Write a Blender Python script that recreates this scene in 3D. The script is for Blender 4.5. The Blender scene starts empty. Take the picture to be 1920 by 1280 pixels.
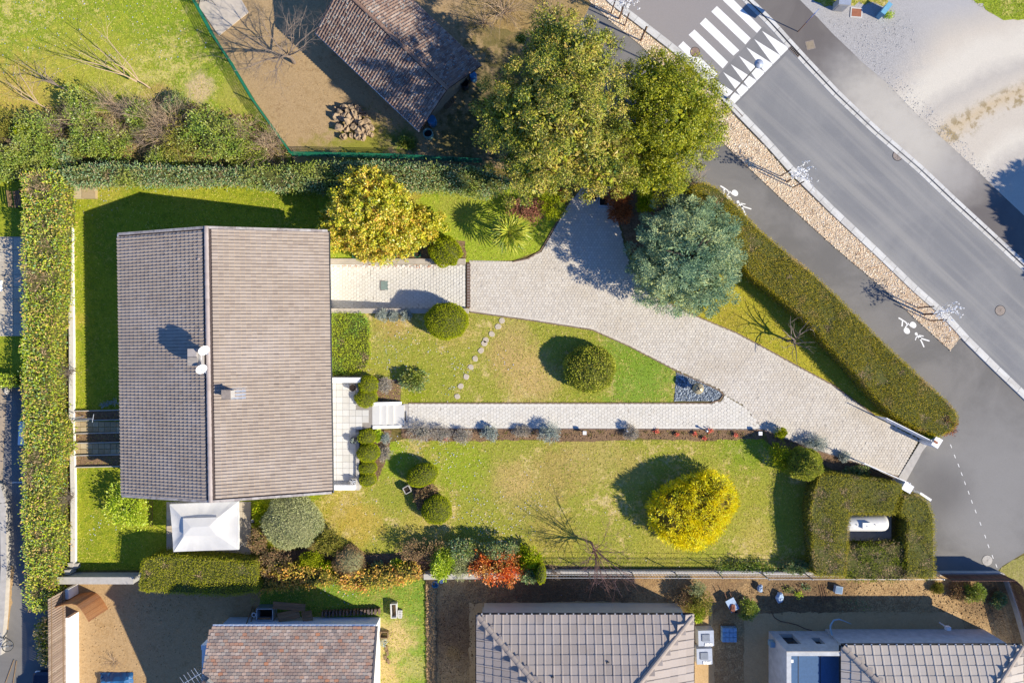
import bpy, math, random
import numpy as np
from mathutils import Vector, Matrix

# ------------------------------------------------------------------ scene, camera, light
sc = bpy.context.scene
col = sc.collection
H = 47.0            # flying height of the drone, metres
K = 27.0            # ground pixels per metre in the photograph

cam_data = bpy.data.cameras.new("camera")
cam = bpy.data.objects.new("camera", cam_data)
col.objects.link(cam)
cam.location = (0, 0, H)
cam.rotation_euler = (0, 0, 0)
cam_data.sensor_width = 36.0
cam_data.lens = 36.0 * H / (1920 / K)
cam_data.clip_end = 3000
sc.camera = cam

SUN_EL, SUN_X, SUN_Y = 33.8, 0.905, -0.425
w = bpy.data.worlds.new("World")
sc.world = w
w.use_nodes = True
nt = w.node_tree
sky = nt.nodes.new("ShaderNodeTexSky")
sky.sky_type = 'NISHITA'
sky.sun_disc = False
sky.sun_elevation = math.radians(SUN_EL)
sky.sun_rotation = math.atan2(SUN_X, SUN_Y)
sky.air_density = 0.55
sky.dust_density = 0.0
sky.ozone_density = 10.0
nt.nodes["Background"].inputs["Strength"].default_value = 0.15
nt.links.new(sky.outputs[0], nt.nodes["Background"].inputs["Color"])

sun_data = bpy.data.lights.new("sun", 'SUN')
sun = bpy.data.objects.new("sun", sun_data)
col.objects.link(sun)
ce = math.cos(math.radians(SUN_EL))
sun.rotation_euler = Vector((SUN_X * ce, SUN_Y * ce, math.sin(math.radians(SUN_EL)))).to_track_quat('Z', 'Y').to_euler()
sun_data.energy = 4.1
sun_data.angle = math.radians(0.5)
sun_data.color = (1.0, 0.915, 0.75)

sc.view_settings.view_transform = 'Standard'
sc.view_settings.look = 'None'
sc.view_settings.gamma = 1.0
sc.view_settings.use_curve_mapping = False
sc.view_settings.exposure = 0.95

# ------------------------------------------------------------------ helpers
def W(px, py, z=0.0):
    """photo pixel -> world point at height z"""
    s = (H - z) / (H * K)
    return ((px - 960) * s, (640 - py) * s, z)

def WP(pts, z=0.0):
    return [W(p[0], p[1], z)[:2] for p in pts]

def S(px, z=0.0):
    return px * (H - z) / (H * K)

def lin(c):
    return tuple(((v / 255.0) / 12.92 if v / 255.0 <= 0.04045 else ((v / 255.0 + 0.055) / 1.055) ** 2.4) for v in c)

def rng(seed):
    return np.random.default_rng(seed)

ORG = {}

class MB:
    """collects geometry of ONE mesh object"""
    def __init__(s):
        s.v = []; s.f = []; s.n = 0; s.mi = []; s.cur = 0
    def add(s, verts, faces):
        verts = np.asarray(verts, dtype=np.float64).reshape(-1, 3)
        b = s.n
        s.v.append(verts); s.n += len(verts)
        for f in faces:
            s.f.append(np.asarray(f, dtype=np.int64)[None, :] + b)
            s.mi.append(np.full(1, s.cur))
        return s
    def addn(s, verts, faces):
        """faces: (n,k) array"""
        verts = np.asarray(verts, dtype=np.float64).reshape(-1, 3)
        faces = np.asarray(faces, dtype=np.int64)
        s.f.append(faces + s.n); s.mi.append(np.full(len(faces), s.cur))
        s.v.append(verts); s.n += len(verts)
        return s
    def box(s, c, size, rz=0.0, taper=1.0):
        hx, hy, hz = size[0] / 2, size[1] / 2, size[2] / 2
        p = []
        for z, t in ((-hz, 1.0), (hz, taper)):
            for x, y in ((-hx, -hy), (hx, -hy), (hx, hy), (-hx, hy)):
                X, Y = x * t, y * t
                p.append((c[0] + X * math.cos(rz) - Y * math.sin(rz), c[1] + X * math.sin(rz) + Y * math.cos(rz), c[2] + z))
        s.add(p, [(3, 2, 1, 0), (4, 5, 6, 7), (0, 1, 5, 4), (1, 2, 6, 5), (2, 3, 7, 6), (3, 0, 4, 7)])
        return s
    def seg(s, a, b, width, z0, z1):
        """upright slab along the ground line a-b"""
        a = np.array(a[:2]); b = np.array(b[:2])
        d = b - a
        L = np.linalg.norm(d)
        return s.box(((a[0] + b[0]) / 2, (a[1] + b[1]) / 2, (z0 + z1) / 2), (L, width, z1 - z0), math.atan2(d[1], d[0]))
    def prism(s, poly, z0, z1, top=None):
        n = len(poly)
        top = top or poly
        v = [(p[0], p[1], z0) for p in poly] + [(p[0], p[1], z1) for p in top]
        f = [tuple(range(n, 2 * n)), tuple(range(n - 1, -1, -1))]
        f += [(i, (i + 1) % n, n + (i + 1) % n, n + i) for i in range(n)]
        return s.add(v, f)
    def flat(s, poly, z):
        a = sum(poly[i][0] * poly[(i + 1) % len(poly)][1] - poly[(i + 1) % len(poly)][0] * poly[i][1] for i in range(len(poly)))
        if a < 0: poly = list(reversed(poly))
        return s.add([(p[0], p[1], z) for p in poly], [tuple(range(len(poly)))])
    def cyl(s, c, r, z0, z1, n=12, r2=None):
        r2 = r if r2 is None else r2
        P = [(c[0] + r * math.cos(2 * math.pi * i / n), c[1] + r * math.sin(2 * math.pi * i / n)) for i in range(n)]
        Q = [(c[0] + r2 * math.cos(2 * math.pi * i / n), c[1] + r2 * math.sin(2 * math.pi * i / n)) for i in range(n)]
        return s.prism(P, z0, z1, Q)
    def lathe(s, c, prof, n=16, sx=1.0, sy=1.0):
        v = []; f = []
        for r, z in prof:
            for i in range(n):
                a = 2 * math.pi * i / n
                v.append((c[0] + sx * r * math.cos(a), c[1] + sy * r * math.sin(a), c[2] + z))
        for j in range(len(prof) - 1):
            for i in range(n):
                f.append((j * n + i, j * n + (i + 1) % n, (j + 1) * n + (i + 1) % n, (j + 1) * n + i))
        f.append(tuple(range(n - 1, -1, -1))); f.append(tuple(range((len(prof) - 1) * n, len(prof) * n)))
        return s.add(v, f)
    def tube(s, path, radii, n=4):
        path = [np.asarray(p, float) for p in path]
        if np.isscalar(radii): radii = [radii] * len(path)
        v = []
        for i, p in enumerate(path):
            t = path[min(i + 1, len(path) - 1)] - path[max(i - 1, 0)]
            t = t / (np.linalg.norm(t) + 1e-9)
            a = np.cross(t, (0.31, 0.2, 0.93) if abs(t[2]) < 0.9 else (1.0, 0.1, 0.0)); a /= np.linalg.norm(a) + 1e-9
            b = np.cross(t, a)
            for k in range(n):
                an = 2 * math.pi * k / n
                v.append(p + radii[i] * (a * math.cos(an) + b * math.sin(an)))
        f = []
        for i in range(len(path) - 1):
            for k in range(n):
                f.append((i * n + k, i * n + (k + 1) % n, (i + 1) * n + (k + 1) % n, (i + 1) * n + k))
        return s.addn(v, f)
    def ell(s, c, r, nu=16, nv=8, bump=0.0, seed=0, lo=-0.5):
        """ellipsoid from latitude lo*pi to the pole"""
        g = rng(seed)
        v = []
        for j in range(nv + 1):
            th = math.pi * (lo + (0.5 - lo) * j / nv)
            for i in range(nu):
                a = 2 * math.pi * i / nu
                k = 1 + bump * (g.random() - .5)
                v.append((c[0] + r[0] * k * math.cos(th) * math.cos(a), c[1] + r[1] * k * math.cos(th) * math.sin(a), c[2] + r[2] * k * math.sin(th)))
        f = [(j * nu + i, j * nu + (i + 1) % nu, (j + 1) * nu + (i + 1) % nu, (j + 1) * nu + i) for j in range(nv) for i in range(nu)]
        return s.addn(v, f)
    def leaves(s, P, A, L, Wd, g, fold=0.15, nrm=None):
        """one rhombic leaf at every point P along axis A"""
        n = len(P)
        P = np.asarray(P); A = np.asarray(A)
        A = A / (np.linalg.norm(A, axis=1, keepdims=True) + 1e-9)
        q = g.normal(size=(n, 3)) * .62 + (np.array([0.12, -.06, 1.0]) if nrm is None else nrm)
        Sd = np.cross(A, q); Sd /= np.linalg.norm(Sd, axis=1, keepdims=True) + 1e-9
        Nn = np.cross(A, Sd)
        k = (0.65 + 0.7 * g.random((n, 1)))
        Lk = L * k; Wk = Wd * k
        m = P + A * Lk * 0.5 + Nn * Lk * fold
        v = np.stack([P, m + Sd * Wk * .5, P + A * Lk, m - Sd * Wk * .5], axis=1).reshape(-1, 3)
        f = np.arange(4 * n).reshape(n, 4)
        return s.addn(v, f)
    def mesh(s, name, mats, smooth=False, origin=None):
        me = bpy.data.meshes.new(name)
        V = np.concatenate(s.v) if s.v else np.zeros((0, 3))
        if origin is not None: V = V - np.asarray(origin)
        me.vertices.add(len(V)); me.vertices.foreach_set("co", V.astype(np.float32).ravel())
        loops = np.concatenate([f.ravel() for f in s.f]); lens = np.concatenate([np.full(len(f), f.shape[1]) for f in s.f])
        me.loops.add(len(loops)); me.loops.foreach_set("vertex_index", loops.astype(np.int32))
        me.polygons.add(len(lens))
        st = np.concatenate([[0], np.cumsum(lens)[:-1]])
        me.polygons.foreach_set("loop_start", st.astype(np.int32))
        me.polygons.foreach_set("loop_total", lens.astype(np.int32))
        if not isinstance(mats, (list, tuple)): mats = [mats]
        for m in mats: me.materials.append(m)
        if len(mats) > 1:
            me.polygons.foreach_set("material_index", np.concatenate(s.mi).astype(np.int32))
        me.polygons.foreach_set("use_smooth", np.full(len(lens), bool(smooth)))
        me.update(calc_edges=True)
        me.validate()
        return me
    def build(s, name, mats, parent=None, smooth=False, origin=None, **kw):
        if parent is not None: org = ORG.get(parent, np.zeros(3))
        else: org = np.asarray(origin if origin is not None else (0, 0, 0), float)
        o = bpy.data.objects.new(name, s.mesh(name, mats, smooth, org))
        col.objects.link(o)
        if parent is not None: o.parent = parent; ORG[o] = org
        else: o.location = org; ORG[o] = org
        for k, v in kw.items(): o[k] = v
        return o

def thing(name, label, cat, loc=(0, 0, 0), group=None):
    o = bpy.data.objects.new(name, None)
    col.objects.link(o)
    o.location = loc; o.empty_display_size = 0.2
    o['label'] = label; o['category'] = cat
    if group: o['group'] = group
    ORG[o] = np.asarray(loc, float)
    return o

def tag(o, label, cat, group=None):
    o['label'] = label; o['category'] = cat
    if group: o['group'] = group
    return o

def piece(name, me, parent, M):
    """a child that shares mesh data; M is a world matrix (roots are unrotated)"""
    o = bpy.data.objects.new(name, me)
    col.objects.link(o)
    o.parent = parent
    o.matrix_basis = Matrix.Translation(-Vector(ORG[parent])) @ M
    return o

def copy_tree(o, parent=None):
    c = o.copy(); col.objects.link(c)
    if parent is not None: c.parent = parent
    for ch in list(o.children): copy_tree(ch, c)
    return c

def frame(P, u, v, n):
    return Matrix(((u[0], v[0], n[0], P[0]), (u[1], v[1], n[1], P[1]), (u[2], v[2], n[2], P[2]), (0, 0, 0, 1)))

def inside(P, poly):
    P = np.asarray(P); x, y = P[:, 0], P[:, 1]
    r = np.zeros(len(P), bool)
    n = len(poly)
    for i in range(n):
        x1, y1 = poly[i]; x2, y2 = poly[(i + 1) % n]
        c = (y1 > y) != (y2 > y)
        with np.errstate(divide='ignore', invalid='ignore'):
            xi = (x2 - x1) * (y - y1) / (y2 - y1 + 1e-12) + x1
        r ^= c & (x < xi)
    return r

def area(poly):
    return abs(sum(poly[i][0] * poly[(i + 1) % len(poly)][1] - poly[(i + 1) % len(poly)][0] * poly[i][1] for i in range(len(poly)))) / 2

def fill(poly, n, g):
    poly = np.asarray(poly)
    lo, hi = poly.min(0), poly.max(0)
    out = []
    tot = 0
    frac = area(poly) / max((hi - lo).prod(), 1e-6)
    while tot < n:
        q = lo + (hi - lo) * g.random((int((n - tot) / max(frac, .05)) + 50, 2))
        q = q[inside(q, [tuple(p) for p in poly])]
        out.append(q); tot += len(q)
    return np.concatenate(out)[:n]

def jitter(poly, amp, step, seed=1):
    """subdivide an outline and make it uneven"""
    g = rng(seed)
    out = []
    n = len(poly)
    for i in range(n):
        a = np.array(poly[i]); b = np.array(poly[(i + 1) % n])
        L = np.linalg.norm(b - a); k = max(1, int(L / step))
        nrm = np.array([-(b - a)[1], (b - a)[0]]) / (L + 1e-9)
        for j in range(k):
            p = a + (b - a) * j / k
            out.append(tuple(p + nrm * amp * g.normal() * .6))
    return out

# ------------------------------------------------------------------ materials
class NT:
    def __init__(s, name):
        s.m = bpy.data.materials.new(name); s.m.use_nodes = True
        s.t = s.m.node_tree; s.t.nodes.clear()
        s.out = s.n("ShaderNodeOutputMaterial")
    def n(s, typ, **kw):
        x = s.t.nodes.new(typ)
        for k, v in kw.items(): setattr(x, k, v)
        return x
    def l(s, a, b): s.t.links.new(a, b)
    def pos(s): return s.n("ShaderNodeNewGeometry").outputs['Position']
    def noise(s, vec, scale, detail=3, rough=.55, dist=0.0):
        x = s.n("ShaderNodeTexNoise"); x.inputs['Scale'].default_value = scale; x.inputs['Detail'].default_value = detail
        x.inputs['Roughness'].default_value = rough; x.inputs['Distortion'].default_value = dist
        s.l(vec, x.inputs['Vector']); return x.outputs['Fac']
    def ramp(s, fac, stops, interp='LINEAR'):
        x = s.n("ShaderNodeValToRGB"); r = x.color_ramp; r.interpolation = interp
        while len(r.elements) < len(stops): r.elements.new(.5)
        for e, (p, c) in zip(r.elements, stops):
            e.position = p; e.color = (c[0], c[1], c[2], 1) if hasattr(c, '__len__') else (c, c, c, 1)
        s.l(fac, x.inputs['Fac']); return x.outputs['Color']
    def mix(s, fac, a, b, mode='MIX'):
        x = s.n("ShaderNodeMix"); x.data_type = 'RGBA'; x.blend_type = mode
        for i, v in ((0, fac), (6, a), (7, b)):
            if hasattr(v, 'node'): s.l(v, x.inputs[i])
            elif i == 0: x.inputs[i].default_value = v
            else: x.inputs[i].default_value = (v[0], v[1], v[2], 1)
        return x.outputs[2]
    def math(s, op, a, b=0.0, c=None):
        x = s.n("ShaderNodeMath"); x.operation = op
        for i, v in enumerate((a, b) + (() if c is None else (c,))):
            if hasattr(v, 'node'): s.l(v, x.inputs[i])
            else: x.inputs[i].default_value = v
        return x.outputs[0]
    def maprange(s, v, a, b, c=0.0, d=1.0):
        x = s.n("ShaderNodeMapRange"); x.interpolation_type = 'SMOOTHSTEP'
        s.l(v, x.inputs[0])
        for i, q in enumerate((a, b, c, d)): x.inputs[i + 1].default_value = q
        return x.outputs[0]
    def principled(s, colr, rough=.85, metal=0.0, spec=.3, bump=None, bstr=.3, bdist=.02):
        p = s.n("ShaderNodeBsdfPrincipled")
        if hasattr(colr, 'node'): s.l(colr, p.inputs['Base Color'])
        else: p.inputs['Base Color'].default_value = (*colr, 1)
        p.inputs['Roughness'].default_value = rough; p.inputs['Metallic'].default_value = metal
        p.inputs['Specular IOR Level'].default_value = spec
        if bump is not None:
            b = s.n("ShaderNodeBump"); b.inputs['Strength'].default_value = bstr; b.inputs['Distance'].default_value = bdist
            s.l(bump, b.inputs['Height']); s.l(b.outputs[0], p.inputs['Normal'])
        s.l(p.outputs[0], s.out.inputs[0]); return p

def ground_mat(name, cols, big=.25, mid=2.0, fine=14.0, gain=(.65, 1.3), bump=.5, bdist=.05, spots=(), rough=.95, dist=.6):
    """natural ground: two noise scales choose between cols, a fine one gives grain; spots = (px, py, r_px, colour, strength)"""
    t = NT(name); P = t.pos()
    a = t.noise(P, big, 4, .6, dist); b = t.noise(P, mid, 5, .65)
    e = t.noise(P, mid * 4.2, 4, .7)
    f = t.math('ADD', t.math('ADD', t.math('MULTIPLY', a, .36), t.math('MULTIPLY', b, .34)), t.math('MULTIPLY', e, .30))
    n = len(cols)
    c = t.ramp(f, [(.41 + .19 * i / max(n - 1, 1), q) for i, q in enumerate(cols)])
    for (px, py, r, q, st) in spots:
        x, y, _ = W(px, py)
        d = t.n("ShaderNodeVectorMath", operation='DISTANCE'); t.l(P, d.inputs[0]); d.inputs[1].default_value = (x, y, 0)
        dd = t.math('ADD', d.outputs['Value'], t.math('MULTIPLY', t.math('SUBTRACT', b, .5), r / K * 2.2))
        m = t.math('MULTIPLY', t.maprange(dd, r / K * 1.25, r / K * .35), st)
        c = t.mix(m, c, q)
    g = t.noise(P, fine, 4, .7)
    c = t.mix(1.0, c, t.ramp(g, [(.25, gain[0]), (.75, gain[1])]), 'MULTIPLY')
    c = t.mix(1.0, c, t.ramp(t.noise(P, fine * .36, 3, .7), [(.3, 1 - .45 * (1 - gain[0])), (.7, 1 + .45 * (gain[1] - 1))]), 'MULTIPLY')
    t.principled(c, rough, 0, .15, g, bump, bdist)
    return t.m

def solid(name, c, rough=.7, metal=0.0, var=.15, scale=6.0, spec=.3, bump=0.0):
    t = NT(name); P = t.pos()
    n = t.noise(P, scale, 4, .65)
    cc = t.mix(1.0, c, t.ramp(n, [(.25, 1 - var), (.75, 1 + var)]), 'MULTIPLY')
    t.principled(cc, rough, metal, spec, n if bump else None, bump, .03)
    return t.m

def leaf_mat(name, cols, patch=None, pscale=.5, trans=.25, pw=(.42, .6), gloss=0.0, island=True, rough=.4):
    """every leaf takes its own colour; patch = second set of colours mixed in by a broad noise"""
    t = NT(name)
    geo = t.n("ShaderNodeNewGeometry")
    r = geo.outputs['Random Per Island'] if island else t.noise(geo.outputs['Position'], 18, 3, .7)
    n = len(cols)
    c = t.ramp(r, [((i + (0 if i == 0 else .0)) / n, q) for i, q in enumerate(cols)], 'LINEAR')
    if patch:
        m = len(patch)
        c2 = t.ramp(r, [(i / m, q) for i, q in enumerate(patch)])
        k = t.noise(geo.outputs['Position'], pscale, 4, .6)
        c = t.mix(t.maprange(k, pw[0], pw[1]), c, c2)
    d = t.n("ShaderNodeBsdfDiffuse"); t.l(c, d.inputs[0])
    tr = t.n("ShaderNodeBsdfTranslucent"); t.l(c, tr.inputs[0])
    mx = t.n("ShaderNodeMixShader"); mx.inputs[0].default_value = trans
    t.l(d.outputs[0], mx.inputs[1]); t.l(tr.outputs[0], mx.inputs[2])
    o = mx.outputs[0]
    if gloss:
        gl = t.n("ShaderNodeBsdfGlossy"); gl.inputs['Roughness'].default_value = rough
        m2 = t.n("ShaderNodeMixShader"); m2.inputs[0].default_value = gloss
        t.l(o, m2.inputs[1]); t.l(gl.outputs[0], m2.inputs[2]); o = m2.outputs[0]
    t.l(o, t.out.inputs[0])
    return t.m

def piece_mat(name, cols, by='island', stain=None, sscale=.6, grain=20, rough=.8, var=.2, sfac=.5, spec=.3):
    """tiles, slabs, boards: one colour per piece plus stains and grain"""
    t = NT(name)
    geo = t.n("ShaderNodeNewGeometry")
    r = geo.outputs['Random Per Island'] if by == 'island' else t.n("ShaderNodeObjectInfo").outputs['Random']
    n = len(cols)
    c = t.ramp(r, [(i / max(n - 1, 1), q) for i, q in enumerate(cols)])
    P = geo.outputs['Position']
    if stain is not None:
        c = t.mix(t.math('MULTIPLY', t.maprange(t.noise(P, sscale, 5, .65), .45, .7), sfac), c, stain)
    g = t.noise(P, grain, 4, .7)
    c = t.mix(1.0, c, t.ramp(g, [(.25, 1 - var), (.75, 1 + var)]), 'MULTIPLY')
    t.principled(c, rough, 0, spec)
    return t.m
# ------------------------------------------------------------------ palette: colour seen in full sun -> base colour
GAIN = (1.50, 1.45, 1.42)
def A(r, g, b, k=1.0):
    c = lin((r, g, b))
    return tuple(min(.86, c[i] / GAIN[i] * k) for i in range(3))

M = {}
M['earth'] = ground_mat("earth", [A(95, 90, 45), A(140, 120, 70), A(120, 125, 50)], fine=10)
M['meadow'] = ground_mat("meadow_grass", [A(138, 154, 38), A(160, 170, 54), A(122, 144, 30), A(186, 178, 92), A(200, 184, 112)], big=.18, mid=1.5, fine=16, gain=(.72, 1.55),
    spots=[(60, 190, 110, A(190, 165, 80), .8), (170, 130, 110, A(182, 172, 70), .6), (375, 165, 32, A(205, 178, 135), .95), (255, 260, 60, A(190, 155, 100), .8), (300, 190, 40, A(190, 150, 95), .7), (440, 185, 45, A(185, 165, 90), .5), (15, 165, 60, A(190, 160, 80), .6)])
M['side_grass'] = ground_mat("side_grass", [A(140, 148, 32), A(166, 166, 48), A(118, 136, 26), A(182, 170, 72)], fine=16, gain=(.72, 1.55),
    spots=[(200, 355, 40, A(180, 165, 70), .6), (150, 600, 18, A(190, 160, 70), .5), (150, 860, 20, A(195, 150, 75), .6), (350, 355, 50, A(175, 165, 60), .5)])
M['dry_lawn'] = ground_mat("dry_lawn", [A(138, 146, 48), A(164, 160, 64), A(150, 152, 54), A(194, 174, 100), A(212, 188, 134)], big=.22, mid=1.4, fine=15, gain=(.72, 1.55),
    spots=[(980, 690, 60, A(198, 165, 105), .8), (945, 660, 40, A(192, 160, 100), .7), (1010, 720, 40, A(195, 165, 105), .7), (720, 640, 40, A(160, 158, 75), .5),
           (1200, 700, 85, A(126, 154, 52), .9), (1170, 650, 60, A(125, 150, 45), .8), (780, 740, 30, A(140, 150, 20), .7), (740, 600, 40, A(190, 150, 95), .6),
           (1050, 880, 60, A(180, 150, 90), .7), (1110, 850, 60, A(190, 165, 100), .6), (1000, 940, 60, A(178, 155, 85), .5), (860, 870, 60, A(150, 165, 40), .7), (1400, 960, 60, A(165, 160, 60), .6),
           (740, 860, 40, A(152, 172, 40), .8), (640, 960, 50, A(175, 150, 60), .6), (1400, 830, 60, A(130, 150, 35), .8), (960, 900, 45, A(196, 164, 104), .7), (1040, 1000, 50, A(188, 160, 80), .6), (790, 1000, 50, A(190, 168, 84), .6), (680, 980, 45, A(196, 164, 76), .7), (1180, 880, 40, A(186, 160, 92), .6), (1420, 1010, 40, A(186, 166, 84), .6), (1240, 1040, 50, A(172, 160, 70), .6), (860, 620, 40, A(176, 158, 84), .6), (960, 630, 40, A(186, 160, 100), .7)])
M['upper_lawn'] = ground_mat("upper_lawn", [A(142, 164, 40), A(166, 174, 56), A(126, 156, 32)], fine=15, gain=(.72, 1.55), spots=[(770, 365, 25, A(190, 160, 80), .7), (860, 380, 50, A(165, 160, 70), .6)])
M['right_lawn'] = ground_mat("right_lawn", [A(160, 158, 40), A(182, 166, 56), A(142, 148, 34)], fine=15, gain=(.72, 1.55), spots=[(1370, 600, 30, A(165, 145, 55), .6)])
M['plot_grass'] = ground_mat("plot_grass", [A(105, 140, 48), A(132, 155, 56), A(166, 158, 84)], fine=14, gain=(.72, 1.55), mid=1.6,
    spots=[(740, 1195, 45, A(205, 175, 120), .9), (720, 1265, 40, A(205, 172, 118), .9), (775, 1250, 30, A(190, 170, 110), .6)])
M['sand_yard'] = ground_mat("sand_yard", [A(196, 158, 110), A(208, 172, 126), A(184, 148, 102)], fine=9, gain=(.8, 1.15), bump=.6, rough=1)
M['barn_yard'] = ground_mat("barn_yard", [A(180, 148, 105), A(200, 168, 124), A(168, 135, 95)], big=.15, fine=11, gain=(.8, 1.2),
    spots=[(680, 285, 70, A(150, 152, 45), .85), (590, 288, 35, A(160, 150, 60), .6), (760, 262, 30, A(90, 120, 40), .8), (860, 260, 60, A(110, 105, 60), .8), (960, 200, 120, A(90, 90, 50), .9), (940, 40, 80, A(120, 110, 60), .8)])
M['soil'] = ground_mat("soil", [A(140, 110, 85), A(165, 132, 102), A(120, 95, 70)], fine=14, gain=(.55, 1.4), bump=.9, bdist=.08)
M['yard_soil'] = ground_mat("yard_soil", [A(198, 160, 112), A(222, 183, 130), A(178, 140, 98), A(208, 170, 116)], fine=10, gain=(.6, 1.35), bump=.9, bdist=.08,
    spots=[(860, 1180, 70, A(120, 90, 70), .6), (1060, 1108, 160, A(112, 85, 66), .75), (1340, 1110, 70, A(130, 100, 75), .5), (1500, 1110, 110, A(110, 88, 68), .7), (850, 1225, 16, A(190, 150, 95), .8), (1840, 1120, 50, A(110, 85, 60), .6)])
M['sand_margin'] = ground_mat("sand_margin", [A(216, 176, 124), A(226, 188, 138)], fine=12, gain=(.85, 1.12), bump=.4)
M['gravel_lot'] = None
M['asphalt'] = None
M['chips'] = ground_mat("wood_chips", [A(250, 226, 196), A(238, 208, 172), A(254, 238, 214)], mid=5, fine=24, gain=(.62, 1.35), bump=1.0, bdist=.08)
M['slate'] = ground_mat("slate_chips", [A(96, 104, 110), A(150, 156, 162), A(74, 80, 88)], big=5, mid=14, fine=26, gain=(.4, 1.8), bump=1.0, bdist=.08)
M['concrete'] = solid("concrete", A(205, 196, 186), .85, var=.16, scale=3)
M['kerb'] = piece_mat("kerb_concrete", [A(228, 222, 214), A(240, 235, 228), A(218, 212, 204)], 'object', A(190, 182, 172), 1.2, 14, .85, .1)
M['white_wall'] = solid("white_render", (.80, .79, .77), .8, var=.06, scale=1.5)
M['cream_wall'] = solid("cream_render", A(232, 218, 192), .85, var=.08, scale=2)
def paint_mat():
    """white road paint, thinned and chipped by traffic"""
    t = NT("road_paint"); P = t.pos()
    a = t.noise(P, 9, 5, .75); b = t.noise(P, .9, 3, .6)
    w_ = t.math('MULTIPLY', t.maprange(a, .58, .70), t.maprange(b, .35, .65))
    c = t.mix(t.math('MULTIPLY', w_, .8), (.78, .77, .74), A(170, 165, 160))
    c = t.mix(1.0, c, t.ramp(t.noise(P, 2.5, 4, .6), [(.3, .88), (.7, 1.05)]), 'MULTIPLY')
    t.principled(c, .7, 0, .2); return t.m
M['road_paint'] = paint_mat()
M['white_plastic'] = solid("white_plastic", (.80, .80, .80), .35, var=.04, spec=.5)
M['dark_metal'] = solid("dark_metal", (.03, .033, .037), .4, .3)
M['grey_metal'] = solid("grey_metal", (.36, .37, .40), .38, .6, var=.1)
M['zinc'] = solid("zinc", (.42, .45, .50), .45, .5, var=.2, scale=4)
M['cast_iron'] = solid("cast_iron", A(165, 150, 140), .7, .2, var=.25, scale=9)
M['rust'] = solid("rusty_hatch", A(176, 112, 82), .8, 0, var=.2)
M['wood'] = solid("weathered_wood", A(150, 122, 92), .85, var=.3, scale=8)
M['stake'] = solid("wooden_stake", A(150, 108, 84), .85, var=.2, scale=8)
M['bark'] = solid("bark", (.075, .055, .042), .95, var=.35, scale=14, bump=.6)
M['twig'] = solid("pale_twig", A(206, 176, 144), .95, var=.3, scale=10)
M['twig_grey'] = solid("grey_twig", A(150, 132, 118), .95, var=.3, scale=10)
M['twig_pink'] = solid("pink_twig", A(160, 120, 108), .95, var=.3, scale=10)
M['mesh_green'] = solid("green_mesh", A(30, 130, 95), .6, var=.2)
M['soil_pot'] = solid("potting_soil", (.03, .022, .016), 1, var=.3, scale=20)
M['blue_plastic'] = solid("blue_plastic", A(60, 130, 180), .4, var=.1, spec=.5)
M['black'] = solid("black_rubber", (.015, .015, .016), .6)

def road_mat(name, base, dusty, dust_spots=(), streak=None, fine=30):
    t = NT(name); P = t.pos()
    c = t.mix(t.maprange(t.noise(P, .22, 5, .62, .8), .38, .66), base, dusty)
    if streak:   # tyre-worn lanes run along the road
        mp = t.n("ShaderNodeMapping"); mp.vector_type = 'TEXTURE'
        mp.inputs['Rotation'].default_value = (0, 0, math.radians(-43)); mp.inputs['Scale'].default_value = (30, 1.1, 1)
        t.l(P, mp.inputs['Vector'])
        k = t.noise(mp.outputs[0], 1.0, 4, .6)
        c = t.mix(t.math('MULTIPLY', t.maprange(k, .46, .68), .75), c, streak)
    n = t.noise(P, 1.3, 4, .6)
    for (px, py, r, q, st) in dust_spots:
        x, y, _ = W(px, py)
        d = t.n("ShaderNodeVectorMath", operation='DISTANCE'); t.l(P, d.inputs[0]); d.inputs[1].default_value = (x, y, 0)
        dd = t.math('ADD', d.outputs['Value'], t.math('MULTIPLY', t.math('SUBTRACT', n, .5), r / K * .7))
        c = t.mix(t.math('MULTIPLY', t.maprange(dd, r / K * 1.3, r / K * .2), st), c, q)
    g = t.noise(P, fine, 3, .75)
    c = t.mix(1.0, c, t.ramp(g, [(.2, .84), (.8, 1.14)]), 'MULTIPLY')
    t.principled(c, .9, 0, .2, g, .4, .01)
    return t.m
dust = A(216, 206, 192)
M['road'] = road_mat("road_asphalt", A(146, 144, 144), A(158, 155, 153), [(1300, 20, 180, A(166, 158, 154), .9), (1230, -30, 160, A(170, 160, 154), .8)], A(174, 169, 163))
M['path_asphalt'] = road_mat("path_asphalt", A(130, 125, 120), A(148, 142, 136), [(1850, 880, 150, A(158, 153, 148), .8), (1770, 920, 60, A(112, 107, 104), .6), (1860, 1010, 90, A(160, 155, 150), .7)])
M['pave_asphalt'] = road_mat("pavement_asphalt", A(122, 114, 110), A(136, 128, 122), [(1590, 140, 70, A(176, 170, 164), .6), (1640, 190, 85, dust, .8), (1690, 240, 85, dust, .9), (1740, 290, 75, dust, .85), (1790, 330, 60, A(190, 182, 174), .7)])

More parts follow.
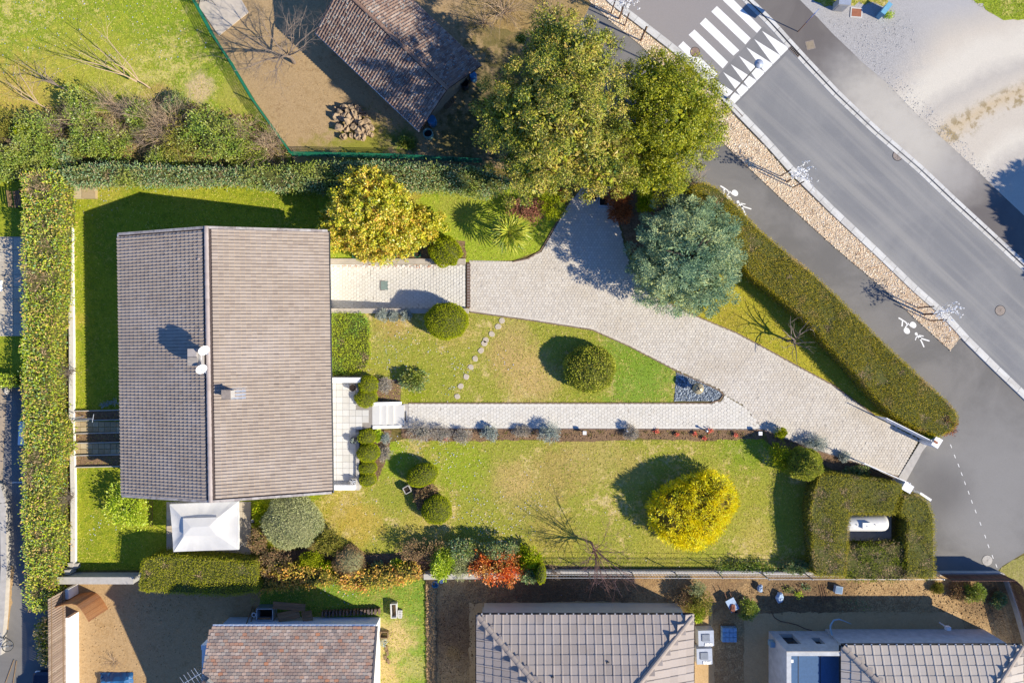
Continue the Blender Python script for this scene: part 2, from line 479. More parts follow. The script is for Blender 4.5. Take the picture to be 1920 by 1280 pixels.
def lot_mat():
    """pale gravel; lorry tyres have swept arcs through it"""
    t = NT("pale_gravel"); P = t.pos()
    cx, cy, _ = W(1985, 470)
    d = t.n("ShaderNodeVectorMath", operation='DISTANCE'); t.l(P, d.inputs[0]); d.inputs[1].default_value = (cx, cy, 0)
    n1 = t.noise(P, .3, 4, .6); n2 = t.noise(P, 1.6, 5, .7)
    r = t.math('ADD', d.outputs['Value'], t.math('MULTIPLY', t.math('SUBTRACT', n1, .5), 1.6))
    r = t.math('ADD', r, t.math('MULTIPLY', t.math('SUBTRACT', n2, .5), .9))
    f = t.maprange(r, 5.5, 18.5); f.node.interpolation_type = 'LINEAR'
    grey, pale, wht, tan = A(212, 201, 188), A(227, 213, 195), A(239, 227, 209), A(224, 200, 166)
    c = t.ramp(f, [(0, pale), (.12, grey), (.20, wht), (.28, pale), (.36, pale), (.43, tan), (.50, pale), (.58, grey), (.66, wht), (.74, wht), (.82, pale), (.9, grey), (1, A(200, 194, 190))])
    g = t.noise(P, 26, 4, .8)
    weed = t.math('MULTIPLY', t.maprange(t.math('ABSOLUTE', t.math('SUBTRACT', f, .43)), .10, .02), t.maprange(n2, .48, .60))
    c = t.mix(t.math('MULTIPLY', weed, .8), c, A(168, 145, 100))
    dd = t.n("ShaderNodeVectorMath", operation='DISTANCE'); t.l(P, dd.inputs[0]); dd.inputs[1].default_value = W(1610, 70)
    st = t.maprange(t.math('ADD', dd.outputs['Value'], t.math('MULTIPLY', t.math('SUBTRACT', n2, .5), 3.0)), 6.0, 2.0)
    c = t.mix(st, c, A(192, 186, 182))
    lo = t.mix(st, (.86, .86, .86), (.6, .6, .6)); hi = t.mix(st, (1.1, 1.1, 1.1), (1.35, 1.35, 1.35))
    c = t.mix(1.0, c, t.mix(t.maprange(g, .3, .7), lo, hi), 'MULTIPLY')
    t.principled(c, .95, 0, .15, g, .5, .03)
    return t.m
M['gravel_lot'] = lot_mat()

# ------------------------------------------------------------------ sheets
def sheet(name, pts, z, mat, jit=0.0, step=.4, z0=None, seed=3, kind='structure'):
    poly = WP(pts)
    if jit: poly = jitter(poly, jit, step, seed)
    b = MB()
    if z0 is None: b.flat(poly, z)
    else: b.prism(poly if sum(poly[i][0] * poly[(i + 1) % len(poly)][1] - poly[(i + 1) % len(poly)][0] * poly[i][1] for i in range(len(poly))) > 0 else poly[::-1], z0, z)
    o = b.build(name, mat); o['kind'] = kind
    return o

# the ground: one sheet to the horizon with the sunken garage court cut out of it
cx0, cy0, _ = W(560, 496); cx1, cy1, _ = W(873, 578)
g = MB(); B = 900
xs = [-B, cx0, cx1, B]; ys = [-B, cy1, cy0, B]
for i in range(3):
    for j in range(3):
        if i == 1 and j == 1: continue
        g.add([(xs[i], ys[j], 0), (xs[i + 1], ys[j], 0), (xs[i + 1], ys[j + 1], 0), (xs[i], ys[j + 1], 0)], [(0, 1, 2, 3)])
o = g.build("ground", M['earth']); o['kind'] = 'structure'

MEADOW = [(-400, -300), (340, -300), (352, -30), (365, 10), (400, 75), (430, 120), (475, 195), (545, 292), (548, 330), (-400, 330)]
sheet("meadow", MEADOW, .004, M['meadow'])
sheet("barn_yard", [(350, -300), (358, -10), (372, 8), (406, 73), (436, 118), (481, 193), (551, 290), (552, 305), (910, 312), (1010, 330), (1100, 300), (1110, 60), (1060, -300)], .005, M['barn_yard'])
SIDE = [(137, 345), (600, 352), (622, 486), (560, 486), (560, 590), (622, 590), (624, 925), (600, 1010), (480, 1045), (300, 1068), (146, 1068), (140, 800)]
sheet("side_lawn", SIDE, .006, M['side_grass'])
UPPER = [(590, 345), (915, 345), (1060, 372), (1058, 392), (1038, 425), (1012, 470), (962, 488), (880, 491), (618, 488)]
sheet("upper_lawn", UPPER, .008, M['upper_lawn'])
FRONT = [(622, 588), (880, 586), (1000, 602), (1110, 619), (1180, 650), (1240, 680), (1270, 697), (1262, 757), (752, 757), (690, 757), (622, 757)]
sheet("front_lawn", FRONT, .009, M['dry_lawn'])
LOWER = [(584, 945), (626, 912), (700, 905), (725, 830), (760, 822), (1100, 826), (1430, 822), (1475, 860), (1520, 885), (1520, 1064), (1100, 1063), (870, 1062), (600, 1020)]
sheet("lower_lawn", LOWER, .010, M['dry_lawn'])
RIGHT = [(1180, 480), (1330, 430), (1420, 480), (1560, 640), (1670, 755), (1742, 812), (1738, 828), (1640, 782), (1560, 722), (1440, 658), (1380, 626), (1300, 596), (1200, 560)]
sheet("right_lawn", RIGHT, .007, M['right_lawn'])
PLOT = [(470, 1085), (805, 1085), (815, 1400), (700, 1400), (700, 1165), (470, 1165)]
sheet("plot_grass", PLOT, .006, M['plot_grass'])
sheet("sand_yard", [(100, 1075), (490, 1088), (470, 1400), (100, 1400)], .008, M['sand_yard'])
YARD = [(813, 1075), (1885, 1075), (1960, 1240), (1990, 1500), (818, 1500)]
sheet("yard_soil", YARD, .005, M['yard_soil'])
sheet("sand_margin", [(880, 1130), (1100, 1127), (1290, 1130), (1335, 1136), (1345, 1400), (880, 1400)], .010, M['sand_margin'], .06, .35)
sheet("sand_margin", [(1395, 1152), (1480, 1147), (1800, 1146), (1812, 1190), (1822, 1290), (1395, 1400)], .0102, M['sand_margin'], .06, .35, seed=5)
sheet("soil_ridge", [(798, 1085), (816, 1085), (816, 1400), (804, 1400)], .10, M['sand_yard'], .05, .25, z0=0)
sheet("border_soil", [(470, 1035), (560, 1030), (700, 1040), (790, 1030), (860, 1040), (1010, 1058), (1110, 1062), (1110, 1076), (480, 1090)], .014, M['soil'], .08, .4)
BED = [(752, 801), (765, 803), (1100, 804), (1430, 805), (1428, 822), (1300, 826), (1200, 822), (1100, 828), (1000, 824), (900, 826), (800, 826), (752, 820)]
sheet("flower_bed", BED, .014, M['soil'], .07, .35)
sheet("flower_bed", [(1432, 806), (1500, 834), (1560, 854), (1640, 880), (1690, 898), (1686, 915), (1600, 892), (1540, 872), (1480, 850), (1440, 830)], .0142, M['soil'], .05, .35, seed=8)
sheet("flower_bed", [(724, 456), (872, 452), (874, 486), (724, 486)], .0144, M['soil'], .06, .35, seed=9)
sheet("flower_bed", [(690, 706), (750, 712), (752, 756), (700, 757), (690, 740)], .0146, M['soil'], .06, .35, seed=10)
sheet("flower_bed", [(690, 806), (735, 806), (728, 850), (706, 905), (670, 912), (670, 806)], .0148, M['soil'], .06, .35, seed=11)
sheet("flower_bed", [(772, 915), (800, 902), (822, 915), (822, 945), (800, 965), (782, 955)], .0150, M['soil'], .06, .35, seed=12)
sheet("tree_pit", [(1150, 352), (1200, 350), (1320, 345), (1330, 440), (1200, 500), (1165, 430)], .0146, M['soil'], .1, .4, seed=14)
sheet("slate_bed", [(1268, 696), (1264, 752), (1330, 752), (1348, 748), (1355, 738), (1350, 731), (1310, 712)], .018, M['slate'])
M['dry_scrub'] = ground_mat("dry_scrub", [A(170, 140, 90), A(190, 160, 105), A(140, 120, 70)], fine=16, gain=(.5, 1.4))
sheet("scrub_bank", [(870, -200), (1150, -200), (1110, 5), (1085, 45), (960, 60), (880, 40)], .012, M['dry_scrub'], .1, .4)

# left neighbour
sheet("terrace_lawn", [(-300, 338), (48, 338), (52, 446), (-300, 446)], .009, M['side_grass'])
sheet("terrace_lawn", [(-300, 628), (50, 628), (50, 722), (-300, 722)], .0092, M['side_grass'])
sheet("alley", [(-60, 722), (90, 722), (100, 1160), (104, 1500), (-60, 1500)], .007, M['path_asphalt'])
sheet("alley_verge", [(18, 1060), (28, 1060), (16, 1180), (2, 1180)], .011, M['sand_yard'], .05, .3)

# garage court, a ramp that sinks towards the garage door
b = MB()
xr0, yb, _ = W(874, 579); xl, yt, _ = W(560, 495)
b.add([(xl, yb, -1.0), (xr0, yb, -.012), (xr0, yt, -.012), (xl, yt, -1.0)], [(0, 1, 2, 3)])
o = b.build("court_base", solid("court_base", A(205, 194, 180), .95)); o['kind'] = 'structure'

# roads
LK = [(1100, -60), (1130, -14), (1146, 2), (1205, 47), (1270, 97), (1325, 147), (1378, 205), (1440, 269), (1484, 319), (1560, 394), (1640, 469), (1720, 546), (1767, 586), (1815, 639), (1870, 693), (1930, 750), (2060, 880)]
RK = [(1345, -60), (1400, 0), (1445, 44), (1480, 83), (1515, 121), (1570, 179), (1640, 245), (1725, 318), (1790, 380), (1837, 423), (1890, 472), (1935, 514), (2080, 650)]
PAVE_OUT = [(1440, -60), (1497, 0), (1535, 38), (1560, 65), (1595, 98), (1615, 118), (1665, 160), (1710, 208), (1752, 248), (1830, 320), (1862, 352), (1940, 425), (2120, 590)]
sheet("road", LK + RK[::-1], .012, M['road'])
sheet("pavement", RK + PAVE_OUT[::-1], .100, M['pave_asphalt'], z0=0)
sheet("gravel_lot", PAVE_OUT + [(2500, 800), (2700, -300), (1440, -300)], .104, M['gravel_lot'], z0=0)
sheet("lot_grass", [(1800, -60), (1822, 0), (1845, 20), (1880, 38), (1960, 42), (2100, -60)], .112, M['meadow'], .12, .3)
sheet("lot_grass", [(1505, -40), (1520, 0), (1545, 12), (1580, 16), (1600, 10), (1640, 6), (1662, 16), (1668, -40)], .1122, M['dry_lawn'], .12, .3, seed=4)
CHIP_L = [(1060, -60), (1095, -6), (1150, 45), (1200, 85), (1260, 145), (1320, 225), (1345, 258), (1400, 312), (1470, 378), (1560, 460), (1660, 545), (1720, 602), (1781, 657)]
CHIP_R = [(1800, 632), (1757, 588), (1712, 548), (1634, 474), (1553, 399), (1476, 325), (1432, 274), (1369, 210), (1317, 152), (1262, 103), (1198, 53), (1140, 8), (1085, -60)]
sheet("mulch_strip", CHIP_L + CHIP_R, .05, M['chips'], z0=0)
sheet("footpath", CHIP_L + [(1800, 632), (1815, 648), (1870, 702), (1930, 760), (2060, 890), (2060, 1030), (1920, 1036), (1880, 1060), (1862, 1078), (1750, 1078), (1735, 990), (1700, 930), (1690, 900), (1735, 828), (1760, 800), (1700, 720), (1560, 590), (1420, 460), (1330, 370), (1240, 300), (1080, 160), (1030, -60)], .010, M['path_asphalt'])
sheet("verge", [(1864, 1076), (1884, 1058), (1905, 1044), (1930, 1036), (2100, 1036), (2100, 1300), (1960, 1240), (1890, 1085)], .016, ground_mat("verge_grass", [A(188, 172, 116), A(160, 154, 76), A(206, 184, 136)], fine=15, gain=(.5, 1.4)), .1, .3)

# kerbs: one stone after another
def kerb(name, line, off0, off1, z, stone, mat, z0=0.0):
    """stones along a polyline between two offsets (m, + = to the left of travel)"""
    P = [np.array(p) for p in WP(line)]
    d = [0.0]
    for a, c in zip(P[:-1], P[1:]): d.append(d[-1] + np.linalg.norm(c - a))
    def at(s):
        for i in range(len(P) - 1):
            if s <= d[i + 1] or i == len(P) - 2:
                t = (P[i + 1] - P[i]) / (d[i + 1] - d[i]); return P[i] + t * (s - d[i]), t
    out = []
    root = None
    n = int(d[-1] / stone)
    nrm = []
    for i in range(n + 1):
        _, t0 = at(max(i * stone - .5, 0.0)); _, t1 = at(min(i * stone + .5, d[-1])); t = t0 + t1; t /= np.linalg.norm(t)
        nrm.append(np.array([-t[1], t[0]]))
    for i in range(n):
        a, t = at(i * stone + .012); c, _ = at((i + 1) * stone - .012)
        b = MB(); na, nb = nrm[i], nrm[i + 1]
        q = [a + na * off0, c + nb * off0, c + nb * off1, a + na * off1]
        k = .02
        qt = [q[0] + na * k, q[1] + nb * k, q[2] - nb * k, q[3] - na * k]
        b.prism([tuple(p) for p in q], z0, z, [tuple(p) for p in qt])
        out.append(b)
    return out
def build_kerb(line, off_k, off_g, zk):
    root = bpy.data.objects.new("kerb", None); col.objects.link(root); root['kind'] = 'structure'; ORG[root] = np.zeros(3)
    for b in kerb("kerb", line, off_k[0], off_k[1], zk, 1.0, M['kerb']): b.build("kerb_stone", M['kerb'], root)
    for b in kerb("kerb", line, off_g[0], off_g[1], .035, 1.0, M['kerb']): b.build("gutter_stone", M['kerb'], root)
build_kerb(LK, (-.27, -.03), (-.025, .27), .12)
build_kerb(RK, (.005, .28), (-.28, 0.0), .112)

# painted markings on the road
zr = .018
zc = thing("zebra_crossing", "white zebra crossing painted across the road at the top of the photo", "road marking", W(1400, 80, zr))
def bar(pts, name, root, z=zr):
    b = MB(); b.flat(WP(pts), z); return b.build(name, M['road_paint'], root)
bars = [[(1271.5, 87.5), (1281, 78), (1345, 139), (1335, 150)], [(1291, 66), (1302, 56), (1365, 117), (1355, 129)], [(1312, 45), (1322.5, 34), (1386, 95), (1375, 105)],
        [(1333.5, 22.5), (1344, 12), (1407.5, 72.5), (1397.5, 84)], [(1355, 1), (1365, -10), (1427.5, 52.5), (1419, 62.5)], [(1376, -20), (1386.5, -31), (1435, 17), (1424.5, 27)]]
bars[5] = [(1376, -22), (1386.5, -33), (1414, -5), (1404, 6)]
for q in bars: bar(q, "stripe", zc)
tt = thing("give_way_ramp", "row of long white triangles painted on the speed ramp beside the zebra crossing", "road marking", W(1420, 150, zr))
tips = [(1341, 151), (1356, 136), (1370, 121), (1385, 105), (1399.5, 89.5), (1414, 74), (1428.5, 58.5)]
for i, (x, y) in enumerate(tips):
    vx, vy = x + 47.5, y + 31.5
    base0 = (1372.5 + 14.9 * i, 199 - 15.2 * i)
    bar([(x, y), (vx + 1, vy - 1.2), (base0[0] + 17.5, base0[1] - 17.3), base0, (base0[0] + 1.0, base0[1] - 3)], "triangle", tt)
rp = MB(); rp.flat(WP([(1337, 153), (1432, 50), (1480, 97), (1376, 201)]), .0155)
o = rp.build("speed_ramp", road_mat("ramp_asphalt", A(142, 139, 138), A(152, 148, 146))); o['kind'] = 'structure'

def disc(b, px, py, rx, ry, rot, z, n=20):
    x, y, _ = W(px, py); c, s_ = math.cos(rot), math.sin(rot)
    pts = []
    for i in range(n):
        a = 2 * math.pi * i / n; u, v = rx / K * math.cos(a), ry / K * math.sin(a)
        pts.append((x + u * c - v * s_, y + u * s_ + v * c))
    b.flat(pts, z)
def stroke(b, pts, wpx, z):
    P = [np.array(p) for p in WP(pts)]
    wd = wpx / K / 2
    for k, (a, c) in enumerate(zip(P[:-1], P[1:])):
        t = (c - a) / np.linalg.norm(c - a); n = np.array([-t[1], t[0]]) * wd
        b.flat([tuple(a - n - t * wd * .5), tuple(c - n + t * wd * .5), tuple(c + n + t * wd * .5), tuple(a + n - t * wd * .5)], z + .0015 * (k % 2))
zb = .016
def cycle_symbol(dx, dy, label):
    r = thing("cycle_symbol", label, "road marking", W(1705 + dx, 612 + dy, zb), "bicycle symbols painted on the footpath")
    for (px, py) in ((1712, 609), (1700, 620)):
        b = MB(); disc(b, px + dx, py + dy, 6.6, 5.2, math.radians(-45), zb); b.build("wheel", M['road_paint'], r)
    b = MB()
    for s_, wd in (([(1685, 596), (1692, 600), (1691, 611)], 2.6), ([(1692, 600), (1698, 604), (1701, 609)], 2.2), ([(1701, 609), (1697, 614)], 2.0), ([(1702, 606), (1708, 612)], 1.8)):
        stroke(b, [(x + dx, y + dy) for x, y in s_], wd, zb + .002)
    b.build("rider", M['road_paint'], r)
def walker_symbol(dx, dy, label):
    r = thing("pedestrian_symbol", label, "road marking", W(1725 + dx, 632 + dy, zb), "walking figure symbols painted on the footpath")
    b = MB(); disc(b, 1717.5 + dx, 625.5 + dy, 2.6, 2.6, 0, zb); b.build("head", M['road_paint'], r)
    b = MB()
    for s_, wd in (([(1719, 628), (1726, 634)], 4.5), ([(1726, 634), (1742, 639)], 2.4), ([(1724, 633), (1728, 641), (1732, 650)], 2.4), ([(1719, 629), (1716, 637)], 1.8), ([(1721, 628), (1731, 630)], 1.8)):
        stroke(b, [(x + dx, y + dy) for x, y in s_], wd, zb + .002)
    b.build("body", M['road_paint'], r)
cycle_symbol(0, 0, "white bicycle symbol painted on the footpath near the mulch strip's lower end")
walker_symbol(0, 0, "white walking figure painted on the footpath beside the lower bicycle symbol")
cycle_symbol(-334, -247, "white bicycle symbol partly hidden by the hedge's upper end")
walker_symbol(-334, -247, "white walking figure almost hidden by the hedge's upper end")

dl = thing("dashed_line", "thin dashed white line curving across the dark driveway apron", "road marking", W(1830, 950, zb))
dash = [(1783, 836), (1790, 855), (1797, 872), (1803, 888), (1809, 905), (1816, 923), (1822, 940), (1829, 958), (1838, 981), (1847, 1005), (1853, 1023), (1861, 1043), (1868, 1060)]
for x, y in dash:
    b = MB(); stroke(b, [(x - 1.1, y - 3.0), (x + 1.1, y + 3.0)], 1.15, zb); b.build("dash", M['road_paint'], dl)

# manholes, drains, hatches
def manhole(px, py, r, z, label, mat=None):
    o = thing("manhole_cover", label, "manhole cover", W(px, py, z), "round manhole covers in the road")
    b = MB(); x, y, _ = W(px, py)
    b.cyl((x, y), r / K, z - .01, z + .006, 24); b.build("rim", M['dark_metal'], o)
    b = MB(); b.cyl((x, y), r / K * .9, z - .01, z + .010, 24)
    for i in range(4):
        a = math.pi / 4 * i; b.box((x, y, z + .012), (r / K * 1.5, .03, .006), a)
    b.build("lid", mat or M['cast_iron'], o)
manhole(1303, 98, 9.5, .014, "brown round manhole cover cutting into the first zebra stripe", solid("manhole_brown", A(168, 140, 124), .8, 0, var=.15))
manhole(1683, 292, 10, .014, "round grey manhole cover against the right kerb of the road")
manhole(1875, 582, 10, .014, "round grey manhole cover alone in the lower lane of the road")
manhole(1851, 1050, 10.5, .014, "pale round manhole cover on the apron near the verge", M['concrete'])
def grate(px, py, rot, z, label):
    o = thing("drain_grate", label, "drain", W(px, py, z), "road drain grates at the kerb")
    x, y, _ = W(px, py); r = math.radians(rot)
    b = MB(); b.box((x, y, z), (.92, .36, .012), r); b.build("frame", M['cast_iron'], o)
    for i in range(7):
        t = (i - 3) * .12
        b = MB(); b.box((x + t * math.cos(r), y + t * math.sin(r), z + .009), (.075, .28, .008), r); b.build("slot", M['black'], o)
grate(1490, 97, -45, .041, "iron drain grate beside the right kerb below the ramp triangles")
grate(1381, 213, -45, .041, "iron drain grate at the left kerb by the lamp post")
o = thing("access_cover", "square tan access cover set in the dark pavement", "manhole cover", W(1518, 85, .1))
x, y, _ = W(1518, 86)
b = MB(); b.box((x, y, .104), (.62, .62, .012), math.radians(15)); b.build("rim", M['cast_iron'], o)
b = MB(); b.box((x, y, .106), (.52, .52, .014), math.radians(15)); b.build("lid", solid("tan_cover", A(165, 148, 125), .8), o)
o = thing("access_hatch", "rusty square hatch with pale concrete frame in the grey gravel", "hatch", W(1604, 25, .1))
x, y, _ = W(1604, 26)
b = MB(); b.box((x, y, .12), (.82, .68, .06), math.radians(-4)); b.build("frame", M['kerb'], o)
b = MB(); b.box((x, y, .125), (.66, .54, .07), math.radians(-4)); b.build("lid", M['rust'], o)

sheet("scrub_floor", [(-60, 225), (60, 222), (120, 200), (190, 212), (300, 188), (400, 205), (470, 225), (538, 292), (545, 318), (-60, 318)], .009, ground_mat("scrub_floor", [A(120, 112, 60), A(160, 138, 90), A(96, 104, 40)], fine=14, gain=(.5, 1.4)), .25, .3)
# ------------------------------------------------------------------ pavers: one stuff mesh per surface (each stone is about 5 px)
def pavers(name, pts, z, mat, dx, dy, gap, base_mat, rot=0.0, zf=None, h=.05, seed=1):
    poly = WP(pts)
    P = np.asarray(poly); lo, hi = P.min(0), P.max(0); c = (lo + hi) / 2; R_ = np.linalg.norm(hi - lo) / 2 + .5
    g = rng(seed)
    nx, ny = int(R_ / dx) + 1, int(R_ / (dy * .75)) + 1
    I, J = np.meshgrid(np.arange(-nx, nx + 1), np.arange(-ny, ny + 1))
    X = (I + .5 * (J % 2)) * dx; Y = J * dy * .75
    X, Y = X.ravel(), Y.ravel()
    x = c[0] + X * math.cos(rot) - Y * math.sin(rot); y = c[1] + X * math.sin(rot) + Y * math.cos(rot)
    k = inside(np.stack([x, y], 1), poly); x, y = x[k], y[k]; n = len(x)
    ax, ay = (dx - gap) / 2, (dy - gap) / 2
    hexx = np.array([0, ax, ax, 0, -ax, -ax]); hexy = np.array([ay, ay * .5, -ay * .5, -ay, -ay * .5, ay * .5])[:]
    hx = hexx * math.cos(rot) - hexy * math.sin(rot); hy = hexx * math.sin(rot) + hexy * math.cos(rot)
    tz = z + h + g.normal(size=n) * .004 if zf is None else zf(x) + h + g.normal(size=n) * .003
    tilt = g.normal(size=(n, 2)) * .02
    top = np.stack([x[:, None] + hx * .985, y[:, None] + hy * .985, tz[:, None] + tilt[:, :1] * hx + tilt[:, 1:] * hy], 2)
    bot = np.stack([x[:, None] + hx, y[:, None] + hy, np.repeat(tz[:, None] - .03, 6, 1)], 2)
    V = np.concatenate([top, bot], 1).reshape(-1, 3)
    b0 = np.arange(n)[:, None] * 12
    b = MB()
    b.f.append(b0 + np.array([[5, 4, 3, 2, 1, 0]])); b.mi.append(np.zeros(n, int))
    for i in range(6):
        j = (i + 1) % 6
        b.f.append(b0 + np.array([[i, j, 6 + j, 6 + i]])); b.mi.append(np.zeros(n, int))
    b.v.append(V); b.n = len(V)
    return b

M['joint'] = solid("joint_sand", A(200, 188, 174), 1, var=.2)
M['paver_drive'] = piece_mat("driveway_paver", [A(235, 222, 205), A(244, 231, 214), A(226, 213, 197), A(238, 223, 203)], 'island', A(214, 196, 172), .22, 8, .85, .08, .6)
M['paver_path'] = piece_mat("path_paver", [A(242, 232, 217), A(247, 238, 224), A(236, 226, 210)], 'island', A(232, 220, 204), .4, 8, .85, .06, .4)
DRIVE = [(880, 488), (962, 490), (990, 486), (1015, 472), (1028, 450), (1042, 425), (1065, 385), (1092, 350), (1150, 350), (1160, 420), (1180, 500), (1230, 558), (1300, 592), (1380, 625), (1440, 657),
         (1500, 690), (1560, 722), (1640, 780), (1722, 823), (1684, 892), (1640, 878), (1560, 852), (1500, 832), (1430, 804), (1395, 760), (1358, 740), (1352, 730), (1268, 693), (1180, 648), (1110, 617), (1000, 600), (880, 583)]
PATH = [(765, 757), (1335, 757), (1352, 752), (1359, 742), (1395, 762), (1430, 804), (765, 802)]
for nm, pts, mt, dx, dy, gp, rot, sd in (("driveway", DRIVE, M['paver_drive'], .20, .235, .022, 0, 1), ("path", PATH, M['paver_path'], .26, .27, .015, math.pi / 2, 2)):
    base = sheet(nm, pts, .022, M['joint'], z0=0)
    o = pavers(nm, pts, .022, mt, dx, dy, gp, None, rot, seed=sd, h=.011).build("paver", mt, base); o['kind'] = 'stuff'
# edging stones along the drive and path: joined thin concrete edging
def edging(pts, name, wd=.07, z=.07, mat=None, stone=.8):
    P = [np.array(p) for p in WP(pts)]
    root = bpy.data.objects.new(name, None); col.objects.link(root); root['kind'] = 'structure'; ORG[root] = np.zeros(3)
    for a, c in zip(P[:-1], P[1:]):
        L = np.linalg.norm(c - a); n = max(1, round(L / stone))
        for i in range(n):
            p, q = a + (c - a) * (i + .012) / n, a + (c - a) * (i + .985) / n
            b = MB(); b.seg(p, q, wd, 0, z); b.build("edging_stone", mat or M['edge'], root)
M['edge'] = solid("edging_concrete", A(150, 125, 108), .9, var=.25, scale=3)
edging([(882, 585), (1000, 601.5), (1110, 618.5), (1180, 649.5), (1268, 695)], "edging")
edging([(766, 755.5), (1266, 755.5), (1332, 755.5)], "edging")
edging([(766, 759.3), (1332, 759.3)], "border_course", .16, .034, M['paver_path'], .3)
edging([(766, 800.3), (1428, 801.3)], "border_course", .16, .034, M['paver_path'], .3)
edging([(882, 581.5), (1000, 597.5), (1110, 614.5), (1180, 645.5), (1268, 690)], "border_course", .16, .034, M['paver_drive'], .3)
edging([(1303, 595.5), (1380, 628), (1440, 660.5), (1500, 693.5), (1560, 725.5), (1640, 783), (1718, 824)], "border_course", .16, .034, M['paver_drive'], .3)
edging([(1434, 802), (1500, 828.5), (1560, 848.5), (1640, 874.5), (1680, 888)], "border_course", .16, .034, M['paver_drive'], .3)
edging([(883, 493), (962, 493.5), (992, 488.5), (1017, 474), (1031, 451), (1045, 426)], "border_course", .16, .034, M['paver_drive'], .3)
edging([(766, 803.5), (1100, 804), (1430, 805.5), (1500, 833.5), (1560, 853.5), (1640, 879.5), (1684, 893.5)], "edging")
edging([(1232, 556.5), (1300, 590.5), (1380, 623.5), (1440, 655.5), (1500, 688.5), (1560, 720.5), (1640, 778.5)], "edging")
edging([(962, 491), (990, 485), (1013, 471), (1026, 449), (1040, 424), (1063, 384)], "edging", stone=.5)
edging([(1268, 697), (1310, 714), (1349, 732), (1356, 740), (1349, 750), (1332, 755)], "edging", stone=.5)

# sunken garage court
xa, xb_ = W(560, 0)[0], W(874, 0)[0]
zf = lambda x: -.988 * np.clip((xb_ - x) / (xb_ - xa), 0, 1) - .042
court = bpy.data.objects["court_base"]
o = pavers("court", [(560, 496), (873, 496), (873, 578), (560, 578)], 0, M['paver_path'], .26, .27, .016, None, math.pi / 2, zf=zf, h=.042, seed=4).build("paver", M['paver_path'], court); o['kind'] = 'stuff'
hx, hy, _ = W(722, 535, -.45)
hz = float(zf(np.array([hx]))[0]) + .035
o = thing("access_hatch", "square grey-green steel hatch set in the paving of the garage court", "hatch", (hx, hy, hz))
b = MB(); b.box((hx, hy, hz), (.70, .70, .02)); b.build("frame", M['cast_iron'], o)
b = MB(); b.box((hx, hy, hz + .008), (.62, .62, .02)); b.build("lid", solid("green_steel", A(150, 165, 155), .6, .2), o)
M['wall_cap'] = solid("wall_cap", A(205, 190, 172), .9, var=.15, scale=2.5)
def wall(name, label, pts, width, z0, z1, mat, cap=None, capw=.06, group=None, cat="wall"):
    P = WP(pts)
    o = thing(name, label, cat, (*P[0], 0), group)
    b = MB(); 
    for a, c in zip(P[:-1], P[1:]): b.seg(a, c, width, z0, z1)
    b.build("wall_body", mat, o)
    if cap:
        b = MB()
        for a, c in zip(P[:-1], P[1:]): b.seg(a, c, width + capw, z1 + .002, z1 + .05)
        b.build("coping", cap, o)
    return o
wall("retaining_wall", "low white retaining wall with tan coping on the upper side of the garage court", [(600, 490.5), (873, 490.5)], .32, -1, .10, M['white_wall'], M['wall_cap'])
wall("retaining_wall", "low retaining wall with pale coping on the lower side of the garage court", [(600, 583), (879, 583)], .28, -1, .18, M['white_wall'], M['wall_cap'])
o = thing("channel_drain", "brown channel drain across the top of the garage court", "drain", W(878, 535))
b = MB(); b.box((*W(878.5, 535)[:2], .03), (.24, 3.1, .07)); b.build("channel", solid("drain_brown", A(120, 92, 78), .8), o)
for i in range(15):
    b = MB(); b.box((W(878.5, 0)[0], W(0, 497 + 5.4 * i)[1], .068), (.17, .11, .012)); b.build("slat", M['cast_iron'], o)
wall("garden_wall", "narrow white wall topped with mortar along the tall laurel hedge", [(135.5, 373), (136, 500), (138, 640), (138, 780), (141, 920), (141, 1062)], .26, 0, .22, M['white_wall'], solid("white_mortar", A(232, 222, 210), .9, var=.12, scale=4), .04)
wall("garden_wall", "grey shaded garden wall below the lawn's lower left corner", [(125, 1078), (266, 1078)], .42, 0, 1.0, solid("grey_render", A(195, 190, 186), .9), M['concrete'])
o = thing("block_stack", "small stepped stack of concrete blocks at the end of the grey wall", "blocks", W(136, 1062))
for i, (px, py, z) in enumerate(((128, 1064, .5), (128, 1072, .5), (138, 1066, .7), (138, 1056, .35), (146, 1058, .3))):
    b = MB(); b.box((*W(px, py)[:2], z / 2), (.36, .3, z)); b.build("block", M['concrete'], o)

# ------------------------------------------------------------------ tiles
def tile_mesh(w_, c_, prof, th, name, mat, seed=0, over=1.12):
    b = MB()
    if prof == 'scale':
        x = w_ * .48
        low = [(-x, .10 * c_), (-x * .72, .03 * c_), (-x * .3, 0), (x * .3, 0), (x * .72, .03 * c_), (x, .10 * c_)]
        n = len(low); L = c_ * over * 1.6
        v = [(p[0], p[1] - .05 * c_, th) for p in low] + [(x, L, .1 * th), (-x, L, .1 * th)] + [(p[0], p[1] - .05 * c_, 0) for p in low]
        b.add(v, [tuple(range(n + 2))] + [(8 + i + 1, 8 + i, i, i + 1)[::-1] for i in range(n - 1)])
    else:
        pr = {'roll': [(-.49, .0), (-.36, .002), (-.12, .012), (.06, .048), (.24, .064), (.40, .044), (.49, .0)],
              'flat': [(-.492, .0), (-.47, .006), (.22, .006), (.27, .034), (.42, .034), (.485, .0)],
              'canal': [(-.48, 0), (-.25, .05), (0, .075), (.25, .05), (.48, 0)]}[prof]
        n = len(pr); L = c_ * over
        v = [(a * w_, 0, h + th) for a, h in pr] + [(a * w_, L, h + .12 * th) for a, h in pr] + [(a * w_, .0, h - .008) for a, h in pr]
        f = [(i, i + 1, n + i + 1, n + i) for i in range(n - 1)] + [(2 * n + i, 2 * n + i + 1, i + 1, i) for i in range(n - 1)]
        b.add(v, f)
    return b

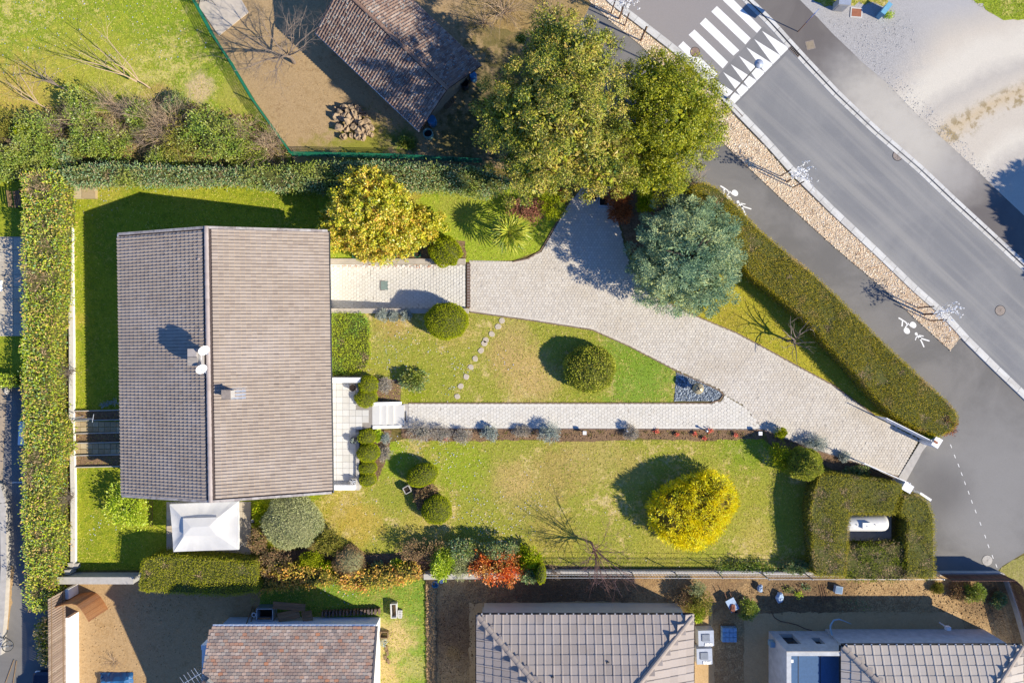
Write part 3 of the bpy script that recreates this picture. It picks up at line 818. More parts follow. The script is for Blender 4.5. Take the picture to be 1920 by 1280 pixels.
def lay_tiles(P0, u, v, w_, c_, rows, span, prof, th, over=1.12, seed=1):
    """tile positions: list of (matrix, centre). span(j) gives (a0, a1) along u for row j"""
    n = np.cross(u, v); out = []
    g = rng(seed)
    for j in range(rows):
        a0, a1 = span(j)
        i0, i1 = math.ceil(a0 / w_ - .5), math.floor(a1 / w_ - .5)
        off = .5 * w_ * (j % 2) if prof == 'scale' else 0
        for i in range(i0, i1 + 1):
            p = np.asarray(P0) + u * ((i + .5) * w_ + off + g.normal() * .004) + v * (j * c_ + g.normal() * .003) + n * (.012 + g.random() * .006)
            out.append((p, i, j))
    return out, n

def tiles_stuff(base, placed, u, v, n, name, mat, parent, seed=1):
    g = rng(seed)
    V0 = np.concatenate(base.v); 
    P = np.array([q[0] for q in placed])
    V = P[:, None, :] + V0[None, :, 0:1] * u + V0[None, :, 1:2] * v + V0[None, :, 2:3] * n
    nv = len(V0); b = MB(); b.v.append(V.reshape(-1, 3)); b.n = nv * len(P)
    off = np.arange(len(P))[:, None] * nv
    for f in base.f:
        b.f.append((off[:, None, :] + f[None]).reshape(-1, f.shape[1])); b.mi.append(np.zeros(len(P) * len(f), int))
    o = b.build(name, mat, parent); o['kind'] = 'stuff'
    return o

def unit(a): a = np.asarray(a, float); return a / np.linalg.norm(a)

def slab(b, pts, th, n):
    """thin roof slab under a list of 3D corners"""
    pts = [np.asarray(p, float) for p in pts]; k = len(pts)
    lo = [p - np.array([0, 0, th]) for p in pts]
    b.add(pts + lo, [tuple(range(k)), tuple(range(2 * k - 1, k - 1, -1))] + [(i, k + i, k + (i + 1) % k, (i + 1) % k) for i in range(k)])

# ------------------------------------------------------------------ the main house
M['roof_main'] = piece_mat("grey_brown_tile", [A(186, 167, 150), A(196, 177, 159), A(180, 161, 145)], 'island', A(216, 200, 188), .35, 14, .85, .09, .35)
M['roof_main_o'] = piece_mat("grey_brown_ridge_tile", [A(186, 168, 160), A(200, 182, 172), A(176, 160, 152)], 'object', A(214, 200, 190), .6, 10, .85, .1, .4)
M['roof_deck'] = solid("roof_underlay", A(96, 82, 78), .95)
hc = np.array(W(391, 683, 5.0)[:2]); he = np.array([.9999, .0155]); hd = np.array([.0155, -.9999])
HL, WL, WR, ZE, ZR = 8.54, 6.61, 6.98, 3.0, 5.0
def hp(a, b_, z): return np.array([*(hc + he * a + hd * b_), z])
house = thing("house", "large house with a grey-brown tiled gable roof and two satellite dishes on its chimney", "house", (*hc, 0))
b = MB()
for (a0, b0, a1, b1) in ((-WL + .35, -HL + .3, WR - 1.0, -HL + .3), (-WL + .35, HL - .3, WR - 1.0, HL - .3), (-WL + .35, -HL + .45, -WL + .35, HL - .45), (WR - 1.0, -HL + .45, WR - 1.0, HL - .45)):
    b.seg(hp(a0, b0, 0), hp(a1, b1, 0), .3, -1.0 if a0 > 0 and a1 > 0 else 0, ZE - .12)
for s_ in (-1, 1):
    p = [hp(-WL + .36, s_ * (HL - .3), ZE - .12), hp(WR - 1.01, s_ * (HL - .3), ZE - .12), hp(0, s_ * (HL - .3), ZR - .22)]
    q = [x + np.array([*(hd * s_ * .12), 0]) for x in p]
    b.add(p + q, [(0, 1, 2), (5, 4, 3), (0, 3, 4, 1), (1, 4, 5, 2), (2, 5, 3, 0)])
b.build("wall", M['white_wall'], house)
b = MB()
slab(b, [hp(-WL, -HL, ZE), hp(-WL, HL, ZE), hp(0, HL, ZR), hp(0, -HL, ZR)], .12, None)
slab(b, [hp(0, -HL, ZR), hp(0, HL, ZR), hp(WR, HL, ZE), hp(WR, -HL, ZE)], .12, None)
roof = b.build("roof", M['roof_deck'], house)
tw, tc = .212, .318
for side, wd in ((-1, WL), (1, WR)):
    if side < 0: P0 = hp(-WL, HL, ZE); u = np.array([*(-hd), 0]); v = unit(hp(0, HL, ZR) - hp(-WL, HL, ZE))
    else: P0 = hp(WR, -HL, ZE); u = np.array([*hd, 0]); v = unit(hp(0, -HL, ZR) - hp(WR, -HL, ZE))
    u = -u if np.cross(u, v)[2] < 0 else u
    if np.dot(u, hp(0, 1, 0) - hp(0, 0, 0)) > 0: P0 = hp(-WL if side < 0 else WR, -HL, ZE)
    else: P0 = hp(-WL if side < 0 else WR, HL, ZE)
    Ls = math.hypot(wd, ZR - ZE)
    P0 = P0 - v * .06
    base = tile_mesh(tw, tc, 'roll', .048, "t", None)
    pl, n = lay_tiles(P0, u, v, tw, tc, int((Ls + .02) / tc), lambda j: (.12, 2 * HL - .12), 'roll', .034, seed=5 + side)
    tiles_stuff(base, pl, u, v, n, "roof_tile", M['roof_main'], roof)
# ridge and verge caps
def half_round(L, r, mat, name, n=6, th=.015):
    b = MB(); v = []
    for y, k in ((0, 1.0), (L, .90)):
        for i in range(n + 1):
            a = math.pi * i / n; v.append((r * k * math.cos(a), y, r * k * .75 * math.sin(a)))
    m = n + 1
    b.add(v, [(i, i + 1, m + i + 1, m + i)[::-1] for i in range(n)] + [tuple(range(m))])
    return b.mesh(name, mat)
rt = half_round(.43, .15, M['roof_main_o'], "ridge_tile")
k = int(2 * HL / .40)
for i in range(k):
    p = hp(0, HL - i * (2 * HL / k), ZR + .035 + .006 * (i % 2))
    piece("ridge_tile", rt, roof, frame(p, np.array([*he, 0]), np.array([*(-hd), 0]), np.array([0, 0, 1])))
vt = MB(); vt.box((0, .17, .03), (.15, .345, .09)); vt = vt.mesh("verge_tile", piece_mat("verge_tile", [A(190, 176, 168), A(205, 195, 188), A(168, 154, 148)], 'object', A(120, 112, 105), 4, 10, .9, .15, .6))
for end in (-1, 1):
    for side, wd in ((-1, WL), (1, WR)):
        v = unit(hp(0, 0, ZR) - hp(side * wd, 0, ZE)); L = math.hypot(wd, ZR - ZE); n = int(L / .34)
        for i in range(n):
            p = hp(side * wd, end * (HL - .05), ZE) + v * (i * L / n) + np.array([0, 0, .02])
            uu = np.array([*hd, 0]) * (1 if side < 0 else -1); nn = np.cross(uu, v); 
            if nn[2] < 0: uu, nn = -uu, -nn
            piece("verge_tile", vt, roof, frame(p, uu, v, nn))
for side, wd, nm, r, mat in ((-1, WL, "gutter", .05, M['zinc']), (1, WR, "gutter", .075, M['dark_metal'])):
    b = MB(); a = side * (wd + .07)
    b.tube([hp(a, -HL + .02, ZE - .04), hp(a, 0, ZE - .05), hp(a, HL - .02, ZE - .06)], r, 8); b.build(nm, mat, roof)
# vent tiles on the left slope
for (px, py) in ((374, 486), (378, 617), (384, 745), (386, 877), (508, 345)):
    if py < 425: continue
    x, y, _ = W(px, py, 4.8); b = MB(); b.ell((x, y, 4.86), (.13, .10, .12), 8, 4, lo=0); b.build("vent_tile", M['roof_main_o'], roof)
# chimney with two slabs
x, y, _ = W(366, 669, 5.7)
ch = MB(); ch.box((x, y, 5.1), (.50, .98, 1.9)); ch = ch.build("chimney", solid("chimney_render", A(190, 180, 172), .9, var=.12), house)
for dy, wdt, c_ in ((.255, .54, A(188, 176, 168)), (-.27, .60, A(180, 168, 156))):
    b = MB(); b.box((x + (.03 if dy < 0 else 0), y + dy, 6.09), (wdt, .49, .07)); b.build("chimney_slab", solid("chimney_slab", c_, .9, var=.2, scale=5), ch)
b = MB(); b.tube([(x + .3, y - .25, 5.9), (x + .42, y + .38, 5.9)], .02, 5); b.tube([(x + .42, y + .42, 5.8), (x + .42, y - .2, 5.8)], .022, 5); b.tube([(x + .40, y - .2, 5.75), (x + .2, y - .2, 5.75)], .02, 5); b.build("bracket", M['grey_metal'], ch)
def dish(px, py, z, label):
    c = np.array(W(px, py, z)); o = thing("satellite_dish", label, "satellite dish", tuple(c), "satellite dishes on the chimney")
    ax = unit((.70, -.52, .48)); s1 = unit(np.cross(ax, (0, 0, 1))); s2 = np.cross(ax, s1)
    b = MB(); v = []; nr = 4; na = 20
    for j in range(nr + 1):
        r = .33 * j / nr
        for i in range(na):
            a = 2 * math.pi * i / na; v.append(c + s1 * r * math.cos(a) + s2 * r * 1.08 * math.sin(a) + ax * (.5 * r * r))
    b.addn(v, [(j * na + i, j * na + (i + 1) % na, (j + 1) * na + (i + 1) % na, (j + 1) * na + i) for j in range(nr) for i in range(na)])
    b.build("reflector", M['white_plastic'], o, smooth=True)
    b = MB(); e = c + ax * .42 - np.array([0, 0, .12]); b.tube([c - s2 * .3 + ax * .02, e], .014, 5); b.build("feed_arm", M['grey_metal'], o)
    b = MB(); b.tube([e - ax * .04, e + ax * .06], .035, 6); b.build("receiver", M['white_plastic'], o)
    b = MB(); b.tube([c - ax * .02, c - ax * .14, (x + .42, c[1] * .35 + y * .65, 5.85)], .02, 5); b.build("mast", M['grey_metal'], o)
dish(381.5, 656, 6.2, "white satellite dish on the upper side of the chimney")
dish(377, 691, 6.1, "white satellite dish on the lower side of the chimney")
# flue with lead flashing on the right slope
x, y, _ = W(426, 739, 5.25)
b = MB(); b.box((x, y, 5.0), (.46, .46, .8)); fl = b.build("flue", M['concrete'], house)
b = MB(); b.box((x, y, 5.42), (.56, .56, .05)); b.build("flue_slab", solid("flue_slab", A(165, 150, 138), .9, var=.25, scale=6), fl)
b = MB(); 
v_ = unit(hp(0, 0, ZR) - hp(WR, 0, ZE)); cpt = hp(*( (np.array([x, y]) - hc) @ he + .28, (np.array([x, y]) - hc) @ hd + .05, 0)); cpt[2] = ZR - (ZR - ZE) * (((np.array([x, y]) - hc) @ he + .28) / WR) + .075
ud = np.array([*hd, 0])
q = [cpt - v_ * .58 - ud * .38, cpt - v_ * .58 + ud * .38, cpt + v_ * .42 + ud * .38, cpt + v_ * .42 - ud * .38]
b.add(q + [p - np.array([0, 0, .02]) for p in q], [(0, 1, 2, 3), (0, 4, 5, 1), (1, 5, 6, 2), (2, 6, 7, 3), (3, 7, 4, 0)])
b.build("flashing", M['zinc'], fl)

# ------------------------------------------------------------------ barn (top)
M['roof_barn'] = piece_mat("old_clay_tile", [A(146, 118, 104), A(168, 140, 122), A(130, 104, 94), A(188, 166, 150), A(156, 126, 110)], 'island', A(120, 98, 86), .5, 18, .9, .18, .5)
zb0, zb1 = 2.6, 4.3
e0, e1 = np.array(W(592, 60, zb0)), np.array(W(787, 245, zb0)); e3 = np.array(W(900, 123, zb0))
eu = unit((e1 - e0)[:2]); ev = np.array([-eu[1], eu[0]]); wdt = np.dot((e3 - e1)[:2], ev)
if wdt < 0: ev = -ev; wdt = -wdt
bl = np.linalg.norm((e1 - e0)[:2])
def bp(a, c, z): return np.array([*(e0[:2] + eu * a + ev * c), z])
barn = thing("barn", "old outbuilding with a worn brown clay tile roof half in tree shade", "outbuilding", (*bp(bl / 2, wdt / 2, 0)[:2], 0))
b = MB()
for p, q in (((.2, .35), (bl - .75, .35)), ((.2, wdt - .6), (bl - .75, wdt - .6)), ((.35, .52), (.35, wdt - .77)), ((bl - .9, .52), (bl - .9, wdt - .77))): b.seg(bp(*p, 0), bp(*q, 0), .3, 0, zb0 - .1)
for s_ in (.35, bl - .9):
    p = [bp(s_ - .12, .36, zb0 - .1), bp(s_ - .12, wdt - .61, zb0 - .1), bp(s_ - .12, wdt / 2, zb1 - .2)]; q = [x + np.array([*(eu * .24), 0]) for x in p]
    b.add(p + q, [(0, 1, 2), (5, 4, 3), (0, 3, 4, 1), (1, 4, 5, 2), (2, 5, 3, 0)])
b.build("wall", solid("barn_render", A(165, 145, 120), .95, var=.2), barn)
b = MB(); slab(b, [bp(0, 0, zb0), bp(bl, 0, zb0), bp(bl, wdt / 2, zb1), bp(0, wdt / 2, zb1)], .1, None); slab(b, [bp(0, wdt / 2, zb1), bp(bl, wdt / 2, zb1), bp(bl, wdt, zb0), bp(0, wdt, zb0)], .1, None)
broof = b.build("roof", solid("barn_underlay", A(70, 56, 48), .95), barn)
base = tile_mesh(.20, .27, 'roll', .05, "t", None)
for side in (0, 1):
    P0 = bp(0, 0, zb0) if side == 0 else bp(bl, wdt, zb0)
    u = np.array([*(eu if side == 0 else -eu), 0]); v = unit(bp(0, wdt / 2, zb1) - bp(0, 0, zb0) if side == 0 else bp(0, wdt / 2, zb1) - bp(0, wdt, zb0))
    if np.cross(u, v)[2] < 0:
        u = -u; P0 = bp(bl, 0, zb0) if side == 0 else bp(0, wdt, zb0)
    pl, n = lay_tiles(P0 - v * .05, u, v, .20, .27, int(math.hypot(wdt / 2, zb1 - zb0) / .27), lambda j: (.05, bl - .05), 'roll', .05, seed=9 + side)
    g = rng(77)
    tiles_stuff(base, pl, u, v, n, "roof_tile", M['roof_barn'], broof)
    # pale lichen-free tiles standing proud here and there
rt2 = half_round(.40, .13, piece_mat("old_ridge_tile", [A(150, 118, 100), A(170, 136, 114)], 'object', None, 1, 12, .9, .2), "ridge_tile")
k = int(bl / .36)
for i in range(k): piece("ridge_tile", rt2, broof, frame(bp(i * bl / k, wdt / 2, zb1 + .02), np.array([*ev, 0]), np.array([*eu, 0]), np.array([0, 0, 1])))
for c_, mt in ((-.05, M['zinc']), (wdt + .05, M['zinc'])):
    b = MB(); b.tube([bp(0, c_, zb0 - .05), bp(bl, c_, zb0 - .06)], .06, 7); b.build("gutter", mt, broof)
M['lichen'] = leaf_mat("pale_lichen", [A(215, 205, 190), A(190, 180, 165), A(165, 175, 175)], trans=0)
g = rng(31); b = MB(); 
for side in (0, 1):
    n_ = 520
    a = g.random(n_) * (bl - .3) + .15; c_ = g.random(n_) * (wdt / 2 - .2) + .1
    for i in range(n_):
        z = zb0 + (zb1 - zb0) * c_[i] / (wdt / 2) + .105
        p = bp(a[i], c_[i] if side == 0 else wdt - c_[i], z); r = .02 + .035 * g.random()
        b.addn([p + np.array([r * math.cos(t) * (1 + .4 * g.random()), r * math.sin(t), .0]) for t in (0.3, 1.5, 2.8, 4.0, 5.2)], np.array([[0, 1, 2, 3, 4]]))
o = b.build("lichen", M['lichen'], broof); o['kind'] = 'stuff'

# ------------------------------------------------------------------ red-tiled house (bottom)
M['roof_red'] = piece_mat("red_scale_tile", [A(204, 170, 148), A(218, 184, 160), A(176, 158, 144), A(208, 164, 136), A(190, 174, 158), A(226, 198, 176), A(184, 152, 132), A(204, 176, 154), A(168, 152, 140), A(222, 150, 108)], 'island', A(120, 104, 102), .7, 22, .9, .12, .45)
zr0 = 4.6; pitch = .42
redh = thing("house", "house with a mottled red scale-tile roof and white walls at the photo's bottom edge", "house", W(560, 1240))
xl, yt, _ = W(398, 1178, zr0); xr, _, _ = W(704, 1178, zr0)
dep = 4.6
def rp_(x, d): return np.array([x, yt - d, zr0 + d * pitch])
wx0, wx1, wy = xl + .12, W(713, 0)[0], W(0, 1156)[1]
xl2 = W(384, 1250, 5.6)[0]
b = MB(); b.seg((W(395, 0, 3)[0], wy - .15), (wx1 - .3, wy - .15), .3, 0, zr0 - .25); b.seg((wx1 - .15, wy), (wx1 - .15, wy - 9.5), .3, 0, zr0 - .25); b.seg((W(395, 0, 3)[0] + .2, wy - .3), (W(395, 0, 3)[0] + .2, wy - 9.5), .3, 0, zr0 - .25)
p = [np.array([wx1 - .3, wy, zr0 - .25]), np.array([wx1 - .3, wy - 9.3, zr0 - .25]), np.array([wx1 - .3, wy - 4.65, zr0 + 4.65 * pitch - .3])]; q = [x + np.array([.298, 0, 0]) for x in p]
b.add(p + q, [(0, 1, 2), (5, 4, 3), (0, 3, 4, 1), (1, 4, 5, 2), (2, 5, 3, 0)])
b.build("wall", M['white_wall'], redh)
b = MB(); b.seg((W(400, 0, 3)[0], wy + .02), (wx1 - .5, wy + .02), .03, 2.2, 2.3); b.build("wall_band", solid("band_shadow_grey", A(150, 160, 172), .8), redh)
b = MB(); slab(b, [rp_(xl, -.1), rp_(xl, dep), rp_(xr, dep), rp_(xr, -.1)][::-1], .1, None)
s2 = [np.array([xl, yt - dep, zr0 + dep * pitch]), np.array([xl, yt - 2 * dep, zr0]), np.array([xr, yt - 2 * dep, zr0]), np.array([xr, yt - dep, zr0 + dep * pitch])][::-1]
slab(b, s2, .1, None)
rroof = b.build("roof", solid("red_underlay", A(110, 70, 60), .95), redh)
u = np.array([-1., 0, 0]); v = unit((0, -1, pitch)); P0 = rp_(xr, -.12)
base = tile_mesh(.285, .185, 'scale', .045, "t", None)
pl, n = lay_tiles(P0, u, v, .285, .185, int(dep * 1.085 / .185), lambda j: (.0, xr - xl), 'scale', .028, seed=21)
tiles_stuff(base, pl, u, v, n, "roof_tile", M['roof_red'], rroof)
b = MB(); b.tube([(xl, yt + .16, zr0 - .12), (xr, yt + .16, zr0 - .13)], .07, 8); b.build("gutter", M['white_plastic'], rroof)
b = MB(); b.seg((xr + .05, yt + .1), (xr + .05, yt + .1 - .001), .01, zr0, zr0 + .01)
vv = unit((0, -1, pitch)); b = MB(); q = [rp_(xr + .01, -.1) + np.array([0, 0, .06]), rp_(xr + .12, -.1) + np.array([0, 0, .06]), rp_(xr + .12, dep) + np.array([0, 0, .06]), rp_(xr + .01, dep) + np.array([0, 0, .06])]
slab(b, q[::-1], .2, None); b.build("verge_board", solid("verge_grey", A(120, 112, 110), .8), rroof)
# cream gable dormer at its left edge
x0, y0, _ = W(386, 1272, 5.2)
b = MB(); b.box((x0 + .35, y0 - .55, 5.4), (.9, 1.5, 1.9), math.radians(-38)); dm = b.build("dormer", M['cream_wall'], redh)
b = MB(); b.box((x0 + .30, y0 - .50, 6.42), (1.1, 1.7, .1), math.radians(-38)); b.build("dormer_roof", solid("dormer_slate", A(112, 98, 96), .9, var=.2), dm)
# tv aerial
x, y, _ = W(360, 1272, 6.2)
o = thing("tv_aerial", "bluish metal television aerial beside the red-tiled roof", "aerial", (x, y, 0))
b = MB(); b.tube([(x, y, 0), (x, y, 6.3)], .025, 5); b.build("mast", M['zinc'], o)
b = MB(); b.tube([(x - .5, y - .25, 6.3), (x + .6, y + .4, 6.3)], .016, 4); b.build("boom", M['zinc'], o)
for t in (-.45, -.2, .05, .3, .5):
    b = MB(); cx, cy = x + t * .9, y + t * .58; b.tube([(cx + .28, cy - .42, 6.3), (cx - .28, cy + .42, 6.3)], .012, 4); b.build("rod", M['zinc'], o)

# ------------------------------------------------------------------ two grey hip-roofed houses (bottom right)
M['roof_grey'] = piece_mat("grey_flat_tile", [A(186, 170, 158), A(195, 178, 165), A(178, 162, 150)], 'object', A(190, 178, 172), .5, 10, .75, .06, .4, .35)
M['roof_grey2'] = piece_mat("pale_flat_tile", [A(204, 188, 172), A(214, 198, 182), A(196, 180, 165)], 'object', A(200, 190, 184), .5, 10, .75, .06, .4, .35)
M['hip_grey'] = piece_mat("grey_hip_tile", [A(178, 160, 146), A(192, 174, 158)], 'object', None, 1, 10, .8, .1)
def hip_house(root, x0, x1, ytop, depth, ze, pitch, tmat, wallmat, tw=.545, tc=.60, out_y=1302, limit=300):
    """hip roof whose plan is x0..x1 by depth; each tile in view is an object, those out of frame one mesh"""
    b = MB(); ow = .35
    for p, q in (((x0 + ow, ytop - ow), (x1 - ow, ytop - ow)), ((x0 + ow, ytop - depth + ow), (x1 - ow, ytop - depth + ow))): b.seg(p, q, .25, 0, ze - .15)
    for xx in (x0 + ow, x1 - ow): b.seg((xx, ytop - ow - .13), (xx, ytop - depth + ow + .13), .25, 0, ze - .15)
    b.build("wall", wallmat, root)
    hd_ = depth / 2; zt = ze + hd_ * pitch
    A_, B_, C_, D_ = np.array([x0, ytop, ze]), np.array([x1, ytop, ze]), np.array([x1, ytop - depth, ze]), np.array([x0, ytop - depth, ze])
    R0, R1 = np.array([x0 + hd_, ytop - hd_, zt]), np.array([x1 - hd_, ytop - hd_, zt])
    b = MB(); slab(b, [A_, R0, R1, B_], .09, None); slab(b, [B_, R1, C_], .09, None); slab(b, [C_, R1, R0, D_], .09, None); slab(b, [D_, R0, A_], .09, None)
    rf = b.build("roof", solid("tile_gap", A(60, 58, 64), .9), root)
    tb = tile_mesh(tw, tc, 'flat', .035, "t", None, over=1.06); tm = None
    rest = MB(); cnt = 0; allp = []
    v_k = math.sqrt(1 + pitch * pitch)
    for (E0, E1, inn) in ((B_, A_, (0, -1)), (A_, D_, (1, 0)), (C_, B_, (-1, 0)), (D_, C_, (0, 1))):
        L = np.linalg.norm(E1 - E0); u = unit(E1 - E0); v = unit((inn[0], inn[1], pitch))
        if np.cross(u, v)[2] < 0: E0, E1 = E1, E0; u = -u
        rows = int(hd_ * v_k / tc + .3)
        pl, n = lay_tiles(E0 - v * .05, u, v, tw, tc, rows, lambda j: ((j + .15) * tc / v_k, L - (j + .15) * tc / v_k), 'flat', .035, seed=3)
        for (p, i, j) in pl: allp.append((p, u, v, n))
    def ry(p): s = H * K / (H - p[2]); return 640 - p[1] * s
    def rx(p): s = H * K / (H - p[2]); return 960 + p[0] * s
    vis = [q for q in allp if ry(q[0]) < out_y and rx(q[0]) < 1945]; vis = sorted(vis, key=lambda q: ry(q[0]))[:limit]
    ids = set(id(q) for q in vis)
    me = tb.mesh("roof_tile", tmat)
    for q in vis: piece("roof_tile", me, rf, frame(q[0], q[1], q[2], q[3]))
    other = [q for q in allp if id(q) not in ids]
    if other:
        r = MB(); V0 = np.concatenate(tb.v)
        for (p, u, v, n) in other: r.addn(p + V0[:, 0:1] * u + V0[:, 1:2] * v + V0[:, 2:3] * n, np.concatenate(tb.f))
        o = r.build("roof_tile_field", tmat, rf); o['kind'] = 'stuff'
    ht = half_round(.52, .17, M['hip_grey'], "hip_tile")
    for (E, R_) in ((A_, R0), (B_, R1), (C_, R1), (D_, R0)):
        d = R_ - E; L = np.linalg.norm(d); d = d / L; s_ = unit(np.cross(d, (0, 0, 1))); n = np.cross(s_, d)
        if n[2] < 0: s_, n = -s_, -n
        k = int(L / .46)
        for i in range(k):
            p = E + d * (.05 + i * L / k) + n * .05
            if ry(p) < out_y: piece("hip_tile", ht, rf, frame(p, s_, d, n))
    k = int(np.linalg.norm(R1 - R0) / .46)
    b = MB()
    if k > 0: b.tube([R0 + [0, 0, .05], R1 + [0, 0, .05]], .16, 8); b.build("ridge", M['hip_grey'], rf)
    b = MB(); P = [A_, B_, C_, D_, A_]
    for p, q in zip(P[:-1], P[1:]):
        d = unit((q - p)[:2]); o_ = np.array([d[1], -d[0]]) * -.07
        b.seg(p[:2] + o_, q[:2] + o_, .11, ze - .14, ze - .03)
    b.build("gutter", M['dark_metal'], rf)
    for i in range(int((x1 - x0) / .545)):
        b = MB(); b.box((x0 + .3 + i * .545, ytop + .06, ze - .015), (.09, .12, .03)); b.build("gutter_clip", M['white_plastic'], rf)
    return rf
gh1 = thing("house", "house with a grey hip roof of large flat tiles, left of the building shell", "house", W(1100, 1250))
x0, yt1, _ = W(895, 1153, 2.7); x1 = W(1299, 0, 2.7)[0]
hip_house(gh1, x0, x1, yt1, 12.4, 2.7, .36, M['roof_grey'], M['cream_wall'])
for (px, py) in ((1143, 1250), (1037, 1274)):
    x, y, _ = W(px, py, 4.4); b = MB(); b.box((x, y, 2.7 + (yt1 - y) * .36 + .1), (.16, .05, .05)); b.box((x - .07, y - .06, 2.7 + (yt1 - y) * .36 + .06), (.04, .14, .05)); b.build("snow_hook", M['dark_metal'], gh1)

sh = thing("house", "unfinished grey concrete house with parapet terrace and pale hip-tiled wing in the lower right corner", "house", W(1620, 1250))
M['shell'] = solid("bare_concrete_block", A(214, 213, 212), .9, var=.2, scale=2.5)
sx0, sy0, _ = W(1441, 1182); sx1 = W(1815, 1205, 3.1)[0]; sx1b = W(1775, 0)[0]
def wall_open(b, a, c, th, z1, ops, z0=0):
    """wall from a to c with real openings (s0, s1, zb, zt)"""
    a = np.array(a[:2]); c = np.array(c[:2]); L = np.linalg.norm(c - a); t = (c - a) / L
    cuts = sorted(set([0, L] + [s for o in ops for s in o[:2]]))
    for s0, s1 in zip(cuts[:-1], cuts[1:]):
        op = [o for o in ops if o[0] <= s0 + 1e-6 and o[1] >= s1 - 1e-6]
        p, q = a + t * s0, a + t * s1
        if not op: b.seg(p, q, th, z0, z1)
        else:
            b.seg(p, q, th, z0, op[0][2]); b.seg(p, q, th, op[0][3], z1)
b = MB(); thk = .30
def sxs(px): return W(px, 0)[0] - sx0
wall_open(b, (sx0, sy0 - thk / 2), (W(1778, 0)[0], sy0 - thk / 2), thk, 3.1, [(sxs(1455), sxs(1480), .5, 2.0), (sxs(1507), sxs(1523), 1.1, 2.0), (sxs(1594), sxs(1632), 1.1, 2.0)])
b.seg((sx0 + thk / 2, sy0 - thk), (sx0 + thk / 2, sy0 - 12), thk, 0, 3.1)
b.build("wall", M['shell'], sh)
for a_, c_, zs in ((1455, 1480, .5), (1507, 1523, 1.1), (1594, 1632, 1.1)):
    cxm = (W(a_, 0)[0] + W(c_, 0)[0]) / 2; wd = W(c_, 0)[0] - W(a_, 0)[0]
    b = MB(); b.box((cxm, sy0 - thk + .04, (zs + 2.0) / 2), (wd, .05, 2.0 - zs)); wn = b.build("window", solid("dark_window", (.02, .022, .025), .15, spec=.6), sh)
    b = MB(); b.box((cxm, sy0 - .1, zs + .02), (wd, .25, .05)); b.build("sill", M['concrete'], wn)
b = MB(); b.box((W(1512, 0, 2.2)[0] + .9, sy0 - 4.5, 2.3), (4.6, 8.2, .1)); b.build("terrace_deck", solid("shade_blue_membrane", A(72, 108, 150), .7), sh)  # blue of the skylit shade is put into the deck's even colour
b = MB()
for i in range(3): b.box((W(1512, 0, 2.2)[0] - .6 + i * 1.45, sy0 - 4.5, 2.356), (.05, 7.9, .012))
b.build("membrane_seam", solid("seam", A(60, 68, 82), .7), sh)
b = MB(); b.box((sx0 + .6, sy0 - .95, 2.40), (.22, .2, .1)); b.build("roof_outlet", M['white_plastic'], sh)
b = MB(); b.tube([(sx0 + .55, sy0 - 1.3, 2.38), (sx0 + .6, sy0 - 5.2, 2.38)], .03, 6); b.build("pipe", M['white_plastic'], sh)
b = MB(); b.seg((sx0 - .02, sy0 - .02), (W(1578, 0, 3.1)[0], sy0 - .02), .06, 3.105, 3.13); b.build("parapet_trim", M['concrete'], sh)
b = MB(); b.box((sx0 - .18, sy0 - .42, 1.0), (.3, .35, .5)); b.build("meter_box", solid("pale_blue_box", A(150, 185, 205), .5), sh)
x0 = W(1578, 0, 3.1)[0]; yt2 = W(0, 1210, 3.1)[1]; x1 = W(1916, 0, 3.1)[0]
hip_house(sh, x0, x1, yt2, 11.5, 3.12, .36, M['roof_grey2'], M['shell'], limit=240)
# ------------------------------------------------------------------ foliage colours (each leaf takes one of the list)
def F(*cs, k=1.7): return [A(*c, k) for c in cs]
L = {}
L['oak'] = leaf_mat("evergreen_leaf", F((122, 132, 30), (150, 150, 42), (88, 110, 32), (180, 172, 66), (130, 138, 36), (64, 92, 40), k=1.35), F((146, 156, 30), (204, 178, 84), (134, 146, 34), (186, 158, 78), k=1.5), .7, .05, gloss=.03)
L['oak2'] = leaf_mat("olive_evergreen_leaf", F((146, 144, 22), (124, 130, 20), (172, 160, 36), (102, 114, 24), (156, 152, 28), k=1.7), F((124, 136, 24), (176, 164, 46), (104, 122, 30), k=1.7), .6, .05, gloss=.03)
L['blue'] = leaf_mat("blue_spruce_needle", F((132, 152, 122), (158, 170, 124), (112, 138, 114), (176, 182, 122), (124, 146, 118), (196, 194, 130), k=1.7), F((112, 142, 110), (150, 168, 122), (94, 122, 100), k=1.6), .5, .05)
L['yellow'] = leaf_mat("golden_leaf", F((196, 184, 40), (212, 196, 60), (172, 174, 32), (206, 184, 56), (142, 156, 26), (168, 168, 30), (214, 196, 74), (118, 134, 28), k=1.9), F((222, 180, 62), (208, 158, 66), (226, 194, 80), (170, 164, 40), (150, 150, 30), k=1.9), .7, .3, gloss=.06)
L['yellow_green'] = leaf_mat("yellow_green_leaf", F((176, 178, 30), (150, 165, 28), (196, 188, 50), (128, 150, 26)), None, 1, .3)
L['thuja'] = leaf_mat("golden_thuja_leaf", F((236, 204, 40), (244, 212, 58), (222, 186, 28), (246, 220, 88), (190, 164, 24), k=2.2), F((228, 202, 34), (206, 182, 28), k=2.2), 1.2, .3)
L['ball'] = leaf_mat("clipped_leaf", F((135, 138, 40), (155, 152, 55), (112, 122, 36), (168, 160, 72), (128, 128, 46), k=2.3), F((140, 120, 60), (120, 130, 40), k=2.1), 1.5, .2)
L['box'] = leaf_mat("box_leaf", F((132, 142, 20), (150, 154, 26), (110, 126, 16), (160, 160, 38), k=1.75), None, 1, .2)
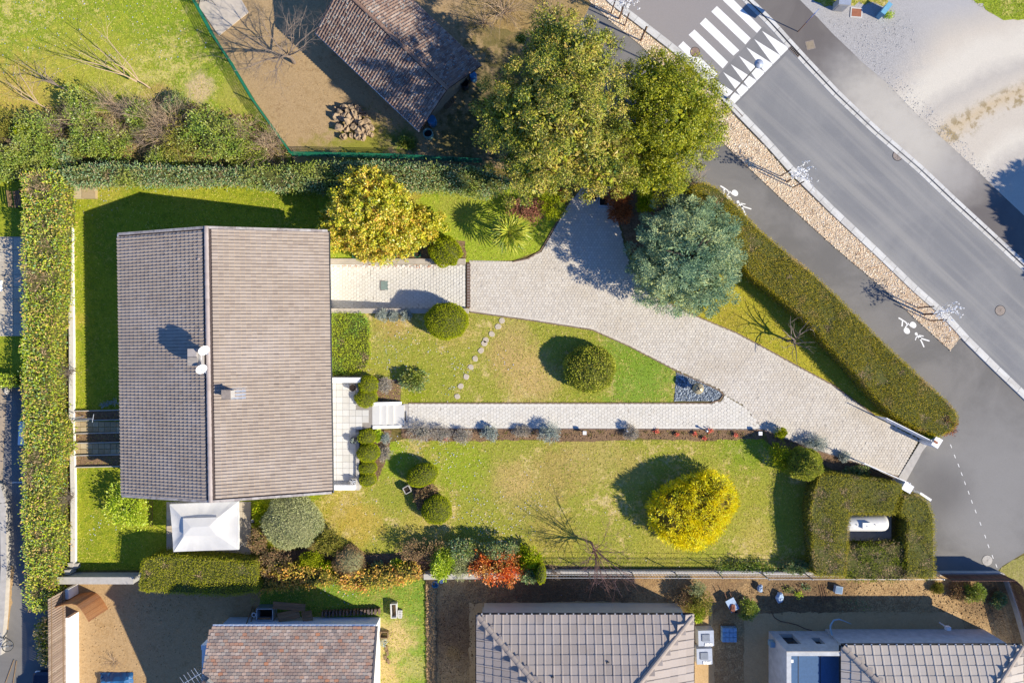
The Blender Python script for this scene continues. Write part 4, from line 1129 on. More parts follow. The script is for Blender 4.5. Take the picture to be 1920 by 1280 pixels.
L['hedge'] = leaf_mat("conifer_hedge_leaf", F((130, 118, 14), (146, 130, 20), (108, 104, 12), (158, 138, 40), (120, 113, 8), (172, 148, 66), k=2.35), F((164, 134, 72), (134, 118, 44), (178, 148, 96), k=2.2), .7, .2, (.55, .66))
L['hedge2'] = leaf_mat("olive_hedge_leaf", F((144, 134, 40), (158, 144, 52), (124, 120, 28), (170, 152, 70), (132, 124, 32), k=2.3), F((176, 148, 100), (136, 126, 36), (160, 138, 104), k=2.2), .9, .2, (.52, .62))
L['laurel'] = leaf_mat("laurel_leaf", F((146, 160, 26), (172, 178, 38), (118, 142, 22), (192, 186, 72), (88, 122, 50), (158, 170, 28), (100, 140, 104), (196, 156, 88), k=2.15), F((186, 142, 92), (170, 138, 96), (186, 178, 46), (136, 156, 30), k=2.1), .6, .25, (.52, .62), gloss=.035, rough=.45)
L['laurel_dark'] = leaf_mat("dark_laurel_leaf", F((98, 122, 72), (118, 140, 86), (82, 110, 66), (150, 160, 116), (92, 126, 96), (128, 142, 60), (160, 140, 100), k=2.0), F((130, 142, 44), (116, 132, 40), (150, 152, 60)), .3, .2, (.5, .65), gloss=.035, rough=.45)
L['green'] = leaf_mat("mid_green_leaf", F((118, 140, 36), (140, 154, 48), (94, 122, 30), (160, 164, 74), (102, 126, 54), k=2.0), F((150, 156, 44), (130, 132, 62), k=2.0), .8, .25, gloss=.06)
L['lime'] = leaf_mat("lime_leaf", F((160, 180, 30), (176, 190, 42), (140, 166, 24), (190, 196, 70)), None, 1, .3, gloss=.05)
L['grey'] = leaf_mat("grey_leaf", F((172, 160, 140), (186, 174, 154), (148, 138, 122), (156, 142, 126), (168, 160, 152)), None, 1, .15)
L['bluegrey'] = leaf_mat("blue_grey_leaf", F((142, 150, 142), (160, 166, 156), (122, 132, 126), (174, 176, 164)), None, 1, .15)
L['greygreen'] = leaf_mat("grey_green_leaf", F((146, 148, 100), (160, 160, 112), (128, 134, 86), (166, 164, 122), k=1.95), None, 1, .2)
L['olive'] = leaf_mat("olive_leaf", F((150, 138, 60), (130, 126, 52), (166, 150, 74), (112, 116, 44)), None, 1, .2)
L['orange'] = leaf_mat("orange_leaf", F((216, 152, 74), (224, 176, 88), (196, 128, 66), (204, 170, 70), (170, 132, 60), (220, 150, 96), (140, 132, 54), k=2.1), F((190, 168, 62), (150, 148, 50), (204, 164, 84), (130, 116, 60)), .9, .25, (.45, .56))
L['red'] = leaf_mat("red_leaf", F((206, 96, 36), (186, 78, 34), (218, 128, 50), (170, 66, 34), (204, 118, 50), k=2.1), F((214, 160, 70), (200, 170, 84), (190, 130, 60)), .8, .25, (.5, .62), gloss=.05)
L['rust'] = leaf_mat("rusty_leaf", F((150, 84, 46), (170, 100, 58), (128, 70, 40), (186, 118, 70)), None, 1, .2)
L['maroon'] = leaf_mat("maroon_leaf", F((160, 104, 88), (180, 124, 100), (136, 86, 76), (150, 110, 84)), None, 1, .25)
L['brown'] = leaf_mat("brown_leaf", F((150, 118, 86), (170, 136, 100), (128, 100, 76), (140, 124, 84)), None, 1, .15)
L['palm'] = leaf_mat("palm_leaf", F((150, 156, 26), (172, 172, 40), (118, 136, 24), (190, 184, 70), (104, 122, 30), k=1.5), None, 1, .12, gloss=.03)
L['salmon'] = leaf_mat("salmon_petal", F((232, 130, 104), (240, 150, 124), (220, 110, 90)), None, 1, .3)
L['white'] = leaf_mat("white_petal", F((244, 240, 236), (232, 226, 226), (246, 246, 240)), None, 1, .3)
L['blade'] = leaf_mat("grass_blade", F((156, 160, 44), (144, 152, 34), (178, 172, 66), (126, 142, 30), (196, 180, 104), k=2.0), F((128, 150, 32), (146, 160, 38), (190, 176, 90), k=1.9), .3, .3, (.45, .6))
L['blade_dry'] = leaf_mat("dry_grass_blade", F((172, 160, 66), (150, 154, 46), (192, 172, 98), (134, 146, 38), (206, 182, 120), k=2.0), F((128, 152, 40), (148, 162, 44), (120, 142, 40), k=1.8), .3, .3, (.54, .70))
L['crocus'] = leaf_mat("pale_flower", F((178, 178, 206), (200, 196, 212), (150, 162, 196), (206, 192, 182), k=1.9), None, 1, .3)
L['dead'] = leaf_mat("dead_hedge_twig", F((186, 150, 116), (160, 126, 98), (140, 112, 92), (200, 168, 134)), None, 1, .1)
L['core'] = solid("inner_twigs", A(96, 98, 44), .95, var=.4, scale=9)
L['core_y'] = solid("inner_golden_twigs", A(120, 104, 34), .95, var=.4, scale=9)
L['core_g'] = solid("inner_grey_green_twigs", A(140, 138, 96), .95, var=.3, scale=9)
L['core_b'] = solid("inner_blue_twigs", A(70, 86, 74), .95, var=.4, scale=9)

def dirs(n, g, zmin=-.2):
    d = g.normal(size=(n * 3 + 20, 3)); d /= np.linalg.norm(d, axis=1, keepdims=True)
    return d[d[:, 2] > zmin][:n]

def clump_crown(b, blobs, nc, lpc, cr, LL, LW, g, surf=.72, zmin=-.25, spread=.9, lift=.25, inner=0, space=0, shingle=False):
    """leaf clumps on the outside of overlapping ellipsoids (cx, cy, cz, rx, ry, rz)"""
    vol = np.array([q[3] * q[4] for q in blobs]); pr = vol / vol.sum()
    which = g.choice(len(blobs), nc, p=pr)
    if space:      # spaced clumps on the outer hull only
        m = nc * 7; which = g.choice(len(blobs), m, p=pr); Bb = np.array(blobs)
        D = dirs(m * 2, g, zmin)[:m]; which = which[:len(D)]; B = Bb[which]; rad = surf + (1.06 - surf) * g.random((len(D), 1))
        C = B[:, :3] + B[:, 3:] * D * rad; ok = np.ones(len(C), bool)
        for k in range(len(Bb)):
            ok &= ~((np.linalg.norm((C - Bb[k, :3]) / Bb[k, 3:], axis=1) < surf * .92) & (which != k))
        pick = []
        for i in np.nonzero(ok)[0]:
            if len(pick) < nc and (not pick or np.min(np.linalg.norm(C[pick] - C[i], axis=1)) > space * (.75 + .5 * g.random())): pick.append(i)
        D, B, C = D[pick], B[pick], C[pick]; nc = len(pick)
    else:
        D = np.concatenate([dirs(nc * 2, g, zmin)])[:nc]
        B = np.array(blobs)[which]
        rad = surf + (1.06 - surf) * g.random((nc, 1)) ** .7
        C = B[:, :3] + B[:, 3:] * D * rad
    Nn = D / B[:, 3:]; Nn /= np.linalg.norm(Nn, axis=1, keepdims=True)
    sz = cr * (.6 + .8 * g.random(nc))
    P = np.repeat(C, lpc, 0); N_ = np.repeat(Nn, lpc, 0); sr = np.repeat(sz, lpc)[:, None]
    r = g.normal(size=P.shape); r /= np.linalg.norm(r, axis=1, keepdims=True)
    rr = g.random((len(P), 1)) ** .45
    off = r * rr * sr; off[:, 2] *= .7
    ax = r * .9 + N_ * .6 + g.normal(size=P.shape) * .45 + np.array([0, 0, lift])
    if shingle:
        ax = g.normal(size=P.shape) + N_ * .25 + np.array([0, 0, lift]); r2 = r.copy(); r2[:, 2] = np.abs(r2[:, 2]) * .8 + .15
        b.leaves(P + off * spread, ax, LL, LW, g, .1, r2 * 1.1 + N_ * .35)
    else: b.leaves(P + off * spread, ax, LL, LW, g)
    if inner:      # leaves deep in the crown close the view to the ground
        w_ = g.choice(len(blobs), inner, p=pr); d = g.normal(size=(inner, 3)); d /= np.linalg.norm(d, axis=1, keepdims=True)
        B = np.array(blobs)[w_]; b.leaves(B[:, :3] + B[:, 3:] * d * (.35 + .35 * g.random((inner, 1))), g.normal(size=(inner, 3)), LL * 2.4, LW * 3.0, g)

def trunk_mesh(b, base, h, r, limbs, g, spread):
    base = np.asarray(base, float)
    b.tube([base, base + [.03, .02, h * .5], base + [.05, -.03, h]], [r, r * .75, r * .4], 7)
    for i in range(limbs):
        a = 2 * math.pi * i / limbs + g.random(); z = h * (.35 + .5 * g.random())
        e = base + [spread * math.cos(a) * (.6 + .4 * g.random()), spread * math.sin(a) * (.6 + .4 * g.random()), z + spread * .45]
        s_ = base + [.03, 0, z]; m = (s_ + e) / 2 + [0, 0, .1 * spread]
        b.tube([s_, m, e], [r * .4, r * .25, r * .1], 5)

def tree(name, label, base, blobs, mat, nc, lpc, cr, LL, LW, seed, trunk_h, trunk_r, core=None, cat="tree", group=None, surf=.72, bark=None, lift=.25, spread=.9, inner=0, space=0, shingle=False):
    g = rng(seed)
    o = thing(name, label, cat, tuple(base), group)
    b = MB(); trunk_mesh(b, base, trunk_h, trunk_r, 6, g, max(q[3] for q in blobs) * .7); b.build("trunk", bark or M['bark'], o)
    b = MB(); clump_crown(b, blobs, nc, lpc, cr, LL, LW, g, surf, lift=lift, spread=spread, inner=inner, space=space, shingle=shingle)
    mats = [mat]
    if core:
        b.cur = 1; mats.append(core)
        for q in blobs: b.ell(q[:3], (q[3] * .52, q[4] * .52, q[5] * .42), 14, 9, .12, seed)
    b.build("crown", mats, o)
    return o

def shrub(name, label, px, py, rpx, rpy, h, mat, seed, n=None, lpc=26, cr=None, LL=.13, LW=.07, core='core', group=None, cat="shrub", lumps=4, stem=True, lift=.3, spread=.9):
    """loose shrub; (px, py) and radii as it shows in the photograph, h its height"""
    g = rng(seed)
    zc = h * .52; c = np.array(W(px, py, zc)); rx, ry = S(rpx, zc), S(rpy, zc); rm = (rx + ry) / 2
    cr = cr or max(.12, rm * .27)
    blobs = [(c[0], c[1], zc, rx * .80, ry * .80, h * .40), (c[0], c[1], zc * 1.05, rx * .55, ry * .55, h * .42)]
    for i in range(lumps):
        a = 2 * math.pi * (i + g.random() * .6) / lumps; k = .5 + .1 * g.random()
        blobs.append((c[0] + rx * k * math.cos(a), c[1] + ry * k * math.sin(a), zc * (.75 + .35 * g.random()), rx * (.38 + .1 * g.random()), ry * (.38 + .1 * g.random()), h * (.3 + .08 * g.random())))
    n = n or int(max(26, 46 * (rx * ry) ** .75 / cr ** 1.2 * .35))
    o = thing(name, label, cat, (c[0], c[1], 0), group)
    b = MB(); clump_crown(b, blobs, n, lpc, cr, LL, LW, g, .7, lift=lift, spread=spread)
    mats = [mat]
    if core:
        b.cur = 1; mats.append(L[core]); b.ell((c[0], c[1], zc * .7), (rx * .42, ry * .42, h * .2), 12, 7, .12, seed)
    b.build("foliage", mats, o)
    if stem:
        b = MB()
        for i in range(4):
            a = g.random() * 6.28; b.tube([(c[0], c[1], 0), (c[0] + rx * .25 * math.cos(a), c[1] + ry * .25 * math.sin(a), h * .35), (c[0] + rx * .55 * math.cos(a), c[1] + ry * .55 * math.sin(a), h * .7)], [.03, .022, .01], 4)
        b.build("stem", M['bark'], o)
    return o

def clipped(name, label, px, py, rpx, rpy, h, mat, seed, dens=560, LL=.06, LW=.04, core='core', group=None, cat="shrub", rot=0.0, top=1.0, uneven=.03, long=1.0):
    """sheared globe: leaves on the skin of a solid of twigs"""
    g = rng(seed)
    rz = h * .56; zc = h - rz; c = np.array(W(px, py, zc * .5 + h * .25)); rx, ry = S(rpx, h * .5), S(rpy, h * .5)
    o = thing(name, label, cat, (c[0], c[1], 0), group)
    n = int(dens * 2 * math.pi * rx * ry * 1.6)
    D = dirs(n, g, -.45); n = len(D)
    R0 = np.array([rx, ry, rz])
    wob = 1 + uneven * np.sin(D[:, :1] * 7 + D[:, 1:2] * 5 + seed) + .035 * g.normal(size=(n, 1))
    P = D * R0 * wob
    Nn = D / R0; Nn /= np.linalg.norm(Nn, axis=1, keepdims=True)
    cs, sn = math.cos(rot), math.sin(rot)
    def rt(v): return np.stack([v[:, 0] * cs - v[:, 1] * sn, v[:, 0] * sn + v[:, 1] * cs, v[:, 2]], 1)
    P, Nn = rt(P), rt(Nn)
    P = P + np.array([c[0], c[1], zc]); keep = P[:, 2] > .02
    ax = Nn * .8 * long + g.normal(size=P.shape) * .55
    b = MB(); b.leaves(P[keep], ax[keep], LL, LW, g)
    b.cur = 1; 
    e = MB(); e.ell((0, 0, 0), (rx * .965, ry * .965, rz * .965), 24, 12, .02, seed, lo=-.28)
    V = rt(np.concatenate(e.v)) + np.array([c[0], c[1], zc])
    b.addn(V, np.concatenate(e.f))
    b.build("foliage", [mat, L[core]], o)
    b = MB(); b.tube([(c[0], c[1], 0), (c[0], c[1], zc)], [.06, .04], 5); b.build("stem", M['bark'], o)
    return o

def hedge(name, label, pts, h, mat, seed, dens=190, LL=.12, LW=.07, core='core', rough=.05, side=1.0, up=.7, cat="hedge", z0=0.0, group=None, wave=.06, bare=()):
    """sheared hedge, its top outline as in the photograph"""
    g = rng(seed)
    poly = WP(pts, h)
    if sum(poly[i][0] * poly[(i + 1) % len(poly)][1] - poly[(i + 1) % len(poly)][0] * poly[i][1] for i in range(len(poly))) < 0: poly = poly[::-1]
    cen = np.mean(np.array(poly), 0)
    o = thing(name, label, cat, (*cen, 0), group)
    def hz(x, y): return h + wave * (np.sin(x * 1.7 + seed) + np.sin(y * 2.3 + x * .9)) * .5
    n = int(area(poly) * dens)
    q = fill(jitter(poly, max(.05, rough * 1.5), .4, seed), n, g)
    P = np.stack([q[:, 0], q[:, 1], hz(q[:, 0], q[:, 1]) + g.normal(size=n) * rough], 1)
    ax = g.normal(size=P.shape) * .7 + np.array([0, 0, up])
    b = MB(); dead = np.zeros(n, bool)
    for (px, py, r) in bare:
        c_ = np.array(W(px, py, h)[:2]); dq = q - c_; wob = 1 + .35 * np.sin(np.arctan2(dq[:, 1], dq[:, 0]) * 3 + px) + .25 * g.normal(size=n)
        dead |= np.linalg.norm(dq, axis=1) < S(r, h) * wob
    P[dead, 2] -= .06 + .08 * g.random(dead.sum())
    b.leaves(P[~dead], ax[~dead], LL, LW, g)
    if dead.any():
        b.cur = 2; b.leaves(P[dead], ax[dead] * [1.4, 1.4, .5], LL * 1.5, .02, g); b.cur = 0
    for i in range(len(poly)):
        a = np.array(poly[i]); c = np.array(poly[(i + 1) % len(poly)]); Ls = np.linalg.norm(c - a)
        m = int(Ls * h * dens * .8 * side)
        if m < 1: continue
        t = g.random((m, 1)); nn = np.array([(c - a)[1], -(c - a)[0]]) / (Ls + 1e-9)
        xy = a + (c - a) * t + nn * (g.normal(size=(m, 1)) * rough)
        z = h * g.random(m) ** .7
        P = np.stack([xy[:, 0], xy[:, 1], z], 1)
        b.leaves(P, g.normal(size=P.shape) * .6 + np.array([nn[0], nn[1], .3]), LL, LW, g)
    b.cur = 1
    # twiggy body: a slightly smaller prism
    A2 = np.array(poly); ins = []
    for i in range(len(A2)):
        p, q_, r = A2[i - 1], A2[i], A2[(i + 1) % len(A2)]
        n1 = np.array([-(q_ - p)[1], (q_ - p)[0]]); n1 /= np.linalg.norm(n1) + 1e-9
        n2 = np.array([-(r - q_)[1], (r - q_)[0]]); n2 /= np.linalg.norm(n2) + 1e-9
        d = n1 + n2; d /= max(np.linalg.norm(d), .3); ins.append(tuple(q_ + d * .05))
    b.prism(ins, z0, h - .06 - wave * .5)
    b.build("foliage", [mat, L[core], L['dead']], o)
    return o

def twigs(b, base, h, spread, n, g, lean=(0, 0), depth=2, r0=.03, fan=1.0, droop=0.0, kink=.18, sub=3):
    """bare branches rising from a base"""
    base = np.asarray(base, float)
    def grow(p, d, Ln, r, dep):
        path = [p]; rad = [r]
        k = 4
        for i in range(k):
            d = d + g.normal(size=3) * kink + np.array([0, 0, -droop * (i + 1) / k]); d = d / np.linalg.norm(d)
            path.append(path[-1] + d * Ln / k); rad.append(r * (1 - .75 * (i + 1) / k))
        b.tube(path, rad, 4 if r > .02 else 3)
        if dep > 0:
            for j in range(sub):
                t = 1 + int(g.random() * (k - 1)) ; pp = path[t]
                dd = (path[t] - path[t - 1]); dd /= np.linalg.norm(dd)
                dd = dd + g.normal(size=3) * .6 * fan; dd /= np.linalg.norm(dd)
                grow(pp, dd, Ln * (.42 + .25 * g.random()), rad[t] * .65, dep - 1)
    for i in range(n):
        a = 2 * math.pi * (i + g.random()) / n; k = spread / max(h, .1) * (.35 + .75 * g.random())
        d = np.array([k * math.cos(a) + lean[0], k * math.sin(a) + lean[1], 1.0]); Ln = h * (.7 + .4 * g.random()) * min(1.6, np.linalg.norm(d)); d /= np.linalg.norm(d)
        grow(base + np.array([.1 * g.normal(), .1 * g.normal(), 0]) * (n > 4), d, Ln, r0, depth)

def bare_shrub(name, label, px, py, rpx, h, mat, seed, n=16, depth=2, r0=.02, group=None, cat="shrub", lean=(0, 0), sub=3, droop=0.0):
    """twiggy leafless shrub whose crown shows at (px, py)"""
    g = rng(seed)
    c = np.array(W(px, py, h * .6)); base = np.array([c[0], c[1], 0])
    o = thing(name, label, cat, (c[0], c[1], 0), group)
    b = MB(); twigs(b, base, h, S(rpx, h * .6), n, g, lean, depth, r0, sub=sub, droop=droop); b.build("branches", mat, o)
    return o

def bare_tree(name, label, px, py, h, spread, trunk_h, tr, mat, seed, n=6, depth=3, r0=.05, lean=(0, 0), group=None, sub=3, droop=0.0, kink=.18, fan=1.0):
    """leafless tree standing at ground pixel (px, py)"""
    g = rng(seed); base = np.array(W(px, py))
    o = thing(name, label, "tree", tuple(base), group)
    top = base + np.array([lean[0] * trunk_h, lean[1] * trunk_h, trunk_h])
    b = MB(); b.tube([base, (base + top) / 2 + [.03, .02, 0], top], [tr, tr * .8, tr * .65], 7); b.build("trunk", mat, o)
    b = MB(); twigs(b, top, h - trunk_h, spread, n, g, lean, depth, r0, fan, droop, kink, sub); b.build("branches", mat, o)
    return o

# ------------------------------------------------------------------ grass and flowers on the lawns
def grass(name, pts, dens, mat, seed, hgt=.06, wid=.045, zb=.01, skip=()):
    g = rng(seed); poly = WP(pts); 
    lo = np.array(W(-40, 1320)[:2]); hi = np.array(W(1960, -40)[:2])
    P_ = [(min(max(x, lo[0]), hi[0]), min(max(y, lo[1]), hi[1])) for x, y in poly]
    n = int(area(P_) * dens)
    q = fill(P_, n, g)
    P = np.stack([q[:, 0], q[:, 1], np.full(n, zb)], 1)
    a = g.random((n, 1)) * 6.28; hh = hgt * (.5 + g.random((n, 1)))
    s_ = np.concatenate([np.cos(a), np.sin(a), np.zeros_like(a)], 1) * wid * .5
    tip = P + np.concatenate([g.normal(size=(n, 2)) * .06, hh], 1)
    V = np.stack([P - s_, P + s_, tip], 1).reshape(-1, 3)
    b = MB(); b.addn(V, np.arange(3 * n).reshape(n, 3))
    o = b.build(name, mat); o['kind'] = 'stuff'
    return o
grass("grass", MEADOW, 85, L['blade'], 1)
grass("grass", SIDE, 90, L['blade'], 2)
grass("grass", UPPER, 90, L['blade'], 3)
grass("grass", FRONT, 100, L['blade_dry'], 4)
grass("grass", LOWER, 100, L['blade_dry'], 5)
grass("grass", RIGHT, 90, L['blade_dry'], 6)
grass("grass", PLOT, 110, L['blade'], 7)
grass("grass", [(1810, -10), (1825, 8), (1848, 22), (1880, 36), (1960, 40), (1960, -20)], 150, L['blade'], 9, zb=.11)
grass("grass", [(1515, -20), (1545, 12), (1600, 8), (1660, 12), (1662, -20)], 150, L['blade_dry'], 10, zb=.11)
def flowers(pts, n, seed, spots=None, mat=None, zb=.05, r=.032):
    g = rng(seed)
    if spots:
        q = np.concatenate([np.array(W(px, py)[:2]) + g.normal(size=(k, 2)) * rr / K for (px, py, rr, k) in [(a_, b_, c_ * 1.15, int(d_ * 1.0)) for a_, b_, c_, d_ in spots]])
    else: q = fill(WP(pts), n, g)
    n = len(q); b = MB()
    a = g.random((n, 1)) * 6.28; rr = r * (.6 + .8 * g.random((n, 1)))
    V = np.stack([np.concatenate([q + rr * np.concatenate([np.cos(a + t), np.sin(a + t)], 1), np.full((n, 1), zb) + .02 * g.random((n, 1))], 1) for t in (0, 1.57, 3.14, 4.71)], 1).reshape(-1, 3)
    b.addn(V, np.arange(4 * n).reshape(n, 4))
    o = b.build("lawn_flowers", mat or L['crocus']); o['kind'] = 'stuff'
flowers([(0, 0), (340, 0), (380, 60), (400, 100), (200, 130), (0, 150)], 150, 1, r=.035)
flowers(None, 0, 2, spots=[(780, 838, 16, 30), (830, 850, 20, 34), (880, 860, 25, 30), (900, 950, 18, 60), (925, 985, 25, 60), (1000, 940, 16, 40), (760, 840, 10, 14), (960, 1000, 20, 24), (1080, 870, 40, 20), (650, 930, 20, 14), (720, 940, 25, 16), (860, 930, 20, 20), (700, 1000, 30, 14), (1200, 1045, 60, 26)])
flowers(None, 0, 3, spots=[(650, 660, 14, 50), (680, 680, 10, 20), (745, 650, 22, 40), (730, 690, 16, 30), (775, 660, 25, 26), (860, 690, 10, 26), (840, 735, 8, 14), (945, 685, 12, 14), (820, 650, 20, 16)])
flowers(None, 0, 4, spots=[(200, 365, 12, 16), (165, 395, 8, 6), (190, 985, 12, 14), (180, 1010, 8, 8), (645, 1115, 12, 26), (610, 1108, 8, 8)])
# ------------------------------------------------------------------ big trees
def zW(px, py, z): return np.array(W(px, py, z))
b0 = zW(1035, 258, 0)
tree("evergreen_tree", "tallest broad evergreen tree with yellow-green clumps, shading the old outbuilding", b0,
     [(*zW(1050, 205, 7.2)[:2], 7.0, 3.8, 4.1, 4.2), (*zW(985, 220, 6.4)[:2], 6.2, 2.5, 2.8, 3.4), (*zW(1075, 120, 7)[:2], 6.8, 2.8, 2.5, 3.4), (*zW(1000, 310, 5)[:2], 4.6, 2.7, 2.5, 3.3), (*zW(1120, 300, 4.8)[:2], 4.6, 2.4, 2.5, 3.2), (*zW(1035, 75, 6.4)[:2], 6.0, 1.9, 1.7, 2.8), (*zW(940, 215, 5.2)[:2], 4.8, 1.6, 2.2, 2.4)],
     L['oak'], 300, 300, .60, .125, .065, 11, 6.5, .28, None, surf=.56, spread=.95, inner=12000, space=1.2, shingle=True)
b0 = zW(1222, 272, 0)
tree("evergreen_tree", "dense olive-green evergreen tree between the tallest tree and the lamp post", b0,
     [(*zW(1250, 225, 4.6)[:2], 4.2, 3.3, 4.0, 3.5), (*zW(1300, 220, 4.2)[:2], 3.6, 2.1, 3.0, 2.6), (*zW(1235, 310, 4)[:2], 3.2, 2.3, 2.0, 2.6), (*zW(1235, 150, 4.4)[:2], 3.8, 2.4, 2.0, 2.7)],
     L['oak2'], 300, 230, .47, .115, .055, 12, 5, .24, None, surf=.64, spread=1.0, inner=9000, space=.86, shingle=True)
b0 = zW(1262, 497, 0)
tree("blue_spruce", "blue-green conifer with layered tufts overhanging the driveway", b0,
     [(*zW(1283, 482, 3.0)[:2], 3.1, 3.4, 3.4, 3.1), (*zW(1330, 470, 2.6)[:2], 2.4, 2.2, 2.6, 2.1), (*zW(1300, 540, 2.2)[:2], 2.1, 2.7, 1.9, 1.8), (*zW(1230, 500, 2.4)[:2], 2.3, 2.0, 2.4, 2.0), (*zW(1285, 410, 2.4)[:2], 2.2, 2.6, 1.5, 1.8)],
     L['blue'], 300, 210, .46, .15, .045, 13, 5, .22, None, inner=8000, space=.84, surf=.60, lift=.1, spread=.85)
tree("magnolia_tree", "bushy golden-yellow leaved tree beside the house corner and garage court", zW(712, 424, 0),
     [(*zW(690, 395, 2.2)[:2], 2.1, 2.7, 2.3, 1.8), (*zW(715, 440, 1.6)[:2], 1.5, 2.7, 1.7, 1.3), (*zW(690, 350, 1.8)[:2], 1.8, 1.9, 1.2, 1.5), (*zW(790, 425, 1.0)[:2], .9, 1.6, 1.3, .9), (*zW(640, 425, 1.4)[:2], 1.4, 1.4, 1.6, 1.2), (*zW(705, 470, 1.0)[:2], 1.0, 1.6, .7, .9)],
     L['yellow'], 300, 120, .34, .16, .10, 14, 2.4, .14, None, surf=.62, inner=3500, space=.56, shingle=True, spread=1.0)
# out of the picture to the right: its shadow lies on the road and gravel
b0 = zW(2218, 510, 0)
tree("roadside_tree", "tree beyond the right edge whose jagged shadow lies over the kerb", b0, [(b0[0], b0[1], 5.0, 3.9, 3.9, 3.3), (b0[0] - .2, b0[1] - 2.8, 4.2, 3.0, 2.6, 2.4)], L['oak2'], 520, 60, .6, .3, .16, 15, 5, .25, L['core'])

# palm
o = thing("palm_tree", "small fan palm with bright yellow-green fronds beside the driveway", "palm tree", tuple(zW(955, 443, 0)))
c = zW(955, 436, 1.7); b = MB(); b.tube([zW(955, 443, 0), c], [.13, .11], 8); b.build("trunk", M['bark'], o)
g = rng(21)
for i in range(24):
    a = 2.4 * i; el = 1.3 - 1.5 * i / 24; b = MB()
    d = np.array([math.cos(a) * math.cos(el), math.sin(a) * math.cos(el), math.sin(el)]); e = c + d * (.22 + .5 * i / 24)
    b.tube([c, e], [.02, .012], 3)
    s_ = unit(np.cross(d, (0, 0, 1))); n_ = np.cross(s_, d)
    for k in range(9):
        t = (k - 4) / 4 * 1.2; f = d * math.cos(t) + s_ * math.sin(t) - n_ * .12; tip = e + f * 1.02 - np.array([0, 0, .22 * g.random() + .05]); w_ = np.cross(f, n_); w_ /= np.linalg.norm(w_) + 1e-9
        m = e + f * .5; b.addn([e, m + w_ * .05, tip, m - w_ * .05], np.array([[0, 1, 2, 3]]))
    b.build("frond", L['palm'], o)

# ------------------------------------------------------------------ sheared globes
clipped("globe_shrub", "large sheared round shrub standing alone on the front lawn", 1105, 692, 46, 42, 1.8, L['ball'], 31, dens=300, LL=.10, LW=.07)
clipped("box_globe", "round clipped dark green box shrub at the garage court's outer corner", 837, 602, 39, 33, 2.0, L["box"], 32, LL=.07)
clipped("box_shrub", "notched clipped shrub above the garage court's upper wall", 835, 472, 28, 26, 1.3, L['box'], 33, uneven=.10, LL=.10)
clipped("box_globe", "upper of the two crescent topiaries on the lower lawn", 792, 890, 29, 20, 1.5, L['box'], 34, rot=.35)
clipped("box_globe", "lower of the two crescent topiaries on the lower lawn", 819, 955, 27, 26, 1.4, L['box'], 35)
clipped("globe_shrub", "sheared green globe with a bare dark side beside the driveway's lower bed", 1507, 869, 31, 28, 2.3, L['ball'], 36, LL=.11, LW=.06, uneven=.06)
for (px, py, rx, ry, h, lb, sd) in ((690, 722, 18, 17, 1.3, "clipped box mound at the terrace's upper corner beside the dark pot", 37), (686, 746, 20, 17, 1.2, "clipped box mound directly above the entrance steps", 38),
        (688, 819, 17, 14, 1.3, "clipped box mound directly below the entrance steps", 39), (691, 848, 20, 17, 1.5, "second clipped box mound below the entrance steps", 40),
        (689, 876, 17, 13, 1.1, "third clipped box mound below the entrance steps", 41), (689, 898, 16, 13, 1.1, "last clipped box mound at the terrace's lower corner", 42)):
    clipped("box_mound", lb, px, py, rx, ry, h, L['box'], sd, group="clipped mounds along the terrace", LL=.065)
for (px, py, r, lb, sd) in ((718, 592, 13, "first blue-grey dwarf shrub from the house on the court's lower wall", 43), (739, 593, 10, "smallest blue-grey dwarf shrub, middle of the three by the court's lower wall", 44), (763, 592, 13, "blue-grey dwarf shrub nearest the box globe by the court's lower wall", 45)):
    shrub("dwarf_shrub", lb, px, py, r, r * .95, .55, L['bluegrey'], sd, n=40, lpc=30, cr=.16, LL=.09, LW=.03, core='core_b', group="dwarf shrubs along the garage court", stem=False)
clipped("feathery_shrub", "wide grey-green feathery dome right of the gazebo", 549, 978, 52, 47, 1.8, L['greygreen'], 46, dens=330, LL=.15, LW=.035, core='core_g', uneven=.07, long=.7)
clipped("feathery_shrub", "grey-brown twiggy dome in the lower border", 655, 1051, 28, 26, 1.4, L['brown'], 47, dens=330, LL=.13, LW=.03, core='core_g', uneven=.08, long=1.2)
# golden thuja: two lobes
g = rng(50); o = thing("golden_thuja", "big golden-yellow heart-shaped conifer on the lower lawn", "shrub", tuple(zW(1290, 950, 0)))
b = MB(); bl_ = [(*zW(1274, 962, 1.1)[:2], 1.0, 1.85, 1.95, 1.25), (*zW(1333, 934, 1.1)[:2], 1.0, 1.6, 1.65, 1.25), (*zW(1296, 982, 1.0)[:2], .9, 1.8, 1.55, 1.1), (*zW(1310, 952, 1.1)[:2], 1.0, 1.95, 2.15, 1.35)]
clump_crown(b, bl_, 760, 26, .22, .28, .05, g, .9, lift=.5, zmin=-.4)
b.cur = 1
for q in bl_: b.ell(q[:3], (q[3] * .86, q[4] * .86, q[5] * .86), 16, 9, .12, 3, lo=-.35)
b.build("foliage", [L['thuja'], L['core_y']], o)
b = MB(); b.tube([zW(1290, 950, 0), zW(1290, 950, 1.2)], [.12, .08], 6); b.build("stem", M['bark'], o)

